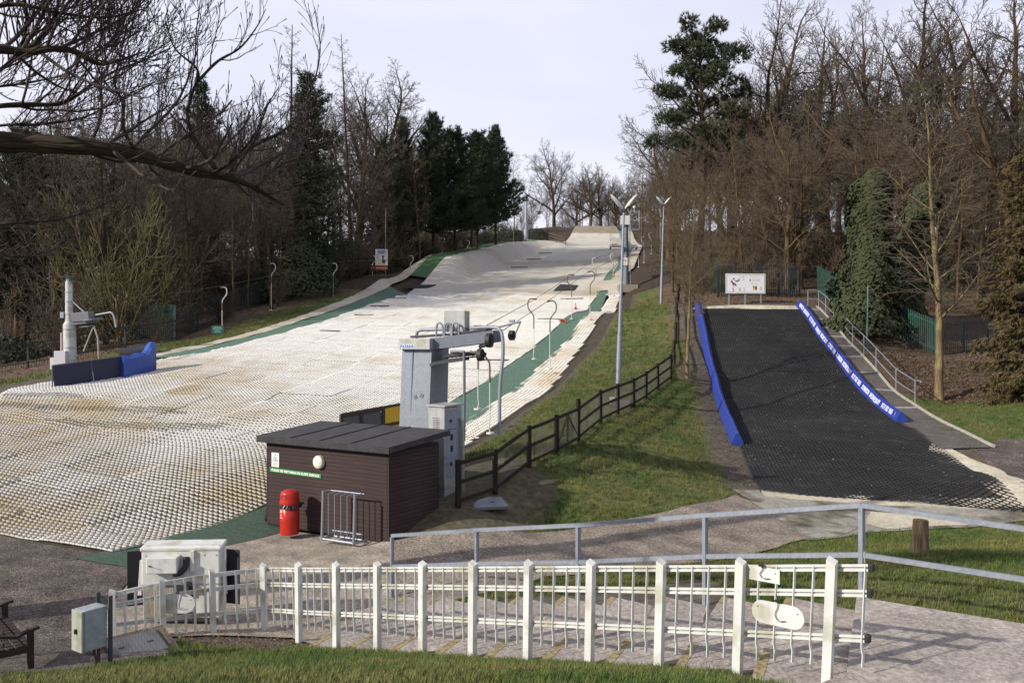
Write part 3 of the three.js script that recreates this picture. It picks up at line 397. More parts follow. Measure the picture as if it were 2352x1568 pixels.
// ------------------------------------------------------------------ white railing along the stairs
const whitePaint = mat([0.76, 0.77, 0.76], 0.42, { map: streakT, bumpMap: bumpT, bumpScale: 0.0012 }), blackM = mat([0.012, 0.012, 0.013], 0.6), darkSteel = mat([0.05, 0.05, 0.055], 0.5, { metalness: 0.4 });
{
  const rail = thing('white_railing', 'white metal railing with square posts and thin bars beside the stairs', 'railing');
  const posts = []; posts.push([-6.2, 13.25, 0.02, 0.80], [-5.52, 13.5, -0.02, 0.95], [-4.87, 13.9, -0.1, 1.06]);
  for (let i = 0; i <= 10; i++) posts.push([-4.15 + 0.724 * i, 14.3 - 0.593 * i, -0.2 + 0.161 * i, 1.15]);
  const turn = -Math.atan2(0.593, 0.724), up = new V3(0, 1, 0), r = rng(9);
  const fr = [0.915, 0.7, 0.32];
  const dirOf = k => { const a = posts[Math.max(0, k - 1)], b = posts[Math.min(posts.length - 1, k + 1)]; return Math.atan2(b[1] - a[1], b[0] - a[0]); };
  const leanX = k => k < 3 ? -0.03 : lerp(-0.03, 0.05, (k - 3) / 10);
  posts.forEach(([x, d, y, h], k) => {
    const g = new THREE.BoxGeometry(0.088, h + 0.25, 0.088), p = g.attributes.position; for (let i = 0; i < p.count; i++) if (p.getY(i) > 0) { p.setY(i, p.getY(i) - 0.02 * Math.sign(p.getX(i)) - 0.012 * Math.sign(p.getZ(i))); p.setX(i, p.getX(i) + leanX(k) * h); } g.computeVertexNormals();
    obj('post', place(g, x, y + h / 2 - 0.125, -d, 0, dirOf(k) + (k % 3 - 1) * 0.03, 0), whitePaint, rail);
  });
  const railPts = f => posts.map(([x, d, y, h], k) => new V3(x + leanX(k) * h * f, y + h * f, -d - 0.055));
  const endDir = new V3(0.724, 0.161, 0.593).multiplyScalar(0.42);
  fr.forEach(f => {
    const c = new THREE.CatmullRomCurve3(railPts(f), false, 'centripetal'), P = c.getPoints(60); const last = P[P.length - 1].clone().add(endDir); P.push(last);
    const bars = [[0, 0.022], [0, -0.022], [0.028, 0]].map(([o, v]) => sweep(P.map(p => p.clone().add(new V3(-0.63 * -o, v, -0.77 * o))), rectProf(0.022, 0.024)));
    obj('rail', bars, whitePaint, rail); obj('end_cap', rbox(0.05, 0.075, 0.07, 0.01, last.x + 0.01, last.y, last.z - 0.01, 0, turn, 0), blackM, rail);
  });
  const top = new THREE.CatmullRomCurve3(railPts(fr[0]), false, 'centripetal'), low = new THREE.CatmullRomCurve3(railPts(fr[2]), false, 'centripetal'), n = posts.length - 1;
  const barAt = (a, b, bend) => { const e = b.clone().addScaledVector(new V3().subVectors(b, a).normalize(), 0.26); const f = new V3(0.63, 0, 0.77).multiplyScalar(0.035); const P = [a.clone().add(f).add(new V3(0, 0.03, 0)), b.clone().add(f), b.clone().lerp(e, 0.3).add(f), b.clone().lerp(e, 0.55).addScaledVector(f, bend ? 1.5 : 1), e.addScaledVector(f, bend ? 1.5 : 1)];
    const side = new V3(0.77, 0, -0.63), pos = [], w = 0.0185, t = new V3(0.63, 0, 0.77).multiplyScalar(0.005); for (let i = 0; i < P.length - 1; i++) { const c = (q, s, o) => q.clone().addScaledVector(side, s * w).addScaledVector(t, o), A = [c(P[i], -1, 1), c(P[i], 1, 1), c(P[i], 1, -1), c(P[i], -1, -1)], B = [c(P[i + 1], -1, 1), c(P[i + 1], 1, 1), c(P[i + 1], 1, -1), c(P[i + 1], -1, -1)]; for (let k = 0; k < 4; k++) { const m = (k + 1) % 4; for (const v of [A[k], B[k], B[m], A[k], B[m], A[m]]) pos.push(v.x, v.y, v.z); } } return raw(pos); };
  for (let s = 0; s < n; s++) { const m = s < 3 ? 4 : 4; for (let j = 1; j <= m; j++) { const t = (s + j / (m + 1) + (r() - 0.5) * 0.03) / n; const a = new V3(), b = new V3(); top.getPoint(t, a); low.getPoint(t, b); obj('bar', barAt(a, b, s > 1), whitePaint, rail); } }
  { const a = top.getPoint(1).addScaledVector(endDir, 0.8), b = low.getPoint(1).addScaledVector(endDir, 0.8); obj('bar', barAt(a, b, true), whitePaint, rail); }
  // backs of small signs tied to the railing
  const face = (px, py, d, w, h, round) => { const p = at(px, py, d), s = new THREE.Shape(); if (round) { s.absarc(w / 2 - h / 2, 0, h / 2, -Math.PI / 2, Math.PI / 2); s.absarc(-w / 2 + h / 2, 0, h / 2, Math.PI / 2, 1.5 * Math.PI); } else { s.moveTo(-w / 2, -h / 2); s.lineTo(w / 2, -h / 2); s.lineTo(w / 2, h / 2); s.lineTo(-w / 2, h / 2); } const g = new THREE.ExtrudeGeometry(s, { depth: 0.006, bevelEnabled: false, curveSegments: 16 }); return { p, g }; };
  const signs = [[1787, 1411, 8.7, 0.55, 0.235, true, 'white oval sign plate tied to the railing near its right end'], [1752, 1318, 8.83, 0.37, 0.15, false, 'small white rectangular sign plate under the top rail'], [408, 1387, 13.56, 0.52, 0.3, true, 'white oval sign plate tied to the railing at the ticket gate']];
  for (const [px, py, d, w, h, round, label] of signs) { const { p, g } = face(px, py, d, w, h, round); const t = thing('sign_plate', label, 'sign', [p.x, p.y, p.z], turn * (px > 1000 ? 1 : -0.2)); obj('plate', g, whitePaint, t); const wire = pipe([[0, h * 0.9, 0.03], [0.01, h * 0.4, 0.02], [-0.02, 0, 0.02], [0.02, -h * 0.25, 0.02], [0.09, -h * 0.18, 0.03]], 0.004, 20, 5); obj('cable_tie', [wire, box(0.05, 0.012, 0.05, 0, h * 0.62, 0.03)], blackM, t); for (const s of [-0.38, 0.38]) obj('fixing', disc(0.006, 0.006, s * w, h * 0.2, 0.008, Math.PI / 2, 0, 0, 8), darkSteel, t); }
}
// ------------------------------------------------------------------ galvanised handrail on the far side of the stairs
const galv = mat([0.36, 0.375, 0.4], 0.5, { metalness: 0.35, map: galvT, bumpMap: bumpT, bumpScale: 0.001 }), galvDull = mat([0.28, 0.29, 0.31], 0.6, { metalness: 0.25, map: galvT });
{
  const hr = thing('galvanised_handrail', 'galvanised box section handrail running from the shed up beside the landing', 'handrail');
  const tops = [at(900, 1230, 16.1), at(1095, 1217, 14.8), at(1328, 1206, 13.4), at(1620, 1183, 12.03), at(1980, 1160, 10.67), at(2600, 1250, 9.2)], bases = [0, 0.05, 0.4, 0.95, 1.45, 1.44];
  const P = prof => prof; const b = 0.06;
  for (let i = 0; i < tops.length - 1; i++) { obj('rail', sweep([tops[i], tops[i + 1]], rectProf(b, b)), galv, hr); const f = k => { const p = tops[k].clone(); p.y = lerp(bases[k] > 1 ? bases[k] : p.y - 1.12, p.y, 0.5) - 0.02; return p; }; obj('mid_rail', sweep([f(i), f(i + 1)], rectProf(b * 0.85, b)), galv, hr); }
  tops.forEach((p, i) => { const base = Math.min(H(p.x, -p.z), bases[i]) - 0.15; const h = p.y - base; obj('post', box(b, h - 0.02, b, p.x, base + h / 2 - 0.02, p.z, 0, 0.6, 0), galv, hr); });
  obj('paint_splash', box(0.03, 0.14, 0.004, tops[4].x + 0.02, tops[4].y - 0.64, tops[4].z + 0.046, 0, 0.6, 0.05), whitePaint, hr);
}
// ------------------------------------------------------------------ timber shed
const plankTs = [0, 1, 2].map(s => tex(256, (x, y) => { const g = afbm(x + s * 0.3, y, 3, 40, 3), w = clamp((tfbm(x, y + s * 0.2, 3, 4) - 0.5) * 3), kn = clamp(1 - Math.hypot((x - 0.3 - s * 0.2) * 26, (y - 0.5) * 9)); const v = 0.62 + 0.55 * g + 0.3 * w - 0.35 * kn; return [54 * v, 37 * v, 36 * v]; }, true, 0.31, 3));
const plankMs = plankTs.map((t, i) => mat([0.78 + 0.1 * i, 0.75 + 0.08 * i, 0.75 + 0.08 * i], 0.85, { map: t, bumpMap: bumpT, bumpScale: 0.004 })), trimM = mat([0.026, 0.017, 0.016], 0.9, { bumpMap: bumpT, bumpScale: 0.004 });
const feltM = mat([1, 1, 1], 0.97, { map: stony([54, 53, 56], 0.4, 512, 0.8, 1), bumpMap: gritB, bumpScale: 0.006 });
const SHED = { x: -2.86, d: 19.76, w: 4.12, dep: 1.95, turn: -Math.atan2(2.22, 3.47) };   // origin at the front right corner, local +x to the right along the front, -z into the shed
function textPlate(w, h, draw, W2 = 512) { const c = document.createElement('canvas'); c.width = W2; c.height = Math.round(W2 * h / w); const g = c.getContext('2d'); draw(g, c.width, c.height); const t = new THREE.CanvasTexture(c); t.colorSpace = THREE.SRGBColorSpace; return t; }
function printed(name, w, h, t, parent, pos, thick = 0.004, turn = 0) { const g = new THREE.PlaneGeometry(w, h); g.userData.uvDone = true; const o = obj(name, g, new THREE.MeshStandardMaterial({ map: t, roughness: 0.55 }), parent); o.position.set(...pos); o.rotation.y = turn; return o; }
{
  const shed = thing('timber_shed', 'dark brown timber shed with grey felt roof beside the ski lift', 'shed', [SHED.x, 0, -SHED.d], SHED.turn);
  const w = SHED.w, dep = SHED.dep, r = rng(21), H0 = 2.1, n = 23, bh = H0 / n;
  obj('wall_core', box(w - 0.06, 2.2, dep - 0.06, -w / 2, 1.08, -dep / 2), trimM, shed);
  const board = (L) => { const g = new THREE.BoxGeometry(L, bh - 0.004, 0.022), p = g.attributes.position; for (let i = 0; i < p.count; i++) if (p.getY(i) > 0 && p.getZ(i) > 0) p.setZ(i, p.getZ(i) - 0.012); g.computeVertexNormals(); planarUV(g); return g; };
  const gf = board(w - 0.1), gs = board(dep - 0.1);
  for (let i = 0; i < n; i++) {
    const a = share('plank', gf, plankMs[(i * 7 + (i >> 1)) % 3], shed, [-w / 2, (i + 0.5) * bh + 0.02, 0.0 + (r() - 0.5) * 0.003]); a.scale.x = 1; 
    share('plank', gs, plankMs[(i * 5 + 1) % 3], shed, [0.0, (i + 0.5) * bh + 0.02 + 0.0, -dep / 2], Math.PI / 2);
    share('plank', gs, plankMs[(i * 5 + 2) % 3], shed, [-w, (i + 0.5) * bh + 0.02, -dep / 2], -Math.PI / 2);
  }
  for (const x of [-0.02, -w + 0.02]) obj('corner_trim', box(0.05, 2.14, 0.05, x, 1.07, -0.02), trimM, shed);
  const rx = -Math.atan2(0.2, 2.2) * -1, roof = obj('roof', box(w + 0.32, 0.05, dep + 0.34, -w / 2, 2.35, -dep / 2, rx), feltM, shed);
  obj('fascia', [box(w + 0.34, 0.16, 0.03, -w / 2, 2.2, 0.185, 0), sweep([[0.18, 2.21, 0.17], [0.18, 2.405, -dep - 0.17]], rectProf(0.03, 0.14)), sweep([[-w - 0.18, 2.21, 0.17], [-w - 0.18, 2.405, -dep - 0.17]], rectProf(0.03, 0.14))], feltM, shed);
  for (const f of [0.24, 0.49, 0.74]) obj('roof_batten', box(0.035, 0.028, dep + 0.26, -w * (1 - f), 2.385, -dep / 2, rx), feltM, roof.parent);
  const bl = obj('bulkhead_light', [place(new THREE.SphereGeometry(0.165, 24, 12, 0, 6.29, 0, Math.PI / 2).scale(1, 0.45, 1), -w * 0.535, 1.74, 0.075, Math.PI / 2), disc(0.165, 0.065, -w * 0.535, 1.74, 0.045, Math.PI / 2)], mat([0.68, 0.69, 0.58], 0.35), shed);
  // the two notices on the front
  const t1 = textPlate(1.82, 0.105, (g, W2, H2) => { g.fillStyle = '#2f7a45'; g.fillRect(0, 0, W2, H2); g.fillStyle = '#f2f2ea'; g.font = `bold ${Math.round(H2 * 0.82)}px sans-serif`; g.textAlign = 'center'; g.textBaseline = 'middle'; const s = W2 * 0.94 / g.measureText('PLEASE DO NOT WALK ON SLOPE SURFACE').width; g.save(); g.translate(W2 / 2, H2 * 0.54); g.scale(s, 1); g.fillText('PLEASE DO NOT WALK ON SLOPE SURFACE', 0, 0); g.restore(); }, 1400);
  const sp = thing('notice_strip', 'green notice strip reading please do not walk on slope surface', 'sign', [SHED.x, 0, -SHED.d], SHED.turn); obj('board', box(1.84, 0.115, 0.008, -w * 0.745, 1.405, 0.021, 0, 0, -0.012), mat([0.03, 0.12, 0.045], 0.6), sp); const q1 = printed('lettering', 1.82, 0.105, t1, sp, [-w * 0.745, 1.405, 0.0262]); q1.rotation.z = -0.012;
  const t2 = textPlate(0.27, 0.36, (g, W2, H2) => { g.fillStyle = '#dcdcd8'; g.fillRect(0, 0, W2, H2); g.strokeStyle = '#1c1c1c'; g.lineWidth = W2 * 0.05; g.beginPath(); g.moveTo(W2 * 0.5, H2 * 0.1); g.lineTo(W2 * 0.86, H2 * 0.58); g.lineTo(W2 * 0.14, H2 * 0.58); g.closePath(); g.stroke(); g.fillStyle = '#1c1c1c'; g.beginPath(); g.moveTo(W2 * 0.44, H2 * 0.3); g.lineTo(W2 * 0.66, H2 * 0.5); g.lineTo(W2 * 0.52, H2 * 0.5); g.lineTo(W2 * 0.4, H2 * 0.4); g.fill(); g.fillRect(W2 * 0.3, H2 * 0.52, W2 * 0.38, H2 * 0.02); g.fillStyle = '#56565a'; for (const [a, b, c] of [[0.3, 0.7, 0.42], [0.22, 0.8, 0.6], [0.22, 0.88, 0.62]]) for (let k = 0; k < 8; k++) g.fillRect(W2 * (a + c * k / 8), H2 * b, W2 * c / 12, H2 * 0.05); }, 256);
  const ws = thing('warning_notice', 'white warning notice with black triangle on the shed front', 'sign', [SHED.x, 0, -SHED.d], SHED.turn); obj('board', box(0.275, 0.365, 0.006, -w * 0.918, 1.675, 0.02), mat([0.6, 0.6, 0.58], 0.6), ws); printed('print', 0.27, 0.36, t2, ws, [-w * 0.918, 1.675, 0.0242]);
}
const shedLocal = (lx, ly, lz) => { const c = Math.cos(SHED.turn), s = Math.sin(SHED.turn); return [SHED.x + lx * c + lz * s, ly, -SHED.d - lx * s + lz * c]; };
// ------------------------------------------------------------------ things in the yard
const redM = mat([0.55, 0.022, 0.012], 0.32, { map: grainT }), bagM = mat([0.012, 0.012, 0.018], 0.35);
{ const b = thing('litter_bin', 'red plastic litter bin with black bag standing before the shed', 'litter bin', [-5.42, 0.02, -20.75], 0.45);
  const lathe = pts => new THREE.LatheGeometry(pts.map(p => new Vector2(...p)), 32);
  obj('body', lathe([[0, 0], [0.215, 0], [0.228, 0.02], [0.232, 0.35], [0.232, 0.68], [0.0, 0.7]]), redM, b);
  obj('lid', lathe([[0.236, 0.72], [0.24, 0.74], [0.24, 0.8], [0.226, 0.83], [0.222, 0.98], [0.2, 1.03], [0.1, 1.075], [0, 1.085]]), redM, b);
  const mouth = (z) => { const s = new THREE.Shape(); s.absellipse(0, 0, 0.09, 0.05, 0, 6.283); const g = new THREE.ExtrudeGeometry(s, { depth: 0.02, bevelEnabled: false, curveSegments: 20 }), p = g.attributes.position; for (let i = 0; i < p.count; i++) { const x = p.getX(i), a = x / 0.225; p.setX(i, Math.sin(a) * (0.222 + p.getZ(i) * 0.3)); p.setZ(i, Math.cos(a) * (0.222 + p.getZ(i) * 0.3)); } g.computeVertexNormals(); return place(g, 0, 0.915, 0, 0, z); };
  obj('mouth', mouth(-0.9), blackM, b); obj('mouth', mouth(2.2), blackM, b);
  const bag = new THREE.CylinderGeometry(0.25, 0.275, 0.085, 72, 4, true), bp = bag.attributes.position, r = rng(3); for (let i = 0; i < bp.count; i++) { const a = Math.atan2(bp.getZ(i), bp.getX(i)), k = 1 + 0.06 * Math.sin(a * 23 + bp.getY(i) * 30) + 0.04 * Math.sin(a * 11); bp.setX(i, bp.getX(i) * k); bp.setZ(i, bp.getZ(i) * k); bp.setY(i, bp.getY(i) + 0.015 * Math.sin(a * 3)); } bag.computeVertexNormals(); obj('bag', [place(bag, 0, 0.685, 0), place(new THREE.SphereGeometry(0.07, 10, 8).scale(1.3, 0.5, 0.7), 0.27, 0.72, 0)], bagM, b);
  const t = textPlate(0.2, 0.24, (g, W2, H2) => { g.fillStyle = '#c42a1c'; g.fillRect(0, 0, W2, H2); g.fillStyle = '#f0e8e4'; for (const x of [0.35, 0.62]) { g.beginPath(); g.moveTo(W2 * x, 0); g.quadraticCurveTo(W2 * (x + 0.22), H2 * 0.2, W2 * (x - 0.1), H2 * 0.36); g.lineTo(W2 * (x - 0.18), H2 * 0.32); g.quadraticCurveTo(W2 * (x + 0.06), H2 * 0.2, W2 * (x - 0.08), 0); g.fill(); } g.font = `bold ${H2 * 0.24}px sans-serif`; g.fillText("2's", W2 * 0.25, H2 * 0.68); g.fillRect(W2 * 0.2, H2 * 0.85, W2 * 0.6, H2 * 0.05); }, 128);
  const lg = new THREE.CylinderGeometry(0.2335, 0.2335, 0.22, 10, 1, true, -0.42, 0.84); lg.userData.uvDone = true; const l = obj('printed_mark', lg, new THREE.MeshStandardMaterial({ map: t, roughness: 0.4 }), b); l.position.y = 0.5; l.rotation.y = -1.25; }
const rackM = mat([0.4, 0.41, 0.44], 0.38, { metalness: 0.5, map: galvT });
{ const p = shedLocal(-1.02, 0.03, 0.62), k = thing('ski_rack', 'grey tubular steel ski rack standing in front of the shed', 'ski rack', p, SHED.turn + 0.05);
  const w = 0.96, h = 1.16, dz = 0.36;
  obj('base_tube', rod([-w / 2 - 0.05, 0.035, 0], [w / 2 + 0.02, 0.035, 0], 0.032), rackM, k); obj('base_tube', rod([-w / 2 + 0.03, 0.035, -dz], [w / 2 - 0.05, 0.035, -dz], 0.028), rackM, k);
  for (const s of [-1, 1]) { obj('side_tube', rod([s * w / 2, 0.035, 0.04], [s * w / 2 + 0.05, 0.035, -dz - 0.1], 0.03), rackM, k); obj('upright', rod([s * w / 2, 0.05, 0], [s * w / 2 + 0.02, h, -0.02], 0.034), rackM, k); obj('arm', rod([s * w / 2, h - 0.02, -0.02], [s * w / 2 + 0.1, h - 0.01, -0.2], 0.016), rackM, k); obj('arm', rod([s * w / 2, 0.2, -0.02], [s * w / 2 + 0.1, 0.21, -0.2], 0.016), rackM, k); }
  obj('rear_rail', rod([-w / 2 + 0.1, h - 0.01, -0.2], [w / 2 + 0.14, h - 0.01, -0.2], 0.018), rackM, k); obj('rear_rail', rod([-w / 2 + 0.1, 0.21, -0.2], [w / 2 + 0.1, 0.21, -0.2], 0.018), rackM, k);
  for (let i = 0; i < 4; i++) { const x = -w / 2 + 0.19 * (i + 1); obj('divider', [rod([x, 0.16, -0.01], [x, h - 0.06, -0.01], 0.012, 0.012, 6), rod([x, h - 0.06, -0.01], [x + 0.11, h - 0.01, -0.2], 0.011, 0.011, 6), rod([x, 0.16, -0.01], [x + 0.1, 0.21, -0.2], 0.011, 0.011, 6)], rackM, k); } }
for (const [dx, lean, label] of [[0, 0.3, 'dark plank leaning on the left end of the shed, outer one'], [0.14, 0.24, 'dark plank leaning on the left end of the shed, inner one']]) { const p = shedLocal(-SHED.w - 0.42 + dx, 0.02, -0.25 + dx); tag(obj('leaning_plank', box(0.05, 1.15, 0.09, p[0] + 0.17, 0.56, p[2], 0, SHED.turn, -lean), mat([0.02, 0.018, 0.018], 0.7, { bumpMap: bumpT, bumpScale: 0.003 })), label, 'plank'); }
// ------------------------------------------------------------------ white ticket gate behind the railing
{ const white = mat([0.74, 0.75, 0.74], 0.4, { map: streakT }), g = thing('ticket_gate', 'white boxy ski pass gate with black side flaps behind the railing', 'ticket gate', [-5.57, 0.0, -14.45], 0.06);
  obj('cabinet', rbox(1.3, 0.66, 0.34, 0.035, 0, 0.94, 0), white, g); obj('hood', rbox(1.34, 0.07, 0.4, 0.025, 0.0, 1.24, -0.01, 0.12), white, g);
  obj('lower_panel', [rbox(0.52, 0.66, 0.26, 0.02, -0.38, 0.34, -0.02)], mat([0.34, 0.31, 0.26], 0.85, { map: streakT, bumpMap: bumpT, bumpScale: 0.006 }), g); obj('lower_panel', rbox(0.44, 0.66, 0.3, 0.03, 0.42, 0.34, 0), white, g);
  obj('motor_cover', rbox(0.5, 0.27, 0.22, 0.02, -0.25, 0.99, 0.25), white, g); obj('side_bracket', rbox(0.07, 0.36, 0.05, 0.01, 0.2, 1.02, 0.19), white, g);
  for (const s of [-1, 1]) { obj('flap', box(0.02, 0.92, 0.26, 0, 0, 0).applyMatrix4(new THREE.Matrix4().makeTranslation(s * (s < 0 ? 0.8 : 0.82), 0.7, 0).multiply(new THREE.Matrix4().makeRotationY(1.2 * s))), mat([0.012, 0.011, 0.016], 0.75), g); obj('flap_arm', rbox(0.07, 0.6, 0.06, 0.015, s * 0.69, 0.72, 0.05, 0, 0, s * 0.06), white, g); }
  obj('hose', pipe([[0.1, 1.1, 0.2], [0.1, 0.94, 0.24], [0.02, 0.85, 0.29], [-0.08, 0.84, 0.3]], 0.05, 20, 10), blackM, g); obj('gear', [disc(0.075, 0.06, 0.13, 0.6, 0.2, Math.PI / 2), disc(0.04, 0.1, 0.13, 0.6, 0.22, Math.PI / 2), box(0.3, 0.2, 0.04, 0.08, 0.52, 0.16)], darkSteel, g);
  const rr = rng(12); for (let i = 0; i < 14; i++) obj('rivet', disc(0.009, 0.006, -0.58 + 1.16 * (i % 7) / 6 + 0.02 * rr(), i < 7 ? 1.2 : 1.11, 0.174, Math.PI / 2, 0, 0, 8), darkSteel, g);
  obj('latch', [box(0.04, 0.018, 0.012, -0.44, 0.99, 0.365), rod([-0.42, 0.985, 0.37], [-0.24, 0.92, 0.365], 0.003, 0.003, 5)], blackM, g);
  obj('foot', box(1.2, 0.06, 0.34, 0, 0.03, 0), darkSteel, g); }
// ------------------------------------------------------------------ grey electrical box, bench, covers, stump
{ const gm = mat([0.36, 0.41, 0.43], 0.42, { map: grainT }), p = [-5.37, H(-5.37, 10.85), -10.85], e = thing('electrical_box', 'grey electrical box on two posts beside the bench', 'electrical box', p, 0.98);
  obj('case', rbox(0.3, 0.52, 0.24, 0.012, 0, 0.5, 0), gm, e); obj('door', rbox(0.03, 0.52, 0.235, 0.01, -0.172, 0.5, 0), mat([0.44, 0.46, 0.42], 0.45, { map: streakT }), e); obj('lock', rbox(0.035, 0.06, 0.03, 0.008, -0.2, 0.5, 0.0), mat([0.05, 0.02, 0.02], 0.5), e);
  for (const z of [-0.14, 0.14]) obj('post', rbox(0.055, 0.92, 0.03, 0.008, 0.178, 0.42, z), mat([0.06, 0.065, 0.07], 0.6, { metalness: 0.3 }), e); obj('strut', rod([0.05, -0.05, 0.05], [0.02, 0.25, 0.03], 0.02), timber, e); }
const benchM = mat([0.95, 0.95, 0.85], 0.85, { map: plankTs[1], bumpMap: bumpT, bumpScale: 0.004 });
{ const b = thing('bench', 'weathered wooden bench with curved arm at the left edge', 'bench', [-6.93, H(-6.6, 11.3) - 0.03, -11.45], 2.3);
  const w = 1.5; for (const s of [-1, 1]) { const x = s * w / 2; obj('leg', rbox(0.06, 0.62, 0.075, 0.006, x, 0.31, 0.24), benchM, b); obj('leg', rbox(0.06, 0.94, 0.07, 0.006, x, 0.46, -0.28, -0.12), benchM, b); obj('arm_rest', sweep([[x, 0.6, -0.3], [x, 0.61, -0.12], [x, 0.57, 0.08], [x, 0.62, 0.22], [x, 0.645, 0.34]], rectProf(0.08, 0.035)), benchM, b); obj('seat_rail', rbox(0.05, 0.08, 0.5, 0.005, x, 0.38, 0), benchM, b); }
  for (let i = 0; i < 5; i++) obj('seat_slat', rbox(w + 0.04, 0.025, 0.075, 0.005, 0, 0.43, 0.22 - 0.1 * i), benchM, b); for (let i = 0; i < 9; i++) obj('back_slat', rbox(0.05, 0.4, 0.02, 0.004, -w / 2 + 0.15 + i * 0.15, 0.66, -0.32, -0.12), benchM, b); obj('back_rail', rbox(w, 0.08, 0.045, 0.006, 0, 0.89, -0.345, -0.12), benchM, b); obj('stretcher', rbox(w, 0.06, 0.04, 0.005, 0, 0.36, 0.24), benchM, b); }
{ const iron = mat([0.17, 0.17, 0.19], 0.5, { metalness: 0.4, bumpMap: tex(256, (x, y) => { const a = (x * 8) % 1, b = (y * 8) % 1, k = (Math.floor(x * 8) + Math.floor(y * 8)) & 1; return (k ? Math.abs(a - 0.5) < 0.18 : Math.abs(b - 0.5) < 0.18) ? 255 : 60; }, false, 2), bumpScale: 0.006, map: streakT });
  const c = thing('manhole_cover', 'square patterned iron manhole cover on the bank by the railing', 'manhole cover', [-5.35, H(-5.35, 12.1) + 0.02, -12.1], 0.72); const th = new THREE.Group(); 
  const f = obj('concrete_surround', [box(1.02, 0.12, 0.86, 0, -0.02, 0)], mat([0.17, 0.145, 0.12], 0.95, { map: stony([200, 190, 180], 0.4), bumpMap: gritB, bumpScale: 0.02 }), c); obj('frame', [box(0.76, 0.03, 0.62, 0, 0.045, 0)], darkSteel, c); obj('lid', box(0.72, 0.02, 0.58, 0, 0.062, 0), iron, c); for (const s of [-0.2, 0.2]) obj('keyhole', box(0.08, 0.006, 0.025, s, 0.075, 0), blackM, c); c.rotation.order = 'YXZ'; c.rotation.x = 0.2; c.rotation.z = 0.02;
  const c2 = thing('manhole_cover', 'smooth pale manhole cover in the grass right of the shed', 'manhole cover', [-0.62, H(-0.62, 21.9) + 0.02, -21.9], 0.25); obj('frame', box(0.98, 0.05, 0.98, 0, 0, 0), mat([0.16, 0.16, 0.15], 0.8, { map: grainT }), c2); obj('lid', box(0.86, 0.03, 0.86, 0, 0.024, 0), mat([0.32, 0.33, 0.35], 0.5, { map: galvT, metalness: 0.2 }), c2); obj('handle', box(0.12, 0.012, 0.03, 0.1, 0.044, 0.05), blackM, c2); c2.rotation.order = 'YXZ'; c2.rotation.x = 0.1; }
const barkT = tex(256, (x, y) => { const r = afbm(x, y, 20, 6, 4), m = clamp((tfbm(x + 0.2, y, 6, 4) - 0.45) * 3), v = 0.55 + 0.8 * r; return [lerp(128, 116, m) * v, lerp(108, 118, m) * v, lerp(88, 74, m) * v]; }, true, 1.2, 0.6), barkB = tex(256, (x, y) => 255 * afbm(x, y, 24, 6, 4), false, 1.2, 0.6);
const stumpM = mat([0.95, 0.95, 0.95], 0.95, { map: barkT, bumpMap: barkB, bumpScale: 0.03 });
{ const x = AX(2114, 16), t = thing('tree_stump', 'short sawn tree stump on the grass behind the handrail', 'tree stump', [x, H(x, 16) - 0.08, -16]); const g = new THREE.CylinderGeometry(0.135, 0.17, 0.72, 20, 6, true), p = g.attributes.position; for (let i = 0; i < p.count; i++) { const a = Math.atan2(p.getZ(i), p.getX(i)), y = p.getY(i) + 0.36, k = 1 + 0.05 * Math.sin(a * 3 + 1) + 0.04 * Math.sin(a * 7 + y * 4) + 0.35 * Math.max(0, 0.18 - y) * (1 + Math.sin(a * 5)); p.setX(i, p.getX(i) * k); p.setZ(i, p.getZ(i) * k); } g.computeVertexNormals(); obj('trunk', place(g, 0, 0.36, 0, 0, 0, -0.03), stumpM, t); obj('cut_face', disc(0.13, 0.02, 0.011, 0.715, 0, 0, 0, -0.03), mat([0.3, 0.22, 0.13], 0.9, { map: tex(128, (x, y) => { const r = Math.hypot(x - 0.5, y - 0.5), v = 190 + 50 * Math.sin(r * 130 + 3 * tfbm(x, y, 4, 2)); return [v, v * 0.93, v * 0.8]; }, true, 1) }), t); }
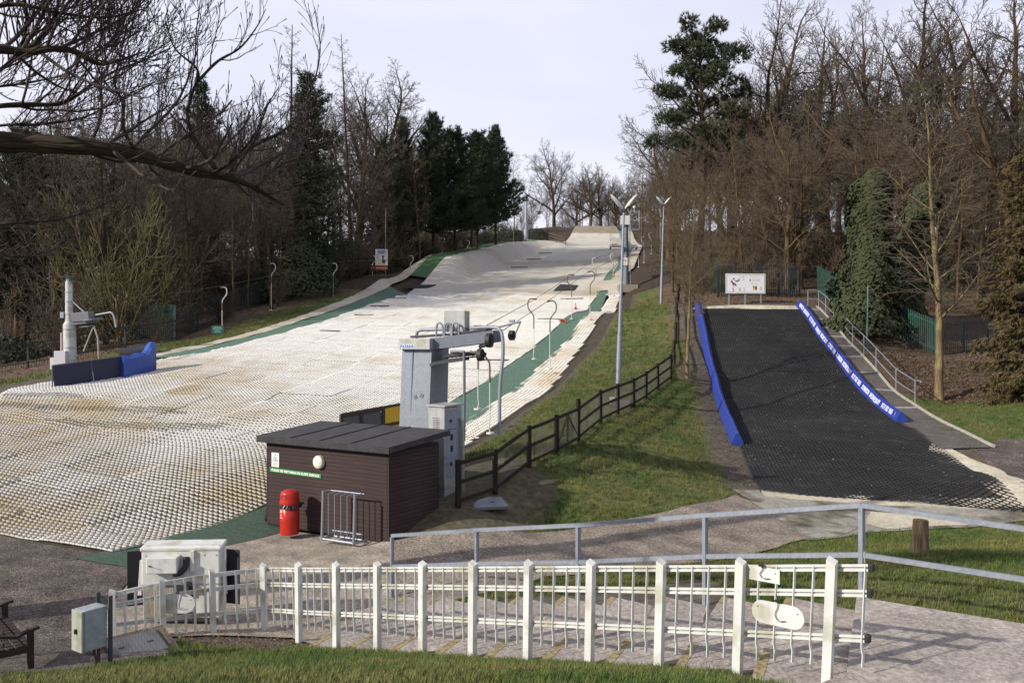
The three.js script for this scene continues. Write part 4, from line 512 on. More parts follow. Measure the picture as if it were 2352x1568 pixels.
// ------------------------------------------------------------------ lift drive station
const steelPale = mat([0.34, 0.35, 0.37], 0.5, { metalness: 0.3, map: galvT, bumpMap: bumpT, bumpScale: 0.001 }), steelBlue = mat([0.2, 0.21, 0.24], 0.5, { metalness: 0.25, map: galvT });
const ST = { d: 24.2 };
{ const X = -2.78, Y0 = H(X, 24.2) - 0.1, s = thing('lift_drive_station', 'galvanised ski lift drive station with overhanging arm behind the shed', 'ski lift', [X, Y0, -24.2], -0.38);
  const top = 4.75 - Y0, h = top - 0.1;   // local: +x right along the arm, +z toward the camera
  const col = (x0, x1, z0, z1) => { const g = new THREE.BoxGeometry(x1 - x0, h, z1 - z0), p = g.attributes.position; for (let i = 0; i < p.count; i++) if (p.getY(i) < 0) { p.setX(i, p.getX(i) - 0.14); p.setZ(i, p.getZ(i) * 1.1); } g.computeVertexNormals(); return place(g, (x0 + x1) / 2, h / 2, (z0 + z1) / 2); };
  obj('column', col(-0.38, 0.56, -1.1, 0), steelPale, s); obj('column_seam', sweep([[-0.17, 0, 0.012], [-0.03, h, 0.012]], rectProf(0.03, 0.03)), steelBlue, s);
  obj('bracket', [box(0.1, 0.1, 0.03, 0.05, h * 0.62, 0.02, 0, 0, 0.5), box(0.1, 0.1, 0.03, 0.25, h * 0.63, 0.02, 0, 0, -0.4)], steelBlue, s);
  obj('head_cover', rbox(0.98, 0.31, 0.5, 0.01, 0.08, top - 0.12, -0.1), mat([0.47, 0.48, 0.47], 0.5, { map: streakT, metalness: 0.1 }), s);
  const t = textPlate(0.5, 0.17, (g, W2, H2) => { g.fillStyle = '#b9bbbb'; g.fillRect(0, 0, W2, H2); g.fillStyle = '#1d3fb4'; g.font = `bold italic ${H2 * 0.86}px sans-serif`; g.textAlign = 'center'; g.textBaseline = 'middle'; g.save(); g.translate(W2 / 2, H2 * 0.54); g.scale(W2 * 0.9 / g.measureText('POMA').width, 1); g.fillText('POMA', 0, 0); g.restore(); }, 256); printed('maker_name', 0.5, 0.14, t, s, [-0.17, top - 0.19, 0.1545]);
  obj('arm', sweep([[0.3, top - 0.14, -0.35], [1.1, top - 0.05, -0.42], [2.35, top + 0.1, -0.5]], rectProf(0.62, 0.32)), steelBlue, s);
  obj('arm_tray', sweep([[-0.2, top + 0.08, -0.35], [1.1, top + 0.16, -0.42], [2.1, top + 0.28, -0.5]], rectProf(0.5, 0.06)), darkSteel, s);
  obj('motor_box', rbox(0.62, 0.6, 0.5, 0.012, 1.1, top + 0.52, -0.5, 0, 0.15), mat([0.5, 0.51, 0.5], 0.45, { map: streakT }), s);
  for (const x of [0.72, 0.98, 1.22]) obj('cable_hose', pipe([[x - 0.1, top + 0.1, -0.15], [x - 0.08, top + 0.4, -0.15], [x, top + 0.48, -0.16], [x + 0.09, top + 0.38, -0.17], [x + 0.1, top + 0.12, -0.18]], 0.03, 20, 6), steelPale, s);
  obj('guard_hoop', pipe([[-0.35, top + 0.02, -0.8], [-0.3, top + 0.26, -0.8], [0.2, top + 0.3, -0.8], [1.4, top + 0.32, -0.5], [2.35, top + 0.34, -0.2], [2.62, top + 0.2, -0.15], [2.68, top - 0.4, -0.12], [2.6, top - 1.3, -0.1], [2.58, 1.5, -0.1]], 0.05, 60, 8), steelPale, s);
  obj('guard_post', pipe([[1.2, top - 0.34, 0.1], [1.56, top - 0.34, 0.12], [1.62, top - 0.5, 0.12], [1.62, 1.3, 0.12]], 0.04, 24, 8), steelBlue, s);
  obj('drive_wheel', [disc(0.62, 0.07, 1.3, top - 0.42, -0.5, 0.02, 0, 0.1, 36), disc(0.5, 0.12, 1.3, top - 0.42, -0.5, 0.02, 0, 0.1, 36), disc(0.58, 0.04, 1.3, top - 0.52, -0.5, 0.02, 0, 0.1, 36)], darkSteel, s);
  obj('catch_ramp', sweep([[0.55, top - 0.72, 0.05], [0.7, top - 0.66, 0.05], [1.7, top - 0.52, 0.0]], rectProf(0.1, 0.09)), darkSteel, s);
  for (const [x, y, z, r] of [[2.06, top - 0.42, 0.0, 0.17], [2.28, top - 0.02, -0.1, 0.2], [2.75, top + 0.12, -0.6, 0.14]]) obj('guide_roller', [disc(r, 0.12, x, y, z, 0, 0, Math.PI / 2, 20), disc(r * 0.6, 0.18, x, y, z, 0, 0, Math.PI / 2, 16)], mat([0.022, 0.02, 0.02], 0.6), s);
  obj('tension_arm', [rod([2.2, top + 0.3, -0.4], [3.05, top + 0.5, -0.5], 0.03), rod([3.05, top + 0.5, -0.5], [2.85, top + 0.15, -0.6], 0.022), rbox(0.16, 0.07, 0.08, 0.01, 2.8, top + 0.52, -0.48)], steelPale, s);
  obj('axle', [rod([1.7, top - 0.35, -0.1], [2.2, top - 0.4, -0.05], 0.045), rod([1.9, top - 0.2, -0.3], [2.3, top - 0.1, -0.2], 0.05)], darkSteel, s); }
{ const X = AX(1022, 22.6), Y0 = 0.42, c = thing('control_cabinet', 'grey lift control cabinet with vent grille beside the drive station', 'cabinet', [X, Y0, -22.6], -0.62), h = 2.62;
  const gm = mat([0.43, 0.44, 0.46], 0.5, { map: streakT, metalness: 0.15 }); obj('case', rbox(0.56, h - 0.5, 0.72, 0.012, 0, h / 2 + 0.18, 0), gm, c); obj('plinth', rbox(0.52, 0.62, 0.66, 0.01, 0, 0.2, 0), mat([0.36, 0.37, 0.39], 0.55, { map: galvT }), c); obj('cap', rbox(0.66, 0.05, 0.8, 0.012, 0, h - 0.02, 0, 0.03), gm, c);
  for (let i = 0; i < 7; i++) for (let j = 0; j < 5; j++) obj('vent_slot', box(0.03, 0.016, 0.006, -0.1 + j * 0.048 + (i & 1) * 0.012, h - 0.62 + i * 0.045, 0.362, 0, 0, 0.4), blackM, c);
  obj('door', rbox(0.012, 1.75, 0.6, 0.004, 0.284, h / 2 + 0.3, 0), mat([0.34, 0.35, 0.38], 0.5, { map: galvT, metalness: 0.2 }), c);
  for (const [y, z, w, q] of [[h - 0.42, 0.12, 0.07, 0.07], [h - 0.85, 0.08, 0.16, 0.07], [h - 1.15, 0.08, 0.16, 0.07], [h - 1.55, 0.1, 0.1, 0.05]]) obj('switch', rbox(0.03, w, q, 0.006, 0.3, y, z), blackM, c); for (let i = 0; i < 6; i++) obj('indicator', disc(0.012, 0.014, 0.294, h - 0.64, 0.2 - i * 0.06, 0, 0, Math.PI / 2, 8), blackM, c);
  obj('conduit', pipe([[0.36, -0.05, -0.3], [0.37, 1.2, -0.3], [0.37, h - 0.5, -0.28], [0.33, h - 0.38, -0.26]], 0.045, 20, 8), gm, c); }
// hoarding behind the shed
{ const A = [AX(784, 28), 28], B = [AX(926, 29.5), 29.5], h0 = thing('padded_hoarding', 'low dark hoarding with yellow pad between shed and lift station', 'barrier'); const dir = new V3(B[0] - A[0], 0, -(B[1] - A[1])), L = dir.length(), turn = -Math.atan2(dir.z, dir.x), y = t => H(lerp(A[0], B[0], t), lerp(A[1], B[1], t));
  const seg = (t0, t1, m, name, hh = 0.78, lo = 0.06, th = 0.05, off = 0) => { hh *= 1.42; lo *= 1.42; const t = (t0 + t1) / 2, g = sweep([[lerp(A[0], B[0], t0), y(t0) + (lo + hh) / 2, -lerp(A[1], B[1], t0) + off], [lerp(A[0], B[0], t1), y(t1) + (lo + hh) / 2, -lerp(A[1], B[1], t1) + off]], rectProf(th, hh - lo)); return obj(name, g, m, h0); };
  const brown = mat([0.055, 0.035, 0.028], 0.85, { bumpMap: bumpT, bumpScale: 0.005 }), slate = mat([0.12, 0.12, 0.13], 0.8, { map: streakT }), yel = mat([0.62, 0.37, 0.01], 0.5);
  seg(0, 0.3, slate, 'board'); seg(0.32, 0.64, slate, 'board'); seg(0.69, 1.0, yel, 'yellow_pad', 0.8, 0.0, 0.12); seg(0, 1, brown, 'top_rail', 0.86, 0.76, 0.1); seg(0.69, 1.0, brown, 'strap', 0.44, 0.36, 0.14); for (const t of [0, 0.31, 0.665]) { const x = lerp(A[0], B[0], t), d = lerp(A[1], B[1], t); obj('post', box(0.1, 1.3, 0.1, x, y(t) + 0.55, -d + 0.03, 0, turn, 0), brown, h0); } }
// ------------------------------------------------------------------ floodlight posts
const lampGlass = mat([0.42, 0.43, 0.44], 0.15, { metalness: 0.1 }), lampShell = mat([0.62, 0.62, 0.6], 0.4, { map: streakT });
function floodPost(base, top, label) {
  const L = top.clone().sub(base), t = thing('floodlight_post', label, 'lamp post', [base.x, base.y, base.z]), k = L.length() / 7.9;
  obj('pole', [rod([0, -0.2, 0], L.clone().multiplyScalar(0.36), 0.1 * k, 0.095 * k, 14), rod(L.clone().multiplyScalar(0.36), L, 0.075 * k, 0.045 * k, 14), disc(0.1 * k, 0.04, L.x * 0.36, L.y * 0.36, L.z * 0.36)], galv, t);
  obj('footing', box(0.75, 0.32, 0.62, 0.05, 0.02, 0, 0, 0.2), mat([0.24, 0.22, 0.19], 0.95, { map: grainT }), t); obj('service_box', rbox(0.2, 0.3, 0.14, 0.01, -0.22, 0.2, 0.12), lampShell, t);
  obj('joint', rbox(0.2, 0.13, 0.15, 0.02, L.x, L.y, L.z), darkSteel, t);
  for (const s of [-1, 1]) { const g = new THREE.SphereGeometry(1, 20, 12).scale(0.4, 0.085, 0.16), p = g.attributes.position; for (let i = 0; i < p.count; i++) { if (p.getY(i) < 0) p.setY(i, p.getY(i) * 0.25); const q = p.getX(i); p.setZ(i, p.getZ(i) * (q * s < 0 ? 0.75 : 1.1)); } g.computeVertexNormals(); const a = 0.86 * s, cx = L.x + s * 0.3, cy = L.y + 0.36; const lamp = obj('lamp_head', place(g, cx, cy, L.z, 0, 0, a), lampShell, t); const gl = new THREE.SphereGeometry(1, 16, 8).scale(0.32, 0.03, 0.13); obj('lens', place(gl, cx + Math.sin(a) * 0.03, cy - Math.cos(a) * 0.03, L.z, 0, 0, a), lampGlass, lamp); obj('arm', rod([L.x + s * 0.03, L.y + 0.05, L.z], [L.x + s * 0.12, L.y + 0.16, L.z], 0.03), galv, t); }
  return t;
}
{ const b1 = [AX(1418, 34.8), 34.8], b2 = [AX(1518, 62.6), 62.6]; const p1 = W(...b1), p2 = W(...b2); floodPost(p1, p1.clone().add(new V3(0.27, 7.95, 0)), 'tall galvanised floodlight post behind the timber fence'); floodPost(p2, p2.clone().add(new V3(0.22, 7.9, 0)), 'floodlight post farther up the slope at the wood edge'); }
{ const x = AX(1992, 45.5), p = W(x, 45.5), t = thing('slim_post', 'slim green post with dark base box behind the handrail', 'post', [p.x, p.y, p.z]); obj('pole', rod([0, 0, 0], [0.06, 3.4, 0], 0.045, 0.035, 10), mat([0.11, 0.17, 0.16], 0.5), t); obj('base_box', rbox(0.3, 0.62, 0.26, 0.02, -0.12, 0.22, 0.1), mat([0.05, 0.07, 0.065], 0.6), t); }
// ------------------------------------------------------------------ lift towers
const pylonM = mat([0.46, 0.47, 0.49], 0.5, { metalness: 0.25, map: galvT }), pylonDark = mat([0.2, 0.21, 0.23], 0.55, { metalness: 0.3, map: galvT });
function cage(name, x, y, z, w, h, dp, parent) { const g = [], r = 0.022; for (const sx of [-1, 1]) for (const sz of [-1, 1]) g.push(rod([x + sx * w / 2, y, z + sz * dp / 2], [x + sx * w / 2, y + h, z + sz * dp / 2], r, r, 6)); for (const yy of [0.5, 1]) { for (const sz of [-1, 1]) g.push(rod([x - w / 2, y + h * yy, z + sz * dp / 2], [x + w / 2, y + h * yy, z + sz * dp / 2], r, r, 6)); for (const sx of [-1, 1]) g.push(rod([x + sx * w / 2, y + h * yy, z - dp / 2], [x + sx * w / 2, y + h * yy, z + dp / 2], r, r, 6)); } g.push(box(w, 0.06, dp, x, y, z)); return obj(name, g, pylonM, parent); }
const rollerBank = (x, y, z, n, parent, turn = 0) => { for (let i = 0; i < n; i++) obj('sheave', disc(0.13, 0.06, x + Math.sin(turn) * (i - (n - 1) / 2) * 0.32, y, z + Math.cos(turn) * (i - (n - 1) / 2) * 0.32, 0, turn, Math.PI / 2, 14), mat([0.03, 0.03, 0.03], 0.6), parent); obj('sheave_beam', box(0.06, 0.1, n * 0.34, x, y + 0.1, z, 0, turn, 0), pylonDark, parent); };
{ // the pylon beside the track half way up
  const d = 77, x = AX(1438, d), p = W(x, d), t = thing('lift_pylon', 'lift pylon with work platforms beside the track half way up', 'lift pylon', [p.x, p.y, p.z]); const h = 5.5;
  obj('footing', box(1.7, 0.7, 1.3, 0.15, 0.1, 0), mat([0.3, 0.27, 0.22], 0.95, { map: grainT }), t);
  obj('mast', rod([0.02, 0, 0], [0.0, h + 0.5, 0], 0.26, 0.2, 16), pylonDark, t); const lad = []; for (const s of [-0.14, 0.14]) lad.push(rod([0.38, 0.3, s], [0.36, h, s], 0.018, 0.018, 5)); for (let i = 0; i < 16; i++) lad.push(rod([0.37, 0.5 + i * 0.31, -0.14], [0.37, 0.5 + i * 0.31, 0.14], 0.012, 0.012, 5)); obj('ladder', lad, pylonM, t);
  obj('crossarm', [sweep([[-1.5, h - 1.5, 0], [1.0, h - 1.5, 0]], rectProf(0.2, 0.16)), box(0.5, 0.1, 0.9, -1.1, h - 1.4, 0)], pylonM, t);
  cage('platform', -0.85, h - 1.55, 0, 1.0, 1.25, 1.4, t); cage('platform', 0.75, h - 0.1, 0.1, 0.85, 1.7, 0.7, t); rollerBank(-1.42, h - 1.75, 0.2, 3, t); rollerBank(0.95, h - 1.75, 0, 3, t);
  obj('junction_box', rbox(0.8, 0.82, 0.3, 0.02, -0.1, h + 0.75, 0.22), mat([0.6, 0.6, 0.6], 0.5), t); obj('lamp', [place(new THREE.SphereGeometry(0.14, 12, 8), 0.75, h + 1.95, 0.1), rod([0.75, h + 1.5, 0.1], [0.75, h + 1.9, 0.1], 0.03)], mat([0.6, 0.6, 0.58], 0.4), t); obj('camera_arm', [rod([1.15, h + 1.0, 0.1], [1.75, h + 1.0, 0.1], 0.025), rod([1.75, h + 1.0, 0.1], [1.75, h + 0.6, 0.1], 0.03), rbox(0.3, 0.1, 0.12, 0.02, 1.7, h + 0.75, 0.15)], pylonM, t);
  const tx = textPlate(0.4, 0.65, (g, W2, H2) => { g.fillStyle = '#e6e2dc'; g.fillRect(0, 0, W2, H2); g.strokeStyle = '#c04038'; g.lineWidth = W2 * 0.09; g.beginPath(); g.arc(W2 / 2, H2 * 0.38, W2 * 0.32, 0, 6.3); g.moveTo(W2 * 0.28, H2 * 0.24); g.lineTo(W2 * 0.72, H2 * 0.52); g.stroke(); g.fillStyle = '#444'; g.fillRect(W2 * 0.46, H2 * 0.26, W2 * 0.1, H2 * 0.22); g.fillRect(W2 * 0.2, H2 * 0.78, W2 * 0.6, H2 * 0.06); }, 128);
  obj('notice_board', box(0.42, 0.67, 0.02, -0.1, 2.55, 0.245), mat([0.6, 0.6, 0.58], 0.6), t); printed('notice_print', 0.4, 0.65, tx, t, [-0.1, 2.55, 0.257]); }
{ const d = 108, x = AX(1519, d), p = W(x, d), t = thing('lift_pylon', 'distant T shaped lift pylon behind the second floodlight', 'lift pylon', [p.x, p.y, p.z]); obj('mast', rod([0, -0.3, 0], [0, 6.2, 0], 0.24, 0.2, 12), pylonDark, t); obj('crossarm', [sweep([[-1.4, 6.2, 0], [1.5, 6.25, 0]], rectProf(0.25, 0.14)), box(0.5, 0.2, 0.4, -0.8, 6.35, 0)], pylonM, t); rollerBank(-1.3, 6.0, 0, 3, t); rollerBank(1.4, 6.05, 0, 3, t); cage('platform', 0.6, 6.3, 0, 1.2, 0.7, 0.7, t); }
{ const d = 136, x = AX(1208, d), p = W(x, d), t = thing('lift_pylon', 'upper left lift pylon with two short arms below the skyline', 'lift pylon', [p.x, p.y, p.z]); const h = 6.4; obj('mast', [rod([0, -0.3, 0], [0, h * 0.5, 0], 0.36, 0.34, 14), rod([0, h * 0.5, 0], [0, h, 0], 0.27, 0.24, 14)], pylonM, t); obj('conduit', rod([-0.42, -0.2, 0.2], [-0.4, h + 0.5, 0.2], 0.04), pylonM, t); obj('cap', [place(new THREE.SphereGeometry(0.42, 12, 8), 0, h + 0.1, 0), rod([0.1, h + 0.4, 0], [0.2, h + 0.9, 0], 0.06)], pylonDark, t);
  obj('arm', [sweep([[-0.3, h - 1.0, 0], [-1.8, h - 1.0, 0.2]], rectProf(0.12, 0.2)), sweep([[-0.3, h - 1.6, 0], [-1.9, h - 1.1, 0.2]], rectProf(0.1, 0.1))], pylonM, t); obj('arm', [sweep([[0.3, h - 2.3, 0], [1.6, h - 2.25, 0]], rectProf(0.16, 0.26)), pipe([[1.5, h - 2.3, 0], [1.9, h - 2.1, 0], [2.1, h - 1.5, 0], [2.4, h - 0.4, 0]], 0.07, 20, 6)], pylonM, t); obj('sheave', disc(0.3, 0.12, 2.1, h - 2.0, 0.1, Math.PI / 2, 0, 0.3), blackM, t); obj('service_box', rbox(0.4, 0.9, 0.3, 0.02, -0.4, 2.4, 0.2), pylonM, t); }
{ // return station at the foot of the far left drag lift
  const d = 46, x = AX(157, d), p = W(x, d), t = thing('lift_return_station', 'white lift return pylon behind the blue crash barrier on the left', 'lift pylon', [p.x, p.y - 0.1, p.z]); const h = 4.95, wm = mat([0.6, 0.62, 0.62], 0.42, { map: streakT });
  obj('mast', [rod([0.1, 0, 0], [0.02, 2.45, 0], 0.34, 0.31, 20), rod([0.02, 2.45, 0], [0, h, 0], 0.2, 0.17, 18), place(new THREE.CylinderGeometry(0.2, 0.31, 0.2, 18), 0.02, 2.52, 0)], wm, t); for (const y of [1.2, 2.2]) obj('band', disc(0.345, 0.05, 0.06, y, 0), pylonM, t); for (const y of [3.0, 3.7, 4.2]) obj('band', disc(0.21, 0.05, 0.01, y, 0), pylonM, t);
  obj('head_plate', [box(0.85, 0.06, 0.6, 0.05, h + 0.06, 0), box(0.6, 0.12, 0.3, 0.15, h - 0.12, 0)], darkSteel, t); obj('conduit', rod([-0.34, 0, 0.1], [-0.34, 2.0, 0.1], 0.06), mat([0.5, 0.36, 0.34], 0.5), t);
  obj('carriage', [rbox(0.95, 0.5, 0.6, 0.03, 0.75, 2.85, 0, 0, 0, 0.1), box(1.5, 0.14, 0.5, 0.8, 2.55, 0, 0, 0, 0.12), disc(0.5, 0.1, 1.3, 2.72, 0, 0.05, 0, 0.1)], mat([0.22, 0.22, 0.23], 0.55, { map: galvT }), t); obj('stay', rod([0.15, 3.75, 0.05], [1.1, 2.9, 0.1], 0.04), pylonM, t); obj('catch_arm', pipe([[1.4, 2.95, 0], [2.0, 3.05, 0.05], [2.35, 3.08, 0.1], [2.5, 2.8, 0.1], [2.6, 2.3, 0.1]], 0.05, 24, 6), pylonM, t);
  obj('catch_arm', pipe([[1.3, 2.4, 0], [1.1, 2.35, 0.1], [0.6, 2.3, 0.1]], 0.03, 12, 6), pylonM, t); obj('cabinet', rbox(0.62, 0.95, 0.3, 0.02, -0.2, 0.55, 0.42), mat([0.52, 0.5, 0.55], 0.5), t); obj('cabinet', rbox(0.22, 0.62, 0.26, 0.02, -0.62, 0.35, 0.42), mat([0.6, 0.58, 0.52], 0.5), t); obj('service_box', rbox(0.2, 0.32, 0.2, 0.02, -0.28, 2.95, 0.1), pylonM, t);
  obj('leg_frame', [rod([1.35, 2.4, 0], [0.85, 1.0, 0.1], 0.04), rod([1.35, 2.4, 0], [1.62, 1.7, 0.1], 0.05), rod([1.62, 1.7, 0.1], [1.7, -0.2, 0.1], 0.05)], mat([0.4, 0.36, 0.33], 0.6, { map: streakT }), t); obj('loose_cable', pipe([[0.9, 0.9, 0.2], [0.55, 0.65, 0.2], [0.9, 0.4, 0.3], [1.8, 0.35, 0.3], [2.5, 0.6, 0.2]], 0.02, 30, 5), blackM, t); }
// ------------------------------------------------------------------ drag hangers and haul ropes
const hangM = mat([0.17, 0.13, 0.06], 0.55, { metalness: 0.3, map: grainT }), hangPale = mat([0.55, 0.54, 0.5], 0.5), buttonM = mat([0.62, 0.6, 0.56], 0.6);
function hanger(topP, botY, dark, label, group, flip = 1) { const t = thing('drag_hanger', label, 'drag hanger', [topP.x, topP.y, topP.z], 0, group), h = topP.y - botY, m = dark ? hangM : hangPale, s = flip;
  obj('hook', pipe([[0.28 * s, 0.02, 0], [0.1 * s, 0.05, 0], [-0.05 * s, 0.0, 0], [-0.12 * s, -0.18, 0], [-0.1 * s, -0.42, 0], [0.04 * s, -0.62, 0], [0.16 * s, -0.8, 0], [0.18 * s, -0.98, 0]], 0.034, 30, 6), m, t); obj('grip', rbox(0.14, 0.09, 0.09, 0.02, 0.26 * s, 0.03, 0), hangM, t);
  obj('pole', pipe([[0.18 * s, -0.95, 0], [0.185 * s, -h * 0.6, 0], [0.18 * s, -h + 0.35, 0], [0.15 * s, -h + 0.2, 0], [0.2 * s, -h + 0.02, 0]], 0.022, 24, 6), hangPale, t); obj('spring_box', rod([0.18 * s, -0.92, 0], [0.18 * s, -1.45, 0], 0.032, 0.03, 8), hangM, t); obj('button', place(new THREE.CylinderGeometry(0.13, 0.13, 0.05, 16), 0.2 * s, -h, 0), buttonM, t); return t; }
const rope1 = [], rope2 = [];
{ const hs = [[1218, 688, 824, 43, 1, 1, 'drag hanger nearest the drive station on the left haul rope'], [1272, 693, 847, 40.5, 2, -1, 'drag hanger nearest the drive station on the right haul rope'], [1307, 632, 740, 56, 1, 1, 'second drag hanger up the left haul rope, above the fallen cone'], [1362, 625, 745, 55, 2, -1, 'second drag hanger up the right haul rope'], [1364, 593, 682, 72, 1, 1, 'third drag hanger up the left haul rope'], [1405, 583, 644, 85, 1, 1, 'drag hanger hanging just below the pylon platform'], [1415, 598, 679, 73, 2, -1, 'drag hanger just left of the tall floodlight post']];
  for (const [px, ty, by, d, line, flip, label] of hs) { const p = at(px, ty, d), b = at(px, by, d); hanger(p, Math.max(b.y, H(p.x, d) + 0.15), d < 60, label, 'drag hangers on the main lift', flip); (line === 1 ? rope1 : rope2).push(p.clone().add(new V3(0.26 * flip, 0.05, 0))); }
  const n = at(1112, 775, 27.5); hanger(n, H(n.x, 27.5) + 0.35, true, 'drag hanger parked at the drive wheel of the station', 'drag hangers on the main lift', 1); const n2 = at(1110, 752, 29.5); hanger(n2, H(n2.x, 29.5) + 0.8, true, 'drag hanger leaving the drive station behind its arm', 'drag hangers on the main lift', -1);
  for (const [px, ty, by, d, label] of [[1463, 560, 640, 88, 'drag hanger over the grass right of the pylon'], [1476, 545, 612, 100, 'drag hanger below the bushes right of the pylon'], [1493, 535, 600, 108, 'drag hanger at the wood edge near the second floodlight'], [1445, 520, 580, 118, 'drag hanger high up beside the green runner']]) { const p = at(px, ty, d); hanger(p, Math.max(at(px, by, d).y, H(p.x, d) + 0.4), false, label, 'drag hangers on the main lift', 1); }
  const start1 = at(1090, 762, 25.2), start2 = at(1122, 780, 24.8); rope1.sort((a, b) => b.z - a.z); rope2.sort((a, b) => b.z - a.z);
  const far1 = at(1408, 577, 77), far2 = at(1456, 568, 77), top1 = at(1445, 500, 150), top2 = at(1452, 500, 150);
  const ropeM = mat([0.05, 0.045, 0.04], 0.6); for (const [P, label] of [[[start1, ...rope1.filter(p => -p.z < 74), far1, top1], 'left haul rope of the main lift running up the slope'], [[start2, ...rope2.filter(p => -p.z < 74), far2, top2], 'right haul rope of the main lift running up the slope']]) tag(obj('haul_rope', pipe(P, 0.013, 80, 5, false, 0.2), ropeM), label, 'cable', 'haul ropes');
  const L = [[516, 661, 757, 55, 'lowest drag hanger on the left lift, by the green notice'], [628, 606, 712, 64, 'second drag hanger up the left lift, before the dark shrubs'], [770, 606, 686, 70, 'third drag hanger up the left lift'], [859, 588, 636, 84, 'drag hanger beside the tall poster'], [946, 588, 633, 86, 'drag hanger right of the tall poster'], [1019, 546, 583, 108, 'pale drag hanger among the dark trunks at the upper left'], [1076, 553, 590, 106, 'drag hanger nearest the green carpet at the upper left']]; const lp = [];
  for (const [px, ty, by, d, label] of L) { const p = at(px, ty, d); hanger(p, at(px, by, d).y, false, label, 'drag hangers on the left lift', -1); lp.push(p); }
  tag(obj('haul_rope', pipe([at(205, 700, 46), at(516, 655, 55), at(770, 602, 70), at(950, 585, 86), at(1195, 478, 136)], 0.013, 60, 5, false, 0.3), ropeM), 'haul rope of the left lift in front of the trees', 'cable', 'haul ropes'); }
// ------------------------------------------------------------------ training slope: bumpers, walkway, handrail, sign
const bumperM = mat([0.022, 0.045, 0.27], 0.42, { bumpMap: tex(256, (x, y) => 255 * tfbm(x, y, 6, 3), false, 0.6), bumpScale: 0.03 });
const bumpProf = [[-0.26, 0], [-0.24, 0.1], [-0.1, 0.42], [-0.03, 0.47], [0.05, 0.46], [0.2, 0.12], [0.22, 0]];
function bumperPath(f, t0, t1, off, seed) { const P = []; for (let i = 0; i <= 44; i++) { const t = lerp(t0, t1, i / 44), [x, d] = f(t), w = 0.1 * (fbm(t * 7 + seed, seed, 2) - 0.5); P.push(new V3(x + off + w, H(x + off, d) + 0.07 * (fbm(t * 19, seed + 5, 3) - 0.5) - (i % 8 === 5 ? 0.035 : 0), -d)); } return P; }
{ const PL = bumperPath(trainL, -0.03, 0.8, -0.12, 3), a = thing('blue_bumper', 'plain blue padded bumper along the left edge of the black slope', 'bumper'); obj('pad', sweep(PL, bumpProf), bumperM, a); for (const k of [9, 17, 25, 33]) obj('seam', sweep([PL[k], PL[k + 1].clone().lerp(PL[k], 0.9)], bumpProf.map(([x, y]) => [x * 1.02, y * 1.015 - 0.003])), mat([0.012, 0.02, 0.12], 0.6), a);
  const PR = bumperPath(trainR, -0.03, 0.63, 0.12, 8), b = thing('blue_bumper', 'blue padded bumper with white lettering along the right of the black slope', 'bumper'); obj('pad', sweep(PR, bumpProf), bumperM, b);
  // lettering on the side that faces the slope, repeated four times from the foot upward
  const tx = textPlate(6.2, 0.3, (g, W2, H2) => { g.fillStyle = '#27348c'; g.fillRect(0, 0, W2, H2); g.fillStyle = '#eef0f6'; g.textBaseline = 'middle'; g.font = `bold ${H2 * 0.92}px sans-serif`; const put = (s, x0, x1) => { g.save(); g.translate(W2 * x0, H2 * 0.54); g.scale(W2 * (x1 - x0) / g.measureText(s).width, 1); g.fillText(s, 0, 0); g.restore(); }; put('DORMION', 0.03, 0.26); put('WEDNESBURY', 0.29, 0.6); put('0121 502 1065', 0.66, 0.97); }, 2048);
  const s0 = bumpProf[1], s1 = bumpProf[2], side = p => p, pos = [], uv = []; const rings = PR.map((p, i) => { const q = new V3().subVectors(PR[Math.min(i + 1, PR.length - 1)], PR[Math.max(i - 1, 0)]), s = new V3(-q.z, 0, q.x).normalize(), u = new V3().crossVectors(s, q).normalize(); if (u.y < 0) u.negate(); return [p, s, u]; });
  const len = [0]; for (let i = 1; i < PR.length; i++) len.push(len[i - 1] + PR[i].distanceTo(PR[i - 1])); const Ltot = len[len.length - 1];
  const sgn = rings[5][1].x > 0 ? 1 : 1; const leftIsNeg = rings[5][1].x > 0; const A = leftIsNeg ? bumpProf[1] : bumpProf[5], B = leftIsNeg ? bumpProf[2] : bumpProf[4];
  const nrm = new Vector2(-(B[1] - A[1]), B[0] - A[0]).normalize().multiplyScalar(leftIsNeg ? 0.006 : -0.006);
  const pt = (i, f) => { const [p, s, u] = rings[i], a = lerp(A[0], B[0], f) + nrm.x, c = lerp(A[1], B[1], f) + nrm.y; return p.clone().addScaledVector(s, a).addScaledVector(u, c); };
  for (let i = 1; i < PR.length - 2; i++) { const u0 = (len[i] - 0.5) / (Ltot - 1.1) * 4, u1 = (len[i + 1] - 0.5) / (Ltot - 1.1) * 4; const q = [[pt(i, 0.1), u0, 0], [pt(i + 1, 0.1), u1, 0], [pt(i + 1, 0.95), u1, 1], [pt(i, 0.95), u0, 1]]; for (const k of [0, 1, 2, 0, 2, 3]) { pos.push(q[k][0].x, q[k][0].y, q[k][0].z); uv.push(q[k][1], q[k][2]); } }
  tx.wrapS = THREE.RepeatWrapping; obj('lettering', raw(pos, null, uv), new THREE.MeshStandardMaterial({ map: tx, roughness: 0.45, side: THREE.DoubleSide }), b); }
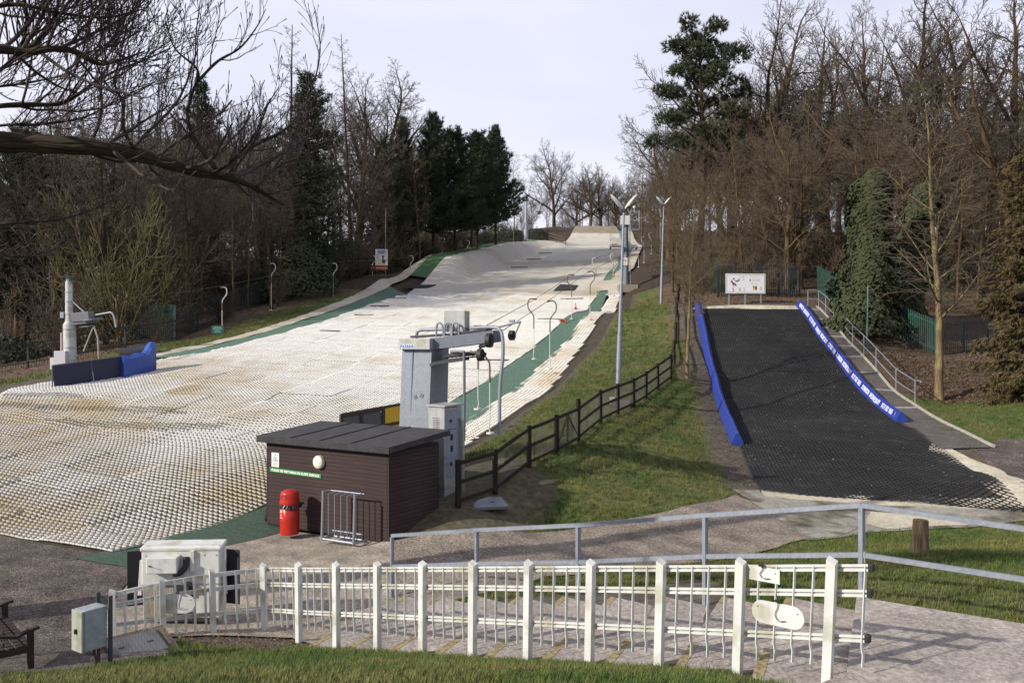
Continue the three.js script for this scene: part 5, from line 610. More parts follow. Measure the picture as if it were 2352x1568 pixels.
{ const tarM = mat([1, 1, 1], 0.95, { map: stony([86, 80, 78], 0.3, 512, 0.5, 1), bumpMap: gritB, bumpScale: 0.006 }), lineM = mat([0.46, 0.43, 0.38], 0.85, { map: grainT });
  const wk = thing('tarmac_walkway', 'dark tarmac walkway with pale step edges right of the black slope', 'walkway'); struct(wk); const wd = t => 1.2 + 1.0 * Math.pow(clamp(t), 1.2), L = [], R = []; for (let t = -0.03; t <= 0.8; t += 0.03) { const [x, d] = trainR(t); L.push([x + 0.1, d]); R.push([x + wd(t), d]); }
  obj('surface', sheet([...L, ...R.slice().reverse()], 0.05, 0.4), tarM, wk); obj('edge_line', sweep(R.map(([x, d]) => W(x + 0.03, d, 0.08)), rectProf(0.1, 0.09)), lineM, wk);
  for (const py of [713, 735, 755, 775, 796.5, 821, 856.5, 896.7, 939]) { let best = 0, be = 1e9; for (let t = -0.02; t < 0.8; t += 0.002) { const [x, d] = trainR(t), y = 784 - (H(x + 0.8, d) - EYE) / d * F; if (Math.abs(y - py) < be) { be = Math.abs(y - py); best = t; } } const [x, d] = trainR(best); obj('step_edge', sweep([W(x + 0.25, d, 0.075), W(x + wd(best), d, 0.075)], rectProf(0.09, 0.06)), lineM, wk); }
  const hr = thing('tubular_handrail', 'slim galvanised handrail beside the tarmac walkway', 'handrail'), hp = []; const ts = [-0.03, 0.03, 0.09, 0.15, 0.215, 0.28, 0.345, 0.44, 0.52]; for (const t of ts) { const [x, d] = trainR(t); hp.push(W(x + wd(t) + 0.14, d)); } const first = W(trainR(-0.03)[0] + wd(0) - 0.5, 52.9); const all = [first, ...hp];
  for (const p of all) obj('post', rod(p.clone().add(new V3(0, -0.1, 0)), p.clone().add(new V3(0, 1.08, 0)), 0.024, 0.024, 8), galv, hr); for (const [nm, y] of [['top_rail', 1.08], ['mid_rail', 0.52]]) obj(nm, pipe(all.map(p => p.clone().add(new V3(0, y, 0))), 0.024, 60, 8, false, 0.05), galv, hr); const e = all[all.length - 1]; obj('rail_end', pipe([e.clone().add(new V3(0, 1.08, 0)), e.clone().add(new V3(0.1, 1.07, 0.25)), e.clone().add(new V3(0.12, 1.0, 0.3))], 0.024, 10, 8), galv, hr); }
{ // the SKI board
  const d = 53.6, c = at(1713, 651, d), w = 2.58, h = 1.24, t = thing('ski_sign_board', 'white SKI sign board on three posts above the black slope', 'sign', [c.x, c.y - h / 2, c.z], 0.12);
  const tx = textPlate(w, h, (g, W2, H2) => { const X = v => v * W2, Y = v => v * H2; g.fillStyle = '#ecebec'; g.fillRect(0, 0, W2, H2); g.strokeStyle = '#3a3436'; g.lineWidth = Y(0.022); g.strokeRect(X(0.022), Y(0.05), X(0.956), Y(0.9)); g.fillStyle = '#e2e3e6'; g.fillRect(X(0.03), Y(0.08), X(0.94), Y(0.84));
    g.fillStyle = '#5e6661'; for (const q of [[0.3, 0.42, 0.34, 0.2, 0.35, 0.36], [0.36, 0.16, 0.39, 0.12, 0.37, 0.2], [0.4, 0.26, 0.43, 0.14, 0.455, 0.12], [0.44, 0.2, 0.47, 0.13, 0.455, 0.2], [0.37, 0.3, 0.41, 0.36, 0.38, 0.33], [0.43, 0.28, 0.47, 0.27, 0.45, 0.34], [0.49, 0.14, 0.5, 0.12, 0.51, 0.15], [0.52, 0.17, 0.55, 0.2, 0.53, 0.2]]) { g.beginPath(); g.moveTo(X(q[0]), Y(q[1])); g.lineTo(X(q[2]), Y(q[3])); g.lineTo(X(q[4]), Y(q[5])); g.fill(); }
    g.fillStyle = '#8d9590'; g.beginPath(); g.moveTo(X(0.27), Y(0.36)); g.lineTo(X(0.335), Y(0.22)); g.lineTo(X(0.35), Y(0.38)); g.lineTo(X(0.29), Y(0.44)); g.fill(); g.fillStyle = '#241c20'; g.beginPath(); g.arc(X(0.2), Y(0.26), Y(0.045), 0, 6.3); g.fill(); g.lineWidth = Y(0.045); g.strokeStyle = '#3a1218'; g.beginPath(); g.moveTo(X(0.165), Y(0.33)); g.lineTo(X(0.13), Y(0.42)); g.lineTo(X(0.14), Y(0.46)); g.moveTo(X(0.22), Y(0.34)); g.lineTo(X(0.3), Y(0.41)); g.stroke(); g.strokeStyle = '#8c1822'; g.lineWidth = Y(0.07); g.beginPath(); g.moveTo(X(0.165), Y(0.4)); g.lineTo(X(0.175), Y(0.52)); g.lineTo(X(0.21), Y(0.62)); g.moveTo(X(0.19), Y(0.48)); g.lineTo(X(0.23), Y(0.52)); g.lineTo(X(0.26), Y(0.61)); g.stroke(); g.strokeStyle = '#302830'; g.lineWidth = Y(0.02); g.beginPath(); g.moveTo(X(0.2), Y(0.66)); g.lineTo(X(0.23), Y(0.65)); g.moveTo(X(0.25), Y(0.65)); g.lineTo(X(0.29), Y(0.64)); g.stroke();
    g.fillStyle = '#9a1f24'; g.textBaseline = 'alphabetic'; g.font = `bold ${Y(0.25)}px sans-serif`; g.fillText('S', X(0.155), Y(0.9)); g.fillText('K', X(0.31), Y(0.9)); g.fillText('I', X(0.435), Y(0.9)); g.fillStyle = '#ecebec'; g.fillRect(X(0.325), Y(0.72), X(0.012), Y(0.16)); g.fillRect(X(0.45), Y(0.73), X(0.01), Y(0.15));
    g.font = `bold ${Y(0.17)}px sans-serif`; g.fillStyle = '#a02028'; g.fillText('R', X(0.59), Y(0.39)); g.strokeStyle = '#d8a4a6'; g.lineWidth = Y(0.012); g.strokeText('ICOH', X(0.665), Y(0.39)); g.fillStyle = '#8e9394'; g.font = `${Y(0.07)}px sans-serif`; g.fillText('A Partnership with', X(0.6), Y(0.17)); g.strokeStyle = '#a9a8a4'; g.lineWidth = Y(0.02); g.beginPath(); g.arc(X(0.67), Y(0.51), Y(0.045), 0, 6.3); g.stroke(); g.fillStyle = '#b9b9b8'; g.fillRect(X(0.72), Y(0.5), X(0.1), Y(0.025)); g.fillStyle = '#c98a2c'; g.fillRect(X(0.685), Y(0.62), X(0.1), Y(0.21)); g.fillStyle = '#1a2430'; g.fillRect(X(0.755), Y(0.62), X(0.03), Y(0.2)); g.fillStyle = '#1f5868'; g.fillRect(X(0.685), Y(0.62), X(0.03), Y(0.08)); g.fillStyle = '#e8c878'; g.fillRect(X(0.7), Y(0.7), X(0.02), Y(0.12)); g.fillStyle = '#77787c'; for (let i = 0; i < 4; i++) g.fillRect(X(0.86), Y(0.67 + i * 0.045), X(0.05 + 0.02 * (i & 1)), Y(0.018)); }, 1024);
  obj('board', box(w, h, 0.04, 0, h / 2, 0), mat([0.7, 0.7, 0.7], 0.6), t); printed('board_print', w, h, tx, t, [0, h / 2, 0.0225]); for (const x of [-w * 0.41, 0, w * 0.4]) { const wx = c.x + x, gy = H(wx, d) - (c.y - h / 2) - 0.2; obj('post', box(0.07, h / 2 - gy, 0.07, x, (h / 2 + gy) / 2, -0.06), galv, t); } }
{ // tall poster on the left, small green notice
  const d = 80, c = at(876, 596, d), w = 1.15, h = 1.95, t = thing('tall_poster', 'tall ski poster with red foot band against the dark trees', 'poster', [c.x, c.y, c.z], 0.15);
  const tx = textPlate(w, h, (g, W2, H2) => { const X = v => v * W2, Y = v => v * H2; g.fillStyle = '#cfc9bd'; g.fillRect(0, 0, W2, H2); g.fillStyle = '#8f9cbc'; g.fillRect(X(0.15), Y(0.04), X(0.7), Y(0.2)); g.fillStyle = '#3b517f'; for (let i = 0; i < 4; i++) g.fillRect(X(0.18 + 0.05 * i), Y(0.06 + i * 0.045), X(0.62 - 0.1 * i), Y(0.022)); g.fillStyle = '#7b5b50'; for (let i = 0; i < 4; i++) g.fillRect(X(0.06), Y(0.3 + i * 0.05), X(0.26 - 0.03 * (i & 1)), Y(0.016)); g.fillStyle = '#393b4b'; g.beginPath(); g.moveTo(X(0.5), Y(0.3)); g.lineTo(X(0.75), Y(0.3)); g.lineTo(X(0.66), Y(0.45)); g.lineTo(X(0.85), Y(0.56)); g.lineTo(X(0.72), Y(0.74)); g.lineTo(X(0.5), Y(0.6)); g.lineTo(X(0.58), Y(0.46)); g.fill(); g.fillStyle = '#d6cf72'; g.fillRect(X(0.15), Y(0.62), X(0.4), Y(0.12)); g.fillStyle = '#5c6b22'; g.font = `bold italic ${Y(0.1)}px sans-serif`; g.fillText('CTC', X(0.2), Y(0.72)); g.fillStyle = '#8f3a26'; g.fillRect(0, Y(0.77), W2, Y(0.23)); g.fillStyle = '#ead9d2'; g.font = `bold ${Y(0.062)}px sans-serif`; g.save(); g.translate(X(0.05), Y(0.93)); g.scale(X(0.9) / g.measureText('UP TO 50% OFF!').width, 1); g.fillText('UP TO 50% OFF!', 0, 0); g.restore(); }, 512);
  obj('board', box(w, h, 0.04, 0, 0, 0), mat([0.5, 0.5, 0.48], 0.7), t); printed('poster_print', w, h, tx, t, [0, 0, 0.0225]); const gy = H(c.x, d) - c.y; for (const s of [-0.35, 0.35]) obj('post', box(0.06, -gy, 0.06, s * w, gy / 2, -0.05), timber, t);
  const pole = thing('slim_post', 'slim pale pole rising behind the tall poster', 'post', [c.x + 0.05, H(c.x, d + 2), c.z - 2]); obj('pole', rod([0, 0, 0], [0.05, 6.6, 0], 0.05, 0.035, 8), galvDull, pole);
  const d2 = 54, c2 = at(499, 757, d2), t2 = thing('green_notice', 'small dark green notice board on the left grass verge', 'sign', [c2.x, c2.y, c2.z], 0.2), tx2 = textPlate(0.72, 0.5, (g, W2, H2) => { g.fillStyle = '#1d5a4c'; g.fillRect(0, 0, W2, H2); g.fillStyle = '#9fc0b4'; [[0.2, 0.12, 0.6], [0.1, 0.27, 0.8], [0.12, 0.42, 0.76], [0.3, 0.58, 0.42], [0.2, 0.75, 0.6]].forEach(([a, b, c]) => { for (let k = 0; k < 12; k++) g.fillRect(W2 * (a + c * k / 12), H2 * b, W2 * c / 17, H2 * 0.07); }); }, 256);
  obj('board', box(0.74, 0.52, 0.03, 0, 0, 0), mat([0.02, 0.08, 0.065], 0.6), t2); printed('notice_print', 0.72, 0.5, tx2, t2, [0, 0, 0.017]); const g2 = H(c2.x, d2) - c2.y; for (const s of [-0.26, 0.26]) obj('post', box(0.04, 0.26 - g2, 0.04, s, (g2 + 0.26) / 2, -0.04), galvDull, t2); }
// ------------------------------------------------------------------ blue crash barrier, rolled mat, cones
{ const A = onSlope(118, 893), B = onSlope(278, 868), Cc = onSlope(350, 852), t = thing('crash_barrier', 'dark blue crash barrier with bright blue padded end at the left', 'barrier'); const a = W(A[0], A[1], 0.02), b = W(B[0], B[1], 0.02), c = W(Cc[0], Cc[1], 0.02); const h = 0.98; const panel = (p, q) => sweep([p.clone().add(new V3(0, h / 2, 0)), q.clone().add(new V3(0, h / 2, 0))], rectProf(0.06, h)); const m = a.clone().lerp(b, 0.57), navy = mat([0.012, 0.014, 0.05], 0.6);
  obj('panel', panel(a.clone().lerp(m, 0.03), m.clone().lerp(a, 0.012)), navy, t); obj('panel', panel(m.clone().lerp(b, 0.012), b), navy, t); const dir = b.clone().sub(a).normalize(), n = new V3(dir.z, 0, -dir.x); obj('frame', [rod(a.clone().addScaledVector(n, -0.05).add(new V3(0, -0.1, 0)), a.clone().addScaledVector(n, -0.05).add(new V3(0, h + 0.05, 0)), 0.03), sweep([a.clone().add(new V3(0, h + 0.02, 0)), b.clone().add(new V3(0, h + 0.02, 0))], rectProf(0.1, 0.05))], mat([0.12, 0.11, 0.1], 0.7), t);
  const P = [], seg = 12; for (let i = 0; i <= seg; i++) P.push(b.clone().lerp(c, -0.02 + 1.04 * i / seg).add(new V3(0, 0, 0))); const hh = i => h * (1.0 + 0.42 * smooth(0.66, 0.92, i / seg) + 0.03 * Math.sin(i * 1.3)) ; const pos = [], prof = i => { const k = hh(i), w = 0.3 + 0.12 * Math.sin(i / seg * 3.1); return [[-w, 0], [-w * 1.1, k * 0.4], [-w * 0.9, k * 0.9], [-w * 0.5, k], [w * 0.5, k], [w, k * 0.85], [w, 0]]; }; const R = P.map((p, i) => prof(i).map(([s, y]) => p.clone().addScaledVector(n, -s).add(new V3(0, y, 0)))); for (let i = 0; i < seg; i++) for (let j = 0; j < 7; j++) { const k = (j + 1) % 7; for (const v of [R[i][j], R[i + 1][k], R[i][k], R[i][j], R[i + 1][j], R[i + 1][k]]) pos.push(v.x, v.y, v.z); } for (const r of [R[0], R[seg]]) for (let j = 1; j < 6; j++) for (const v of [r[0], r[j], r[j + 1]]) pos.push(v.x, v.y, v.z); obj('padded_end', raw(pos), mat([0.018, 0.06, 0.3], 0.35, { }), t);
  const d = 47.5, r0 = at(278, 810, d), r1 = at(338, 800, d), roll = thing('rolled_mat', 'rolled up grey bristle mat lying beyond the blue barrier', 'mat', [0, 0, 0]); const up = new V3(0, H(r0.x, d) + 0.3 - r0.y, 0); obj('roll', rod(r0.clone().add(new V3(0, -0.05, 0)), r1.clone(), 0.27, 0.27, 16), mat([0.2, 0.2, 0.22], 0.85, { bumpMap: tex(128, (x, y) => { const e = Math.abs(Math.abs(((x * 6) % 1) - 0.5) * 2 + Math.abs(((y * 6) % 1) - 0.5) * 2 - 1); return e < 0.3 ? 255 : 0; }, false, 1.5), bumpScale: 0.06 }), roll);
  const rt = mat([0.06, 0.05, 0.04], 0.9); obj('prop', rod(r0.clone().lerp(r1, 0.5).add(new V3(0, -0.2, 0)), r0.clone().lerp(r1, 0.5).setY(H((r0.x + r1.x) / 2, d) - 0.1), 0.2, 0.24, 8), rt, roll); }
{ const cm = mat([0.6, 0.09, 0.03], 0.5, { map: grainT }), band = mat([0.62, 0.6, 0.57], 0.5); const cone = (px, py, lie, label) => { const [x, d] = onSlope(px, py), t = thing('traffic_cone', label, 'traffic cone', [x, H(x, d) + 0.06, -d], 0.5); const g = [place(new THREE.CylinderGeometry(0.025, 0.11, 0.46, 18), 0, 0.25, 0), box(0.3, 0.03, 0.3, 0, 0.015, 0)]; obj('body', g, cm, t); obj('band', place(new THREE.CylinderGeometry(0.062, 0.078, 0.1, 18), 0, 0.27, 0), lie ? cm : band, t); if (lie) { t.rotation.z = 1.35; t.position.y += 0.1; } return t; }; cone(1322, 711, false, 'upright orange traffic cone on the green carpet runner'); cone(1297, 743, true, 'fallen orange traffic cone on the green carpet runner'); }
// ------------------------------------------------------------------ timber post and rail fence with wire mesh
const fenceM = mat([0.085, 0.078, 0.05], 0.93, { map: barkT, bumpMap: bumpT, bumpScale: 0.006 }), wireM = mat([0.16, 0.15, 0.13], 0.6, { metalness: 0.3 });
{ const f = thing('timber_fence', 'green stained post and rail fence with wire mesh climbing the bank', 'fence'), pts = [[1052, 21.3], [1137, 22.6], [1215, 24.2], [1279, 26.2], [1328, 28.4], [1379, 30.8], [1419, 33], [1455, 35], [1484, 36.6], [1511, 38], [1541, 39.6], [1549, 43], [1552, 47], [1554, 51.5], [1557, 57], [1560, 62]].map(([px, d]) => [AX(px, d), d]);
  pts.forEach(([x, d], i) => { const tall = i === 4 ? 1.42 : 1.18; obj('post', box(0.11, tall + 0.3, 0.11, x, H(x, d) + tall / 2 - 0.15, -d, 0, 0.5, 0.01 * Math.sin(i * 3)), fenceM, f); });
  for (let i = 0; i < pts.length - 1; i++) { const a = pts[i], b = pts[i + 1]; for (const y of i === 3 ? [1.08, 0.12] : [1.08, 0.6, 0.14]) obj('rail', sweep([W(a[0], a[1], y), W(b[0], b[1], y)], rectProf(0.05, 0.09)), fenceM, f);
    if (i === 3) { obj('gate_brace', sweep([W(a[0], a[1], 0.15), W(lerp(a[0], b[0], 0.5), lerp(a[1], b[1], 0.5), 1.05)], rectProf(0.04, 0.05)), timber, f); obj('gate_brace', sweep([W(b[0], b[1], 0.15), W(lerp(a[0], b[0], 0.5), lerp(a[1], b[1], 0.5), 1.05)], rectProf(0.04, 0.05)), timber, f); obj('gate_brace', sweep([W(lerp(a[0], b[0], 0.48), lerp(a[1], b[1], 0.48), 0.15), W(lerp(a[0], b[0], 0.5), lerp(a[1], b[1], 0.5), 1.05)], rectProf(0.04, 0.05)), timber, f); }
    if (i < 10) { const L = Math.hypot(b[0] - a[0], b[1] - a[1]), n = Math.round(L / 0.075), pos = []; const q = (s, y) => W(lerp(a[0], b[0], s), lerp(a[1], b[1], s), y).add(new V3(0, 0, 0.03)); const wire = (p, r) => { const w = 0.003; for (const v of [[p.x - w, p.y, p.z], [p.x + w, p.y, p.z], [r.x + w, r.y, r.z], [p.x - w, p.y, p.z], [r.x + w, r.y, r.z], [r.x - w, r.y, r.z]]) pos.push(...v); }; const sl = 0.92 / L; for (let k = -Math.round(0.92 / 0.075); k < n; k++) for (const sg of [1, -1]) { let s0 = k / n, s1 = s0 + sl, y0 = 0.14, y1 = 1.06; if (s0 < 0) { y0 += (-s0 / sl) * 0.92; s0 = 0; } if (s1 > 1) { y1 -= (s1 - 1) / sl * 0.92; s1 = 1; } if (s1 <= s0) continue; if (sg > 0) wire(q(s0, y0), q(s1, y1)); else wire(q(1 - s0, y0), q(1 - s1, y1)); } const o = obj('wire_mesh', raw(pos), wireM, f); o.userData.kind = 'stuff'; } } }
// ------------------------------------------------------------------ steel palisade and bar fences
const palGreen = mat([0.022, 0.075, 0.058], 0.5), palDark = mat([0.016, 0.022, 0.02], 0.6);
const paleGeo = (() => { const s = new THREE.Shape(); s.moveTo(-0.034, 0); s.lineTo(0.034, 0); s.lineTo(0.034, 1.92); s.lineTo(0.012, 2.0); s.lineTo(0, 1.94); s.lineTo(-0.012, 2.0); s.lineTo(-0.034, 1.92); return new THREE.ExtrudeGeometry(s, { depth: 0.012, bevelEnabled: false }); })(), barGeo = new THREE.CylinderGeometry(0.011, 0.011, 1.3, 6).translate(0, 0.65, 0);
function palisade(label, pts, m, geo, sp, h, hide) { const f = thing(geo === paleGeo ? 'palisade_fence' : 'bar_fence', label, 'fence'); for (let i = 0; i < pts.length - 1; i++) { const a = pts[i], b = pts[i + 1], L = Math.hypot(b[0] - a[0], b[1] - a[1]), n = Math.round(L / sp), turn = Math.atan2(b[1] - a[1], b[0] - a[0]); for (let k = 0; k < n; k++) { const s = (k + 0.5) / n, x = lerp(a[0], b[0], s), d = lerp(a[1], b[1], s); const o = share(geo === paleGeo ? 'pale' : 'bar', geo, m, f, [x, H(x, d), -d], turn); o.scale.y = h / (geo === paleGeo ? 2 : 1.3); } for (const y of [0.18, 0.86]) obj('rail', sweep([W(a[0], a[1], h * y).add(new V3(0, 0, -0.03)), W(b[0], b[1], h * y).add(new V3(0, 0, -0.03))], rectProf(0.04, 0.05)), m, f); }
  pts.forEach(([x, d]) => obj('post', box(0.1, h + 0.2, 0.06, x, H(x, d) + h / 2 - 0.1, -d - 0.06), m, f)); return f; }
const pp = (px, d) => [AX(px, d), d];
palisade('green palisade fence seen edge on before the left wood', [pp(300, 60), pp(348, 57), pp(400, 54.5)], palGreen, paleGeo, 0.15, 2.3);
palisade('dark palisade fence running along the foot of the left wood', [pp(402, 54.6), pp(452, 58), pp(500, 61), pp(556, 65), pp(610, 69)], palDark, paleGeo, 0.17, 2.0);
palisade('low dark bar fence behind the lift return pylon on the left', [pp(-30, 47), pp(62, 48), pp(170, 49), pp(285, 50.5), pp(400, 53.5)], palDark, barGeo, 0.13, 1.55);
palisade('dark palisade fence behind the SKI sign board', [pp(1650, 57), pp(1720, 57.2), pp(1790, 57.4), pp(1838, 57.5)], palDark, paleGeo, 0.15, 2.1);
palisade('green palisade fence to the left of the SKI sign board', [pp(1612, 66), pp(1660, 62)], palGreen, paleGeo, 0.15, 2.2);
palisade('green palisade fence behind the top of the slim handrail', [pp(1880, 58), pp(1915, 55.5), pp(1948, 53.5)], palGreen, paleGeo, 0.15, 2.1);
palisade('green palisade panel right of the ivy covered tree', [pp(2072, 48.5), pp(2150, 46.5)], palGreen, paleGeo, 0.14, 2.0);
palisade('dark palisade fence behind the pale trunked tree at right', [pp(2152, 46.6), pp(2215, 47.5), pp(2270, 48.5), pp(2360, 50)], palDark, paleGeo, 0.15, 1.9);
palisade('dark palisade fence under the pines at the upper left', [pp(880, 104), pp(960, 112), pp(1040, 120), pp(1110, 128)], palDark, paleGeo, 0.24, 2.0);
{ const t = thing('timber_barrier', 'brown post and rail barrier near the top of the slope', 'barrier'); const a = pp(1258, 138), b = pp(1300, 130); for (const s of [0, 0.5, 1]) { const x = lerp(a[0], b[0], s), d = lerp(a[1], b[1], s); obj('post', box(0.12, 1.5, 0.12, x, H(x, d) + 0.6, -d), timber, t); } for (const y of [1.3, 0.85, 0.4]) obj('rail', sweep([W(a[0], a[1], y), W(b[0], b[1], y)], rectProf(0.08, 0.16)), timber, t); }
// ------------------------------------------------------------------ trees
class Wood { // collects tapered tubes
  constructor() { this.p = []; this.n = []; this.i = []; this.u = []; }
  tube(pts, rad, sides) {
    const m = pts.length, base = this.p.length / 3, t = new V3(), a = new V3(), b = new V3(); let run = 0; a.set(1, 0, 0);
    for (let k = 0; k < m; k++) {
      t.subVectors(pts[Math.min(k + 1, m - 1)], pts[Math.max(k - 1, 0)]).normalize(); if (k === 0) { a.set(Math.abs(t.y) < 0.9 ? 0 : 1, Math.abs(t.y) < 0.9 ? 1 : 0, 0); } a.addScaledVector(t, -a.dot(t)).normalize(); b.crossVectors(t, a); if (k) run += pts[k].distanceTo(pts[k - 1]);
      for (let s = 0; s < sides; s++) { const w = s / sides * 6.28319, c = Math.cos(w), q = Math.sin(w), nx = a.x * c + b.x * q, ny = a.y * c + b.y * q, nz = a.z * c + b.z * q; this.p.push(pts[k].x + nx * rad[k], pts[k].y + ny * rad[k], pts[k].z + nz * rad[k]); this.n.push(nx, ny, nz); this.u.push(s / sides * Math.max(0.2, 6.28 * rad[0]), run); }
    }
    for (let k = 0; k < m - 1; k++) for (let s = 0; s < sides; s++) { const s2 = (s + 1) % sides, A = base + k * sides + s, B = base + k * sides + s2; this.i.push(A, B, B + sides, A, B + sides, A + sides); }
  }
  geo(uv) { return raw(this.p, this.i, uv ? this.u : null, null, this.n); }
}
const UP = new V3(0, 1, 0);
function grow(S, seed) { // S: species, returns { wood, twigs } geometries, base at the origin
  const r = rng(seed), wood = new Wood(), twigs = new Wood(), ends = [];
  const rv = () => new V3(r() - 0.5, r() - 0.5, r() - 0.5).multiplyScalar(2);
  function branch(lv, p, dir, len, rad) {
    const L = S.lv[lv], n = L.seg, pts = [p.clone()], rs = [rad], d = dir.clone();
    for (let k = 1; k <= n; k++) { d.addScaledVector(rv(), L.wig).addScaledVector(UP, L.up * (L.upEnd ? (k / n) : 1)).normalize(); pts.push(pts[k - 1].clone().addScaledVector(d, len / n)); rs.push(Math.max(S.rmin, rad * lerp(1, L.taper, Math.pow(k / n, L.tp || 1)))); }
    if (lv === 0 && S.flare) { rs[0] *= S.flare; }
    (lv <= S.woodTo ? wood : twigs).tube(pts, rs, L.sides);
    const nx = S.lv[lv + 1]; if (!nx) { ends.push([pts[n], d.clone()]); return; }
    const cnt = Math.max(1, Math.round(nx.n * (lv === 0 ? 1 : 0.6 + 0.4 * len / (S.lv[lv].ref || len)) + (r() - 0.5))); let az = r() * 6.28;
    for (let c = 0; c < cnt; c++) {
      const t = lerp(nx.from, nx.to ?? 0.98, (c + 0.15 + 0.7 * r()) / cnt), f = t * n, i = Math.min(n - 1, Math.floor(f)), q = pts[i].clone().lerp(pts[i + 1], f - i), ax = new V3().subVectors(pts[i + 1], pts[i]).normalize();
      az += 2.4 + (r() - 0.5) * 0.9; const s = new V3().crossVectors(ax, Math.abs(ax.y) > 0.95 ? new V3(1, 0, 0) : UP).normalize(), s2 = new V3().crossVectors(ax, s), out = s.multiplyScalar(Math.cos(az)).addScaledVector(s2, Math.sin(az) * (nx.flat ?? 1)).normalize();
      const ang = (nx.ang + (nx.angTop !== undefined ? (nx.angTop - nx.ang) * t : 0)) * (0.75 + 0.5 * r()), nd = ax.clone().multiplyScalar(Math.cos(ang)).addScaledVector(out, Math.sin(ang)).normalize();
      const sh = nx.shape ? nx.shape((t - nx.from) / (1 - nx.from)) : 1 - 0.45 * t, rr = lerp(rs[i], rs[i + 1], f - i) * nx.rr * (0.8 + 0.4 * r());
      branch(lv + 1, q, nd, len * nx.len * sh * (0.7 + 0.6 * r()), Math.max(S.rmin, Math.min(rr, rs[i] * 0.85)));
    }
    if (nx.lead) branch(lv + 1, pts[n], d, len * nx.len * 0.6, rs[n]);
  }
  branch(0, new V3(0, -0.4, 0), new V3((r() - 0.5) * (S.lean || 0.06), 1, (r() - 0.5) * (S.lean || 0.06)).normalize(), S.h, S.r);
  return { wood: wood.geo(true), twigs: twigs.geo(false), ends };
}
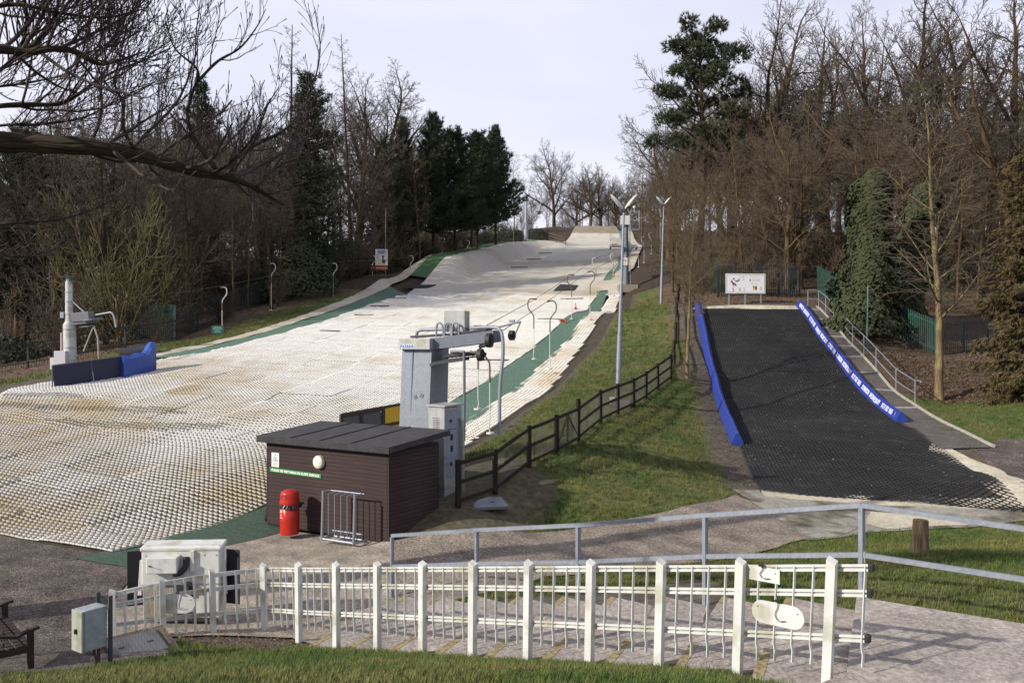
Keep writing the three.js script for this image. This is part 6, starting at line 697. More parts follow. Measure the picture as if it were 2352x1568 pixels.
const species = {
  oak: { h: 9.5, r: 0.4, rmin: 0.011, woodTo: 2, flare: 1.35, lv: [{ seg: 9, wig: 0.07, up: 0.05, taper: 0.42, sides: 9 }, { n: 10, from: 0.36, ang: 1.15, angTop: 0.6, len: 0.85, rr: 0.62, seg: 7, wig: 0.2, up: 0.035, taper: 0.3, sides: 6, lead: 1, ref: 6 }, { n: 8, from: 0.2, ang: 0.95, len: 0.52, rr: 0.5, seg: 5, wig: 0.24, up: 0.03, taper: 0.3, sides: 4, lead: 1, ref: 3 }, { n: 8, from: 0.12, ang: 0.8, len: 0.52, rr: 0.5, seg: 4, wig: 0.22, up: 0.06, taper: 0.35, sides: 3, lead: 1, ref: 1.5 }, { n: 8, from: 0.08, ang: 0.7, len: 0.55, rr: 0.6, seg: 2, wig: 0.22, up: 0.05, taper: 0.4, sides: 3 }] },
  ash: { h: 14, r: 0.2, rmin: 0.01, woodTo: 2, flare: 1.25, lv: [{ seg: 10, wig: 0.035, up: 0.05, taper: 0.22, sides: 8 }, { n: 15, from: 0.3, ang: 1.05, angTop: 0.5, len: 0.42, rr: 0.42, seg: 6, wig: 0.15, up: 0.05, taper: 0.25, sides: 5, lead: 1, ref: 4 }, { n: 7, from: 0.18, ang: 0.75, len: 0.42, rr: 0.5, seg: 4, wig: 0.15, up: 0.08, taper: 0.3, sides: 4, lead: 1, ref: 1.6 }, { n: 8, from: 0.1, ang: 0.75, len: 0.55, rr: 0.55, seg: 3, wig: 0.18, up: 0.06, taper: 0.4, sides: 3, lead: 1, ref: 0.8 }, { n: 5, from: 0.12, ang: 0.6, len: 0.6, rr: 0.7, seg: 2, wig: 0.2, up: 0.04, taper: 0.5, sides: 3 }] },
  pole: { h: 11.5, r: 0.11, rmin: 0.009, woodTo: 1, flare: 1.2, lean: 0.12, lv: [{ seg: 10, wig: 0.05, up: 0.06, taper: 0.2, sides: 7 }, { n: 22, from: 0.2, ang: 1.05, angTop: 0.55, len: 0.27, rr: 0.4, seg: 5, wig: 0.15, up: 0.1, taper: 0.3, sides: 4, lead: 1, ref: 2.5 }, { n: 8, from: 0.12, ang: 0.75, len: 0.42, rr: 0.55, seg: 3, wig: 0.18, up: 0.06, taper: 0.35, sides: 3, lead: 1, ref: 1 }, { n: 5, from: 0.1, ang: 0.7, len: 0.55, rr: 0.65, seg: 2, wig: 0.2, up: 0.03, taper: 0.5, sides: 3 }] },
  larch: { h: 19, r: 0.2, rmin: 0.009, woodTo: 1, flare: 1.2, lv: [{ seg: 12, wig: 0.015, up: 0.05, taper: 0.12, sides: 7 }, { n: 58, from: 0.14, ang: 1.45, angTop: 1.1, len: 0.2, rr: 0.28, seg: 5, wig: 0.06, up: 0.05, upEnd: 1, taper: 0.3, sides: 4, shape: t => 1.05 - 0.9 * t, ref: 3 }, { n: 13, from: 0.1, ang: 0.9, len: 0.3, rr: 0.5, seg: 3, wig: 0.1, up: -0.16, taper: 0.4, sides: 3, flat: 0.6, ref: 0.9 }, { n: 3, from: 0.2, ang: 0.7, len: 0.5, rr: 0.7, seg: 2, wig: 0.1, up: -0.2, taper: 0.5, sides: 3 }] },
  shrub: { h: 1.6, r: 0.05, rmin: 0.009, woodTo: 1, lean: 0.5, lv: [{ seg: 3, wig: 0.1, up: 0.05, taper: 0.7, sides: 5 }, { n: 13, from: 0.02, to: 0.5, ang: 0.55, len: 1.9, rr: 0.6, seg: 6, wig: 0.13, up: 0.06, taper: 0.25, sides: 4, shape: () => 1, ref: 3 }, { n: 10, from: 0.15, ang: 0.6, len: 0.36, rr: 0.55, seg: 3, wig: 0.18, up: 0.06, taper: 0.35, sides: 3, lead: 1, ref: 1.1 }, { n: 6, from: 0.1, ang: 0.65, len: 0.5, rr: 0.7, seg: 2, wig: 0.2, up: 0.04, taper: 0.5, sides: 3 }] },
  birch: { h: 13, r: 0.12, rmin: 0.008, woodTo: 1, flare: 1.2, lv: [{ seg: 10, wig: 0.04, up: 0.05, taper: 0.15, sides: 7 }, { n: 26, from: 0.28, ang: 0.75, angTop: 0.5, len: 0.26, rr: 0.4, seg: 6, wig: 0.1, up: 0.03, taper: 0.3, sides: 4, lead: 1, ref: 2.6 }, { n: 10, from: 0.15, ang: 0.7, len: 0.42, rr: 0.5, seg: 4, wig: 0.12, up: -0.06, taper: 0.35, sides: 3, ref: 1 }, { n: 6, from: 0.15, ang: 0.5, len: 0.55, rr: 0.7, seg: 2, wig: 0.15, up: -0.16, taper: 0.5, sides: 3 }] },
};
const barkMs = { warm: mat([0.46, 0.38, 0.28], 0.95, { map: barkT, bumpMap: barkB, bumpScale: 0.02 }), dark: mat([0.17, 0.145, 0.125], 0.95, { map: barkT, bumpMap: barkB, bumpScale: 0.02 }), pale: mat([0.85, 0.83, 0.66], 0.9, { map: barkT, bumpMap: barkB, bumpScale: 0.012 }), grey: mat([0.5, 0.44, 0.35], 0.9, { map: barkT, bumpMap: barkB, bumpScale: 0.015 }) };
const twigMs = { warm: mat([0.106, 0.082, 0.055], 0.9), dark: mat([0.056, 0.042, 0.033], 0.95), olive: mat([0.12, 0.099, 0.04], 0.9), red: mat([0.105, 0.074, 0.048], 0.9), grey: mat([0.096, 0.079, 0.059], 0.9) };
const made = {}; function variant(sp, k) { const key = sp + k; return made[key] ||= grow(species[sp], 100 + k * 37 + sp.length * 1000 + sp.charCodeAt(0)); }
let treeCount = 0;
function tree(name, sp, k, x, d, hgt, bark, twig, label, group, turn, leanX = 0, wide = 1) {
  const g = variant(sp, k), t = thing(name, label, sp === 'shrub' ? 'shrub' : 'tree', [x, H(x, d) - 0.05, -d], turn ?? (x * 7.3 + d * 3.1) % 6.28, group), top = (g.top ||= (g.twigs.computeBoundingBox(), g.twigs.boundingBox.max.y * 0.96)), s = hgt / top; t.scale.set(s * wide, s, s * wide); t.rotation.z = leanX;
  share(sp === 'shrub' ? 'stems' : 'trunk', g.wood, barkMs[bark], t); share(sp === 'shrub' ? 'twigs' : 'crown', g.twigs, twigMs[twig], t); treeCount++; return t;
}
// ---- needle trees
function conifer(o, seed) { // o: h, r, whorls, shape(t) -> branch length, droop, tuft size, density
  const r = rng(seed), wood = new Wood(), pos = []; const trunk = [], rs = []; for (let k = 0; k <= 10; k++) { const t = k / 10; trunk.push(new V3((o.bend || 0) * Math.sin(t * 3) * t, -0.4 + t * (o.h + 0.4), (o.bend || 0) * 0.6 * Math.sin(t * 2 + 1) * t)); rs.push(lerp(o.r, 0.02, Math.pow(t, 0.9))); } wood.tube(trunk, rs, 8);
  const at2 = t => { const f = t * 10, i = Math.min(9, Math.floor(f)); return trunk[i].clone().lerp(trunk[i + 1], f - i); };
  const tuft = (p, dir, size) => { const n = o.blades; for (let k = 0; k < n; k++) { const v = new V3(r() - 0.5, r() - 0.5, r() - 0.5).multiplyScalar(o.spread).add(dir).normalize(), L = size * (0.6 + 0.6 * r()), w = new V3().crossVectors(v, new V3(r() - 0.5, r() - 0.5, r() - 0.5)).normalize().multiplyScalar(o.w); const q = p.clone().addScaledVector(v, L); const b = p.clone().addScaledVector(v, L * 0.1); pos.push(b.x - w.x, b.y - w.y, b.z - w.z, b.x + w.x, b.y + w.y, b.z + w.z, q.x, q.y, q.z); } };
  for (let k = 0; k < o.branches; k++) { const t = lerp(o.from, 0.985, (k + r()) / o.branches), az = k * 2.4 + (r() - 0.5) * 0.8, L = o.shape(t, az) * (0.7 + 0.6 * r()); if (L < 0.15) continue; const p0 = at2(t), el = o.rise(t) + (r() - 0.5) * 0.3, d = new V3(Math.cos(az) * Math.cos(el), Math.sin(el), Math.sin(az) * Math.cos(el)); const pts = [p0.clone()], n = 5; for (let i = 1; i <= n; i++) { d.y += o.curl * i / n; d.normalize(); pts.push(pts[i - 1].clone().addScaledVector(d, L / n)); } wood.tube(pts, pts.map((_, i) => lerp(0.018 + 0.014 * L, 0.006, i / n)), 4);
    const m = Math.round(L * o.dens) + 2; for (let i = 0; i < m; i++) { const f = lerp(o.bare, 1, (i + r()) / m) * n, a = Math.min(n - 1, Math.floor(f)), q = pts[a].clone().lerp(pts[a + 1], f - a), side = new V3(-d.z, 0, d.x).multiplyScalar((r() - 0.5) * 2 * o.fan * L * (1.1 - f / n)); q.add(side).add(new V3(0, (r() - 0.4) * o.thick, 0)); tuft(q, new V3().addVectors(d, side.normalize().multiplyScalar(0.6)).add(new V3(0, o.tuftUp, 0)).normalize(), o.size); } }
  const L = o.h; for (let i = 0; i < 10; i++) tuft(at2(0.95 + 0.05 * i / 10), UP, o.size);
  return { wood: wood.geo(true), needles: raw(pos) };
}
const coniferKinds = {
  spruce: conifer({ h: 20, r: 0.28, branches: 240, from: 0.1, shape: (t, a) => (4.6 + 0.8 * Math.sin(a * 2 + t * 14)) * Math.pow(1 - t, 0.55) * (t < 0.2 ? 0.55 + 2.2 * t : 1) * (0.85 + 0.25 * Math.sin(t * 40)), rise: t => lerp(-0.1, 0.5, t), curl: 0.05, dens: 9, bare: 0.12, fan: 0.42, thick: 0.5, tuftUp: 0.35, blades: 9, spread: 1.5, size: 0.42, w: 0.03 }, 11),
  scots: null,
  pine: conifer({ h: 15, r: 0.2, branches: 135, from: 0.2, shape: (t, a) => (4.4 + 0.9 * Math.sin(a * 2 + t * 13)) * Math.pow(1 - t, 0.72) + 0.3, rise: t => lerp(0.15, 0.95, t), curl: 0.1, dens: 13, bare: 0.2, fan: 0.4, thick: 0.6, tuftUp: 0.7, blades: 10, spread: 1.4, size: 0.46, w: 0.034 }, 37),
  pine2: conifer({ h: 15, r: 0.2, branches: 125, from: 0.18, shape: (t, a) => (4.4 + 1.2 * Math.sin(a * 3 + t * 8)) * Math.pow(1 - t, 0.55) + 0.3, rise: t => lerp(0.0, 0.85, t), curl: 0.1, dens: 12, bare: 0.18, fan: 0.42, thick: 0.7, tuftUp: 0.6, blades: 10, spread: 1.4, size: 0.48, w: 0.034 }, 51),
  cypress: conifer({ h: 15, r: 0.35, branches: 330, from: 0.015, shape: t => 2.5 * Math.pow(1 - t, 0.4), rise: t => lerp(0.05, 0.5, t), curl: -0.12, dens: 9, bare: 0.3, fan: 0.3, thick: 0.4, tuftUp: -0.9, blades: 14, spread: 1.0, size: 0.34, w: 0.03 }, 67),
};
coniferKinds.scots = (() => { // bare leaning bole, crooked limbs, dense rounded clumps of needles
  const r = rng(61), wood = new Wood(), pos = [], P = []; for (let k = 0; k <= 12; k++) { const t = k / 12; P.push(new V3(0.5 * Math.sin(t * 2.6), -0.4 + t * 19.4, 0.35 * Math.sin(t * 3 + 1))); } wood.tube(P, P.map((_, i) => lerp(0.34, 0.06, i / 12)), 9);
  const clump = (c, rad) => { const n = Math.round(190 * rad * rad); for (let i = 0; i < n; i++) { const a = r() * 6.283, e = Math.acos(1 - 1.75 * r()), q = rad * (0.55 + 0.45 * Math.sqrt(r())) * (0.8 + 0.35 * Math.sin(a * 3 + c.x * 5)), o = new V3(Math.cos(a) * Math.sin(e), Math.cos(e) * 0.72, Math.sin(a) * Math.sin(e)), p = c.clone().addScaledVector(o, q); for (let b = 0; b < 9; b++) { const v = new V3(r() - 0.5, r() - 0.5, r() - 0.5).multiplyScalar(1.5).add(o).add(new V3(0, 0.5, 0)).normalize(), w = new V3().crossVectors(v, new V3(r() - 0.5, r() - 0.5, r() - 0.5)).normalize().multiplyScalar(0.03), z = p.clone().addScaledVector(v, 0.22 + 0.2 * r()); pos.push(p.x - w.x, p.y - w.y, p.z - w.z, p.x + w.x, p.y + w.y, p.z + w.z, z.x, z.y, z.z); } } };
  for (let k = 0; k < 38; k++) { const t = lerp(0.42, 0.98, k / 37), a = k * 2.4, i = Math.min(11, Math.floor(t * 12)), s = P[i].clone().lerp(P[i + 1], t * 12 - i), L = (3.6 * Math.sqrt(Math.max(0.02, 1 - Math.pow((t - 0.7) / 0.34, 2))) + 0.5) * (0.55 + 0.6 * r()) + (t < 0.5 && Math.cos(a) < -0.3 ? 2.2 : 0), el = lerp(0.1, 0.8, t), e = s.clone().add(new V3(Math.cos(a) * Math.cos(el) * L, Math.sin(el) * L * 0.7 + 0.3, Math.sin(a) * Math.cos(el) * L)), m = s.clone().lerp(e, 0.5).add(new V3(0, 0.3 * (r() - 0.3), 0)); wood.tube([s, m, e], [0.08, 0.05, 0.02], 5); const rad = 0.6 + 0.5 * r(); clump(e, rad); if (L > 2) clump(m.clone().lerp(e, 0.3).add(new V3((r() - 0.5) * 1.2, 0.3, (r() - 0.5) * 1.2)), rad * 0.75); }
  clump(P[12].clone(), 0.9); return { wood: wood.geo(true), needles: raw(pos) }; })();
const needleMs = { dark: mat([0.038, 0.05, 0.024], 0.9), blue: mat([0.055, 0.066, 0.032], 0.9), pine: mat([0.038, 0.052, 0.022], 0.9), brown: mat([0.105, 0.078, 0.03], 0.8) };
function needleTree(kind, x, d, hgt, nm, label, group, turn = 0, wide = 1) { const g = coniferKinds[kind], base = { spruce: 20.3, scots: 20.5, pine: 15.3, pine2: 15.3, cypress: 15.3 }[kind], t = thing({ spruce: 'spruce_tree', scots: 'pine_tree', pine: 'pine_tree', pine2: 'pine_tree', cypress: 'cypress_tree' }[kind], label, 'tree', [x, H(x, d) - 0.1, -d], turn, group); t.scale.set(hgt / base * wide, hgt / base, hgt / base * wide); share('trunk', g.wood, barkMs.dark, t); share('crown', g.needles, needleMs[nm], t); return t; }
const heightTo = (px, py, d) => EYE + (784 - py) / F * d - H(AX(px, d), d);   // how tall a thing at that bearing must be to reach a sight line
function nt(kind, px, top, d, nm, label, group, turn, wide) { return needleTree(kind, AX(px, d), d, heightTo(px, top, d), nm, label, group, turn, wide); }
function bt(name, sp, k, px, top, d, bark, twig, label, group, turn, lean, wide) { return tree(name, sp, k, AX(px, d), d, Math.max(2, heightTo(px, top, d)), bark, twig, label, group, turn, lean, wide); }

// ---- left wood: trees one can tell apart
nt('spruce', 705, 158, 74, 'dark', 'tall dark spruce towering over the left of the slope', null, 0.4, 1.15);
nt('spruce', 462, 178, 84, 'pine', 'dark spruce behind the oak boughs, left of the tallest spruce', null, 2.1, 0.95);
nt('pine2', 60, 300, 62, 'dark', 'dark pine behind the heavy oak bough at the far left', null, 1.2, 1.0);
nt('pine', 925, 272, 96, 'dark', 'slim topped pine at the left of the pine group', 'pines left of the upper slope', 0.3, 0.8);
nt('pine', 995, 262, 98, 'dark', 'tallest pine of the group left of the upper slope', 'pines left of the upper slope', 1.7, 1.1);
nt('pine2', 1045, 300, 100, 'dark', 'broad pine in the middle of the pine group', 'pines left of the upper slope', 2.9, 1.15);
nt('pine2', 1095, 305, 106, 'dark', 'round topped pine in the right half of the pine group', 'pines left of the upper slope', 4.1, 1.15);
nt('pine', 1138, 290, 112, 'dark', 'rightmost spire topped pine of the group by the skyline gap', 'pines left of the upper slope', 5.2, 1.0);
nt('pine2', 885, 330, 92, 'dark', 'low dark pine tucked beside the curling bare oak', 'pines left of the upper slope', 0.9, 0.9);
bt('larch_tree', 'larch', 1, 655, 75, 86, 'dark', 'dark', 'tall bare larch with drooping twigs behind the spruce', null, 0.5, 0, 1.1);
bt('larch_tree', 'larch', 1, 380, 220, 80, 'dark', 'dark', 'bare larch among the trunks left of the second spruce', 'larches in the left wood', 2.5);
bt('larch_tree', 'larch', 1, 300, 250, 88, 'dark', 'dark', 'bare larch half hidden by the oak boughs', 'larches in the left wood', 4.1);
bt('oak_tree', 'oak', 1, 815, 188, 94, 'dark', 'grey', 'curling bare oak standing alone between spruce and pines', null, 1.1, -0.03, 1.05);
bt('birch_tree', 'birch', 1, 1180, 345, 125, 'grey', 'grey', 'thin pale birch at the right end of the pine group', null, 0.6);
bt('birch_tree', 'birch', 2, 535, 430, 66, 'pale', 'warm', 'pale stemmed birch in front of the left wood', 'birches at the left wood edge', 0.4);
bt('birch_tree', 'birch', 2, 570, 440, 68, 'pale', 'warm', 'slim pale birch just right of the paler birch stem', 'birches at the left wood edge', 3.4);
bt('birch_tree', 'birch', 1, 430, 455, 64, 'pale', 'warm', 'thin leaning birch above the dark palisade', 'birches at the left wood edge', 2.4, 0.04);
bt('willow_shrub', 'shrub', 1, 275, 420, 55, 'pale', 'olive', 'tall yellowish many stemmed willow behind the green palisade', 'willows at the left wood edge', 0.5, 0, 0.75);
bt('willow_shrub', 'shrub', 2, 205, 450, 57, 'pale', 'olive', 'yellowish willow behind the return pylon', 'willows at the left wood edge', 2.2, 0, 0.75);
bt('willow_shrub', 'shrub', 1, 340, 500, 58, 'pale', 'olive', 'smaller willow leaning over the green palisade', 'willows at the left wood edge', 3.9, 0.1, 0.8);
// ---- trees on the skyline at the top of the slope
bt('oak_tree', 'oak', 2, 1272, 322, 186, 'dark', 'grey', 'round headed bare oak alone on the skyline above the slope', null, 0.8, 0, 0.8);
bt('oak_tree', 'oak', 3, 1380, 378, 190, 'dark', 'grey', 'wide bare oak above the crest of the slope', null, 2.2, 0, 1.1);
bt('ash_tree', 'ash', 1, 1335, 420, 195, 'grey', 'warm', 'bare tree between the two skyline oaks', 'trees beyond the slope crest', 1);
bt('ash_tree', 'ash', 2, 1440, 400, 176, 'grey', 'warm', 'bare tree rising behind the tall floodlight', 'trees beyond the slope crest', 3);
bt('ash_tree', 'ash', 1, 1475, 350, 150, 'grey', 'warm', 'bare tree at the left foot of the great pine', 'trees beyond the slope crest', 5, 0, 1.2);
bt('larch_tree', 'larch', 1, 1512, 330, 120, 'grey', 'warm', 'bare brown larch left of the great pine', null, 1.2, 0, 1.3);
// ---- right wood: trees one can tell apart
nt('scots', 1600, 48, 76, 'blue', 'great dark pine leaning out at the left of the right wood', null, 0.2, 1.02);
bt('oak_tree', 'oak', 4, 1760, 10, 82, 'warm', 'grey', 'tall spreading oak just right of the great pine', 'tall oaks of the right wood', 0.3, -0.02, 0.95);
bt('oak_tree', 'oak', 5, 1900, 45, 84, 'warm', 'warm', 'broad oak with twisted limbs in the middle of the right wood', 'tall oaks of the right wood', 2.0, -0.03, 1.0);
bt('oak_tree', 'oak', 1, 2035, 0, 76, 'warm', 'grey', 'leaning tall oak rising behind the ivy column', 'tall oaks of the right wood', 3.6, -0.09, 0.85);
bt('oak_tree', 'oak', 4, 2085, -20, 72, 'dark', 'grey', 'dark straight oak right of the ivy column', 'tall oaks of the right wood', 5.0, -0.05, 0.8);
bt('oak_tree', 'oak', 2, 2210, 10, 70, 'warm', 'dark', 'tall oak near the right edge with level boughs', 'tall oaks of the right wood', 1.3, -0.06, 1.0);
bt('oak_tree', 'oak', 5, 2330, -60, 58, 'warm', 'dark', 'tallest oak at the right edge with a thick trunk', 'tall oaks of the right wood', 4.4, 0.0, 0.95);
bt('ash_tree', 'ash', 2, 1690, 300, 64, 'grey', 'warm', 'slim bare ash just left of the SKI sign board', 'slim ashes at the right wood edge', 0.9, 0, 1.0);
bt('ash_tree', 'ash', 1, 1578, 345, 40.5, 'pale', 'red', 'slim bare tree beside the end of the timber fence', null, 2.2, 0.03, 0.75);
bt('birch_tree', 'birch', 1, 2158, 150, 39.8, 'pale', 'warm', 'pale trunked bare tree on the grass at the right', null, 0.4, 0.02, 1.6);
bt('ash_tree', 'ash', 3, 1545, 390, 70, 'grey', 'red', 'reddish bare tree behind the second floodlight', 'slim ashes at the right wood edge', 4.0, 0, 1.1);
nt('cypress', 2372, 330, 38.5, 'brown', 'brownish drooping cypress at the right edge', null, 0, 1.15);
{ // twisted ivy clad oak limb and the ivy columns
  const leaf = (n, seed, at3, m, parent, name = 'ivy_leaves') => { const r = rng(seed), pos = [], nrm = []; for (let i = 0; i < n; i++) { const [p, out] = at3(r), s = 0.06 + 0.06 * r(), a = new V3(r() - 0.5, r() - 0.5, r() - 0.5).add(out).normalize(), t = new V3().crossVectors(a, UP).normalize(), b = new V3().crossVectors(t, a); t.multiplyScalar(s); b.multiplyScalar(s); const q = [p.clone().sub(t), p.clone().addScaledVector(b, -1.1), p.clone().add(t), p.clone().addScaledVector(b, 0.9)]; for (const k of [0, 1, 2, 0, 2, 3]) pos.push(q[k].x, q[k].y, q[k].z); } const o = obj(name, raw(pos), m, parent); return o; };
  const ivyM = mat([0.038, 0.046, 0.016], 0.9), colm = (px, d, base, h, w0, w1, seed, label, tilt) => { const x = AX(px, d), y = H(x, d), t = thing('ivy_covered_tree', label, 'tree', [x, y - 0.1, -d]); obj('trunk', rod([0, 0, 0], [tilt, h, 0], 0.32, 0.2, 9), barkMs.dark, t); leaf(Math.round(h * (w0 + w1) * 760), seed, r => { const k = Math.pow(r(), 0.85), a = r() * 6.283, lump = 0.3 + 1.3 * fbm(k * 11 + Math.cos(a) * 1.7, seed + Math.sin(a) * 1.7 + k * 3, 3), w = lerp(w0, w1, smooth(0, 0.75, k)) * lump * (k > 0.9 ? Math.sqrt((1 - k) / 0.1) : 1), q = w * (1 - 0.35 * r() * r()); return [new V3(Math.cos(a) * q + tilt * k, k * h, Math.sin(a) * q), new V3(Math.cos(a), 0.5, Math.sin(a)).multiplyScalar(0.9)]; }, ivyM, t); return t; };
  colm(1985, 48.5, 0, heightTo(1985, 385, 48.5), 2.0, 1.05, 5, 'thick ivy column right of the slim handrail', 0.5); colm(2072, 52, 0, heightTo(2100, 420, 52), 1.3, 0.95, 9, 'slimmer ivy covered trunk right of the thick ivy column', 1.5);
  const d = 66, t = thing('twisted_tree', 'low twisted ivy clad trunk bending left above the SKI sign', 'tree', [AX(1890, d), H(AX(1890, d), d) - 0.1, -d]); const P = [[0, 0, 0], [-0.1, 3, 0], [-0.2, 5.3, 0], [-1.0, 6.2, 0], [-1.9, 6.9, 0.1], [-2.1, 7.6, 0.2], [-1.6, 8.4, 0.3], [-2.2, 9.3, 0.2], [-2.6, 11, 0]].map(p => new V3(...p)), w = new Wood(), c = new THREE.CatmullRomCurve3(P).getPoints(24); w.tube(c, c.map((_, i) => lerp(0.34, 0.08, i / 24)), 8); obj('trunk', w.geo(true), barkMs.dark, t); leaf(1700, 31, r => { const k = 0.2 + 0.5 * r(), p = c[Math.floor(k * 24)].clone(), a = r() * 6.28, q = 0.3 + 0.3 * r(); return [p.add(new V3(Math.cos(a) * q, (r() - 0.5) * 0.4, Math.sin(a) * q)), new V3(Math.cos(a), 0.4, Math.sin(a))]; }, mat([0.03, 0.045, 0.02], 0.6), t);
  // evergreen shrubs under the left wood
  const bush = (px, d, h, w, seed, label, mm) => { const x = AX(px, d), t = thing('evergreen_shrub', label, 'shrub', [x, H(x, d) - 0.2, -d], 0, 'evergreen shrubs along the left wood'); const r0 = rng(seed), ww = new Wood(); for (let i = 0; i < 6; i++) { const a = i * 1.05; ww.tube([new V3(0, 0, 0), new V3(Math.cos(a) * w * 0.3, h * 0.4, Math.sin(a) * w * 0.3), new V3(Math.cos(a) * w * 0.6, h * 0.75, Math.sin(a) * w * 0.6)], [0.05, 0.03, 0.01], 5); } obj('stems', ww.geo(true), barkMs.dark, t); leaf(Math.round(1500 * h * w / 6), seed, r => { const a = r() * 6.283, e = Math.acos(1 - r()), l = 0.7 + 0.5 * fbm(a * 1.5 + seed, e * 3, 3), q = (0.62 + 0.38 * Math.sqrt(r())) * l; return [new V3(Math.cos(a) * Math.sin(e) * w * q, Math.cos(e) * h * q + 0.1, Math.sin(a) * Math.sin(e) * w * q), new V3(Math.cos(a), 0.6, Math.sin(a))]; }, mm, t, 'leaves'); };
  const dk = mat([0.018, 0.026, 0.012], 0.85), dk2 = mat([0.03, 0.04, 0.015], 0.85);
  [[905, 100, 4.2, 4.0, 'dark evergreen behind the left end of the pine group'], [1010, 118, 4.0, 4.2, 'dark evergreen under the tallest pine'], [1085, 124, 4.0, 4.0, 'dark evergreen under the round topped pine'], [690, 71, 4.8, 3.6, 'big dark holly under the tallest spruce'], [770, 80, 4.2, 3.2, 'dark holly right of the tallest spruce'], [615, 70, 3.0, 2.4, 'dark shrub behind the second drag hanger'], [840, 90, 3.6, 3.2, 'dark shrub behind the tall poster'], [960, 97, 3.0, 3.0, 'dark shrub under the first pines'], [1040, 112, 2.8, 3.4, 'dark shrub below the middle pines'], [1140, 136, 3.0, 3.4, 'dark shrub left of the upper pylon'], [1180, 128, 2.2, 2.2, 'low dark shrub at the foot of the upper pylon'], [1235, 142, 2.4, 2.8, 'dark shrub right of the upper pylon'], [120, 56, 1.6, 2.4, 'low dark shrub behind the bar fence'], [30, 54, 1.8, 2.6, 'low dark shrub at the far left edge'], [330, 58, 1.8, 1.8, 'low dark shrub beside the green palisade']].forEach(([px, d, h, w, l], i) => bush(px, d, h, w, 200 + i * 7, l, i % 3 ? dk : dk2));
}
// ---- the rest of the woods: trees and scrub that nothing tells apart
{ const r = rng(2024); let n = 0;
  const fill = (N, pxr, dr, sps, hr, barks, twigsL, name, label, group, ok) => { for (let i = 0; i < N; i++) { for (let tr = 0; tr < 20; tr++) { const d = lerp(dr[0], dr[1], Math.pow(r(), 1.2)), px = lerp(pxr[0], pxr[1], r()), x = AX(px, d); if (!ok(x, d, px)) continue; const sp = sps[Math.floor(r() * sps.length)], bk = barks[Math.floor(r() * barks.length)], tw = twigsL[Math.floor(r() * twigsL.length)]; tree(name, sp, 1 + Math.floor(r() * (sp === 'oak' ? 4 : 3)), x, d, lerp(hr[0], hr[1], r()), bk, tw, label, group, r() * 6.28, (r() - 0.5) * 0.08, 0.85 + 0.3 * r()); n++; break; } } };
  const inLeft = (x, d) => x < leftWood(d) - 1.5, inRight = (x, d) => x > rightWood(d) + 1.5 && d > 56.5 || (x > 20.5 && d > 48.5);
  fill(46, [-150, 640], [56, 100], ['ash', 'pole', 'ash'], [13, 20], ['dark', 'grey', 'dark'], ['dark', 'warm', 'dark'], 'woodland_tree', 'slender bare tree in the crowded wood left of the slope', 'woodland trees left of the slope', inLeft);
  fill(26, [560, 1200], [76, 140], ['ash', 'pole', 'birch'], [10, 15], ['dark', 'grey'], ['dark', 'warm'], 'woodland_tree', 'bare tree in the wood under the pines beside the upper slope', 'woodland trees beside the upper slope', inLeft);
  fill(52, [-200, 900], [92, 170], ['ash', 'oak', 'oak', 'pole'], [18, 24], ['dark'], ['dark', 'grey'], 'woodland_tree', 'distant bare tree deep in the left wood', 'trees deep in the left wood', inLeft);
  fill(36, [1540, 2500], [60, 90], ['ash', 'pole', 'oak'], [9, 15], ['grey', 'warm'], ['warm', 'red', 'grey'], 'woodland_tree', 'slender bare tree in the crowded wood right of the slope', 'woodland trees right of the slope', inRight);
  fill(46, [1520, 2550], [84, 150], ['oak', 'ash'], [15, 21], ['warm', 'grey'], ['warm', 'grey'], 'woodland_tree', 'distant bare tree deep in the right wood', 'trees deep in the right wood', inRight);
  fill(26, [1200, 1540], [172, 250], ['ash', 'oak', 'pole'], [9, 15], ['grey'], ['warm', 'grey'], 'woodland_tree', 'small bare tree beyond the crest of the slope', 'woodland trees beyond the crest', () => true);
  fill(95, [-150, 1000], [50, 110], ['shrub'], [2.6, 5.5], ['dark', 'grey'], ['dark', 'warm', 'red'], 'bare_shrub', 'bare leafless shrub in the undergrowth left of the slope', 'undergrowth left of the slope', inLeft);
  fill(30, [850, 1320], [95, 165], ['shrub'], [2.4, 4.5], ['dark', 'grey'], ['dark', 'warm'], 'bare_shrub', 'bare leafless shrub beside the upper slope', 'undergrowth beside the upper slope', inLeft);
  fill(86, [1500, 2500], [54, 110], ['shrub'], [2.6, 6], ['grey', 'warm'], ['warm', 'red', 'olive', 'warm'], 'bare_shrub', 'bare leafless shrub in the undergrowth right of the slope', 'undergrowth right of the slope', inRight);
  fill(34, [1300, 1560], [150, 215], ['shrub'], [3, 6], ['grey'], ['warm', 'red'], 'bare_shrub', 'bare leafless shrub on the crest of the slope', 'undergrowth on the crest', (x, d) => d > 168 || x > rightWood(d));
  fill(16, [-120, 900], [78, 118], ['larch'], [17, 23], ['dark'], ['dark'], 'larch_tree', 'bare dark larch standing in the thick of the left wood', 'larches in the thick of the left wood', inLeft);
  fill(26, [-150, 640], [58, 90], ['pole', 'birch', 'ash'], [12, 18], ['dark', 'grey'], ['dark', 'grey'], 'woodland_tree', 'thin bare tree among the trunks of the left wood', 'thin trees of the left wood', inLeft);
  fill(34, [860, 1230], [100, 160], ['shrub'], [3.5, 6.5], ['dark'], ['dark', 'grey'], 'bare_shrub', 'tall bare shrub under the pines by the upper slope', 'tall shrubs under the pines', inLeft);
}
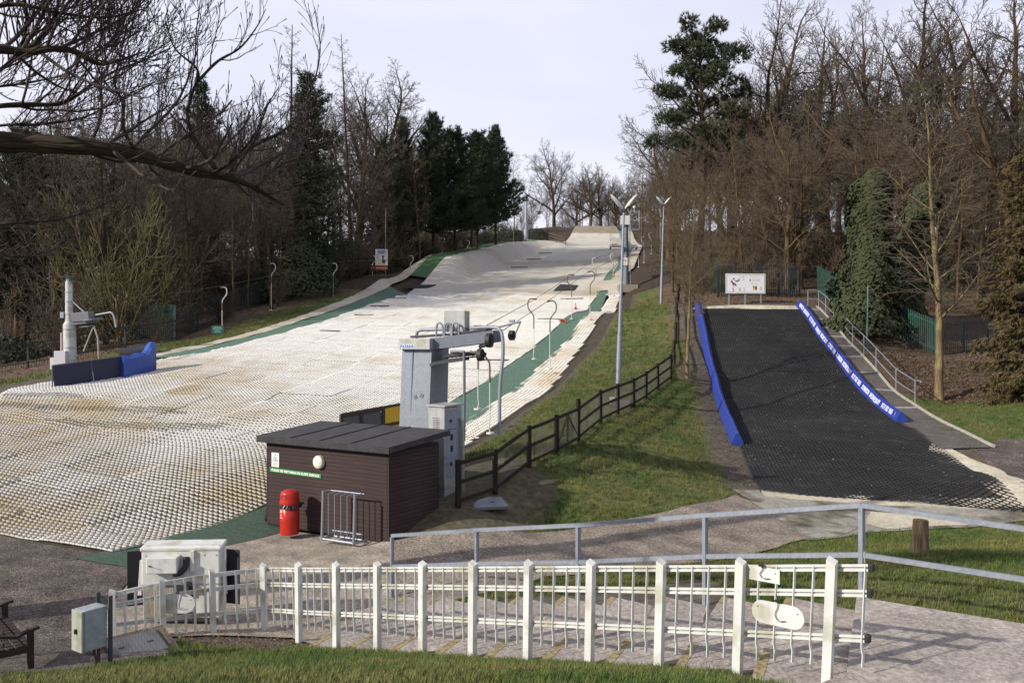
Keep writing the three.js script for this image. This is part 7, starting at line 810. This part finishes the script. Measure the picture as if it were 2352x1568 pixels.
// ------------------------------------------------------------------ the old oak whose boughs reach in from the left
{
  const oak = thing('old_oak_tree', 'old bare oak whose heavy boughs hang in from the upper left', 'tree', [0, 0, 0]), tx = -10.9, td = 13.6, gy = H(tx, td);
  const barkNear = mat([0.17, 0.15, 0.125], 0.95, { map: barkT, bumpMap: barkB, bumpScale: 0.05 }), twigNear = mat([0.05, 0.036, 0.036], 0.9);
  const trunk = new Wood(); { const P = []; for (let i = 0; i <= 12; i++) { const t = i / 12; P.push(new V3(tx + 0.35 * Math.sin(t * 2.3), gy - 0.3 + t * 13, -td + 0.3 * Math.sin(t * 3))); } trunk.tube(P, P.map((_, i) => lerp(0.52, 0.16, i / 12) + (i === 0 ? 0.18 : 0)), 14); } obj('trunk', trunk.geo(true), barkNear, oak);
  const r = rng(404), twigs = new Wood(), rv = () => new V3(r() - 0.5, r() - 0.5, r() - 0.5).multiplyScalar(2);
  const lv = [null, { n: 1.9, len: 1.2, ang: 0.85, seg: 7, wig: 0.16, up: 0.1, r: 0.5, sides: 5 }, { n: 5.6, len: 0.58, ang: 0.75, seg: 5, wig: 0.2, up: 0.09, r: 0.5, sides: 4 }, { n: 9, len: 0.21, ang: 0.7, seg: 3, wig: 0.22, up: 0.07, r: 0.55, sides: 3 }];
  function kids(pts, rs, L, skip = 0) { const S = lv[L]; if (!S) return; let len = 0; for (let i = 1; i < pts.length; i++) len += pts[i].distanceTo(pts[i - 1]); const cnt = Math.max(1, Math.round(S.n * len)); let az = r() * 6.28; for (let c = 0; c < cnt; c++) { const t = lerp(skip, 0.98, (c + 0.2 + 0.6 * r()) / cnt), f = t * (pts.length - 1), i = Math.min(pts.length - 2, Math.floor(f)), q = pts[i].clone().lerp(pts[i + 1], f - i), ax = pts[i + 1].clone().sub(pts[i]).normalize(); az += 2.4 + (r() - 0.5); const s = new V3().crossVectors(ax, UP).normalize(), s2 = new V3().crossVectors(ax, s).negate(), out = s.multiplyScalar(Math.cos(az) * 0.8).addScaledVector(s2, Math.sin(az)).addScaledVector(UP, 0.6).normalize(); const a = S.ang * (0.75 + 0.5 * r()); grow1(q, ax.multiplyScalar(Math.cos(a)).addScaledVector(out, Math.sin(a)).normalize(), S.len * (0.55 + 0.75 * r()) * (1.15 - 0.4 * t), Math.max(0.003, Math.min(lerp(rs[i], rs[i + 1], f - i) * S.r, 0.022 / L)), L); } }
  function grow1(p, d, len, rad, L) { const S = lv[L], pts = [p.clone()], rs = [rad]; for (let k = 1; k <= S.seg; k++) { d.addScaledVector(rv(), S.wig).addScaledVector(UP, S.up).normalize(); pts.push(pts[k - 1].clone().addScaledVector(d, len / S.seg)); rs.push(Math.max(0.0028, rad * lerp(1, 0.4, k / S.seg))); } if (L === 3) { rs[S.seg - 1] = 0.003; rs[S.seg] = 0.006; pts.push(pts[S.seg].clone().addScaledVector(d, 0.014)); rs.push(0.001); } twigs.tube(pts, rs, S.sides); kids(pts, rs, L + 1, 0.12); }
  const limb = (P, rad0, rad1, start, L = 1, skip = 0.1) => { if (rad0 < 0.1) { rad0 *= 0.72; rad1 *= 0.72; } const C3 = new THREE.CatmullRomCurve3([...(start ? [new V3(...start)] : []), ...P.map(p => at(...p))], false, 'centripetal'), pts = C3.getPoints(Math.max(14, P.length * 4)), rs = pts.map((_, i) => { const t = i / (pts.length - 1); return lerp(rad0, rad1, t) * (1 + 0.07 * Math.sin(i * 2.1) + 0.05 * Math.sin(i * 5.3)); }); const w = new Wood(); w.tube(pts, rs, rad0 > 0.05 ? 10 : 6); obj('bough', w.geo(true), barkNear, oak); kids(pts, rs, L, skip); };
  const tr = y => [tx + 0.2, y, -td];
  limb([[-320, 290, 8.2], [-100, 310, 8.5], [0, 326, 8.7], [110, 331, 8.8], [220, 338, 8.9], [310, 354, 9.1], [400, 380, 9.3], [470, 398, 9.5], [520, 406, 9.6], [560, 420, 9.8], [600, 440, 10], [650, 470, 10.2]], 0.14, 0.016, tr(6.6), 1, 0.35);
  limb([[-300, 100, 7.6], [-60, 122, 7.8], [0, 112, 7.9], [60, 120, 8], [110, 112, 8], [165, 116, 8.1], [195, 132, 8.2], [225, 146, 8.3], [262, 142, 8.5], [330, 118, 8.8]], 0.085, 0.012, tr(8.2), 1, 0.3);
  limb([[-200, 275, 8.4], [0, 243, 8.6], [70, 240, 8.7], [135, 238, 8.8], [170, 222, 8.9], [215, 190, 9.1], [270, 160, 9.3], [330, 138, 9.5], [390, 110, 9.7]], 0.05, 0.01, tr(7.2), 1, 0.25);
  limb([[325, 356, 9.1], [300, 330, 9], [282, 290, 8.9], [280, 235, 8.8], [262, 190, 8.8], [275, 130, 8.7], [290, 60, 8.6]], 0.035, 0.008, null, 1, 0.08);
  limb([[510, 405, 9.6], [478, 365, 9.5], [448, 320, 9.4], [430, 270, 9.3], [440, 215, 9.3], [455, 165, 9.2], [400, 110, 9.2], [380, 50, 9.1]], 0.045, 0.009, null, 1, 0.08);
  limb([[455, 185, 9.2], [500, 140, 9.4], [550, 110, 9.5], [590, 60, 9.6], [610, 20, 9.7]], 0.026, 0.006, null, 2, 0.05);
  limb([[530, 408, 9.7], [545, 360, 9.8], [590, 330, 10], [650, 300, 10.2], [690, 255, 10.4], [720, 190, 10.5], [735, 110, 10.6], [722, 20, 10.6]], 0.04, 0.006, null, 2, 0.05);
  limb([[590, 430, 9.9], [620, 395, 10.1], [660, 372, 10.3], [720, 350, 10.5], [770, 300, 10.6], [800, 265, 10.8]], 0.022, 0.005, null, 2, 0.05);
  limb([[480, 400, 9.5], [520, 380, 9.4], [560, 340, 9.3], [590, 300, 9.2], [615, 240, 9.2], [640, 200, 9.1]], 0.03, 0.007, null, 2, 0.08);
  limb([[-120, 210, 7.9], [0, 160, 8], [45, 110, 8.1], [60, 50, 8.1], [50, -40, 8]], 0.04, 0.016, tr(7.8), 1, 0.3);
  limb([[60, 118, 8], [105, 70, 8.1], [130, 20, 8.2], [140, -40, 8.3]], 0.035, 0.012, null, 1, 0.1);
  limb([[-150, 330, 8.9], [0, 288, 9.1], [90, 285, 9.2], [190, 270, 9.4], [250, 240, 9.6], [330, 200, 9.8], [380, 190, 10]], 0.03, 0.006, tr(7), 2, 0.3);
  limb([[-220, 500, 8.4], [-60, 520, 8.6], [40, 512, 8.8], [130, 505, 9], [220, 478, 9.2], [290, 440, 9.4]], 0.025, 0.005, tr(5.6), 3, 0.25);
  limb([[-220, 560, 8.4], [-60, 585, 8.6], [40, 590, 8.8], [110, 578, 9], [170, 540, 9.2]], 0.018, 0.004, tr(5.3), 3, 0.25);
  limb([[-260, 20, 7.4], [-60, 20, 7.6], [40, 10, 7.8], [140, 30, 8], [240, 40, 8.2], [330, 20, 8.4]], 0.045, 0.008, tr(9), 1, 0.3);
  limb([[-200, 220, 9.2], [-20, 200, 9.5], [60, 190, 9.7], [160, 165, 10], [230, 110, 10.2], [290, 70, 10.4]], 0.03, 0.006, tr(7.6), 2, 0.25);
  limb([[-200, 390, 10], [0, 372, 10.2], [100, 350, 10.5], [200, 300, 10.8]], 0.02, 0.006, tr(6.2), 2, 0.2);
  obj('twigs', twigs.geo(false), twigNear, oak);
}
// ------------------------------------------------------------------ turf, leaves, litter
{
  const r = rng(88), blade = []; for (let k = 0; k < 6; k++) { const a = r() * 6.28, x = (r() - 0.5) * 0.05, z = (r() - 0.5) * 0.05, h = 0.03 + 0.035 * r(), w = 0.0028, lx = Math.cos(a) * 0.02, lz = Math.sin(a) * 0.02, px = -Math.sin(a) * w, pz = Math.cos(a) * w; blade.push(x - px, -0.01, z - pz, x + px, -0.01, z + pz, x + lx * 0.4 + px * 0.7, h * 0.6, z + lz * 0.4 + pz * 0.7, x - px, -0.01, z - pz, x + lx * 0.4 + px * 0.7, h * 0.6, z + lz * 0.4 + pz * 0.7, x + lx * 0.4 - px * 0.7, h * 0.6, z + lz * 0.4 - pz * 0.7, x + lx * 0.4 - px * 0.7, h * 0.6, z + lz * 0.4 - pz * 0.7, x + lx * 0.4 + px * 0.7, h * 0.6, z + lz * 0.4 + pz * 0.7, x + lx * 1.4, h, z + lz * 1.4); }
  const g = raw(blade), m = mat([1, 1, 1], 0.85), list = [];
  const scatter = (x0, x1, d0, d1, dens, s0, s1) => { const n = Math.round((x1 - x0) * (d1 - d0) * dens); for (let i = 0; i < n; i++) { const x = lerp(x0, x1, r()), d = lerp(d0, d1, r()); if (Math.abs(x) > 0.64 * d + 1) continue; if (bare.at(x, d) > 0.25 + 0.4 * r()) continue; if (noGrass.some(P => inPoly(x, d, P))) continue; list.push([x, d, lerp(s0, s1, r())]); } };
  scatter(-7.5, 4, 5.5, 13.2, 520, 0.9, 1.7); scatter(3.5, 9, 9.3, 11, 300, 0.9, 1.7); scatter(-3, 14, 11, 22.5, 170, 0.9, 1.9); scatter(-2, 10, 20.5, 40, 75, 1.3, 2.6); scatter(-2, 13, 40, 70, 22, 2, 4); scatter(15, 24, 27, 42, 60, 1.4, 2.6); scatter(-30, -10, 38, 72, 22, 2, 4);
  const o = new THREE.InstancedMesh(g, m, list.length), c = new THREE.Color(), q = new THREE.Quaternion(); list.forEach(([x, d, s], i) => { M4.compose(new V3(x, H(x, d) - 0.012, -d), q.setFromAxisAngle(UP, r() * 6.28), new V3(s, s * (0.8 + 0.5 * r()), s)); o.setMatrixAt(i, M4); const st = clamp(fbm(x * 0.8 + 11, d * 0.8, 3) * 1.5 - 0.35 + (r() - 0.5) * 0.5), v = 0.75 + 0.5 * r(); c.setRGB(lerp(0.05, 0.16, st) * v, lerp(0.096, 0.145, st) * v, lerp(0.012, 0.042, st) * v); o.setColorAt(i, c); }); o.name = 'grass_blades'; o.userData.kind = 'stuff'; tag(o, 'short winter grass on the banks and verges', 'grass'); o.castShadow = o.receiveShadow = true; scene.add(o); console.log('tufts', list.length);
  // dead leaves: on the turf, in drifts by the palisade and all over the woodland floor
  const lf = raw([-0.5, 0, 0, 0, 0.12, 0.32, 0.5, 0.05, 0, -0.5, 0, 0, 0.5, 0.05, 0, 0, 0.15, -0.3]), L2 = []; const put = (n, f) => { for (let i = 0; i < n; i++) { const p = f(); if (p) L2.push(p); } };
  put(26000, () => { const d = lerp(40, 130, Math.pow(r(), 1.3)), x = AX(lerp(-150, 1150, r()), d); return x < leftWood(d) + 0.6 * (r() - 0.3) ? [x, d, lerp(0.07, 0.18, r())] : null; }); put(30000, () => { const d = lerp(39, 110, Math.pow(r(), 1.3)), x = AX(lerp(1480, 2500, r()), d); return (bare.at(x, d) > 0.6 || d > 73) && (x > rightWood(d)) && !(d < 53.5 && x < trainR((52 - d) / 28)[0] + 2.4) ? [x, d, lerp(0.07, 0.17, r())] : null; });
  put(5200, () => { const d = lerp(37.5, 46, r()), x = AX(lerp(2010, 2420, r()), d); return x > trainR((52 - d) / 28)[0] + 2.6 && r() < smooth(37.5, 40.5, d) ? [x, d, lerp(0.07, 0.14, r())] : null; }); put(700, () => { const d = lerp(8, 40, Math.pow(r(), 1.6)), x = lerp(-0.62, 0.62, r()) * d; return bare.at(x, d) < 0.5 && !noGrass.some(P => inPoly(x, d, P)) && slopeUV(x, d)[0] < -3.3 ? [x, d, lerp(0.03, 0.075, r())] : null; });
  put(900, () => { const d = lerp(27, 52, r()), t = (52 - d) / 25, x = trainL(t)[0] - 0.25 - r() * r() * 1.2; return [x, d, lerp(0.04, 0.09, r())]; });
  put(2600, () => { const x = lerp(-6.2, -2.2, r()), d = lerp(11.6, 14.2, r()), kf = (x + 4.15) / 0.724, e = (d - (14.3 - 0.593 * kf)) * 0.77; return e < -0.05 && e > (x < -3.6 ? -1.4 : -0.3) && bare.at(x, d) > 0.5 ? [x, d, lerp(0.02, 0.06, r())] : null; });
  const lo = new THREE.InstancedMesh(lf, mat([1, 1, 1], 0.85), L2.length); L2.forEach(([x, d, s], i) => { M4.compose(new V3(x, H(x, d) + 0.015 + 0.05 * r() * (d > 36), -d), q.setFromEuler(E.set((r() - 0.5) * 1.1, r() * 6.28, (r() - 0.5) * 1.1)), new V3(s, s, s)); lo.setMatrixAt(i, M4); const v = 0.5 + 0.9 * r(), k = r(); c.setRGB(lerp(0.11, 0.19, k) * v, lerp(0.062, 0.125, k) * v, lerp(0.037, 0.07, k) * v); lo.setColorAt(i, c); }); lo.name = 'fallen_leaves'; lo.userData.kind = 'stuff'; tag(lo, 'dead brown leaves strewn over the woodland floor and grass', 'leaves'); lo.castShadow = lo.receiveShadow = true; scene.add(lo);
}
renderer.render(scene, camera);
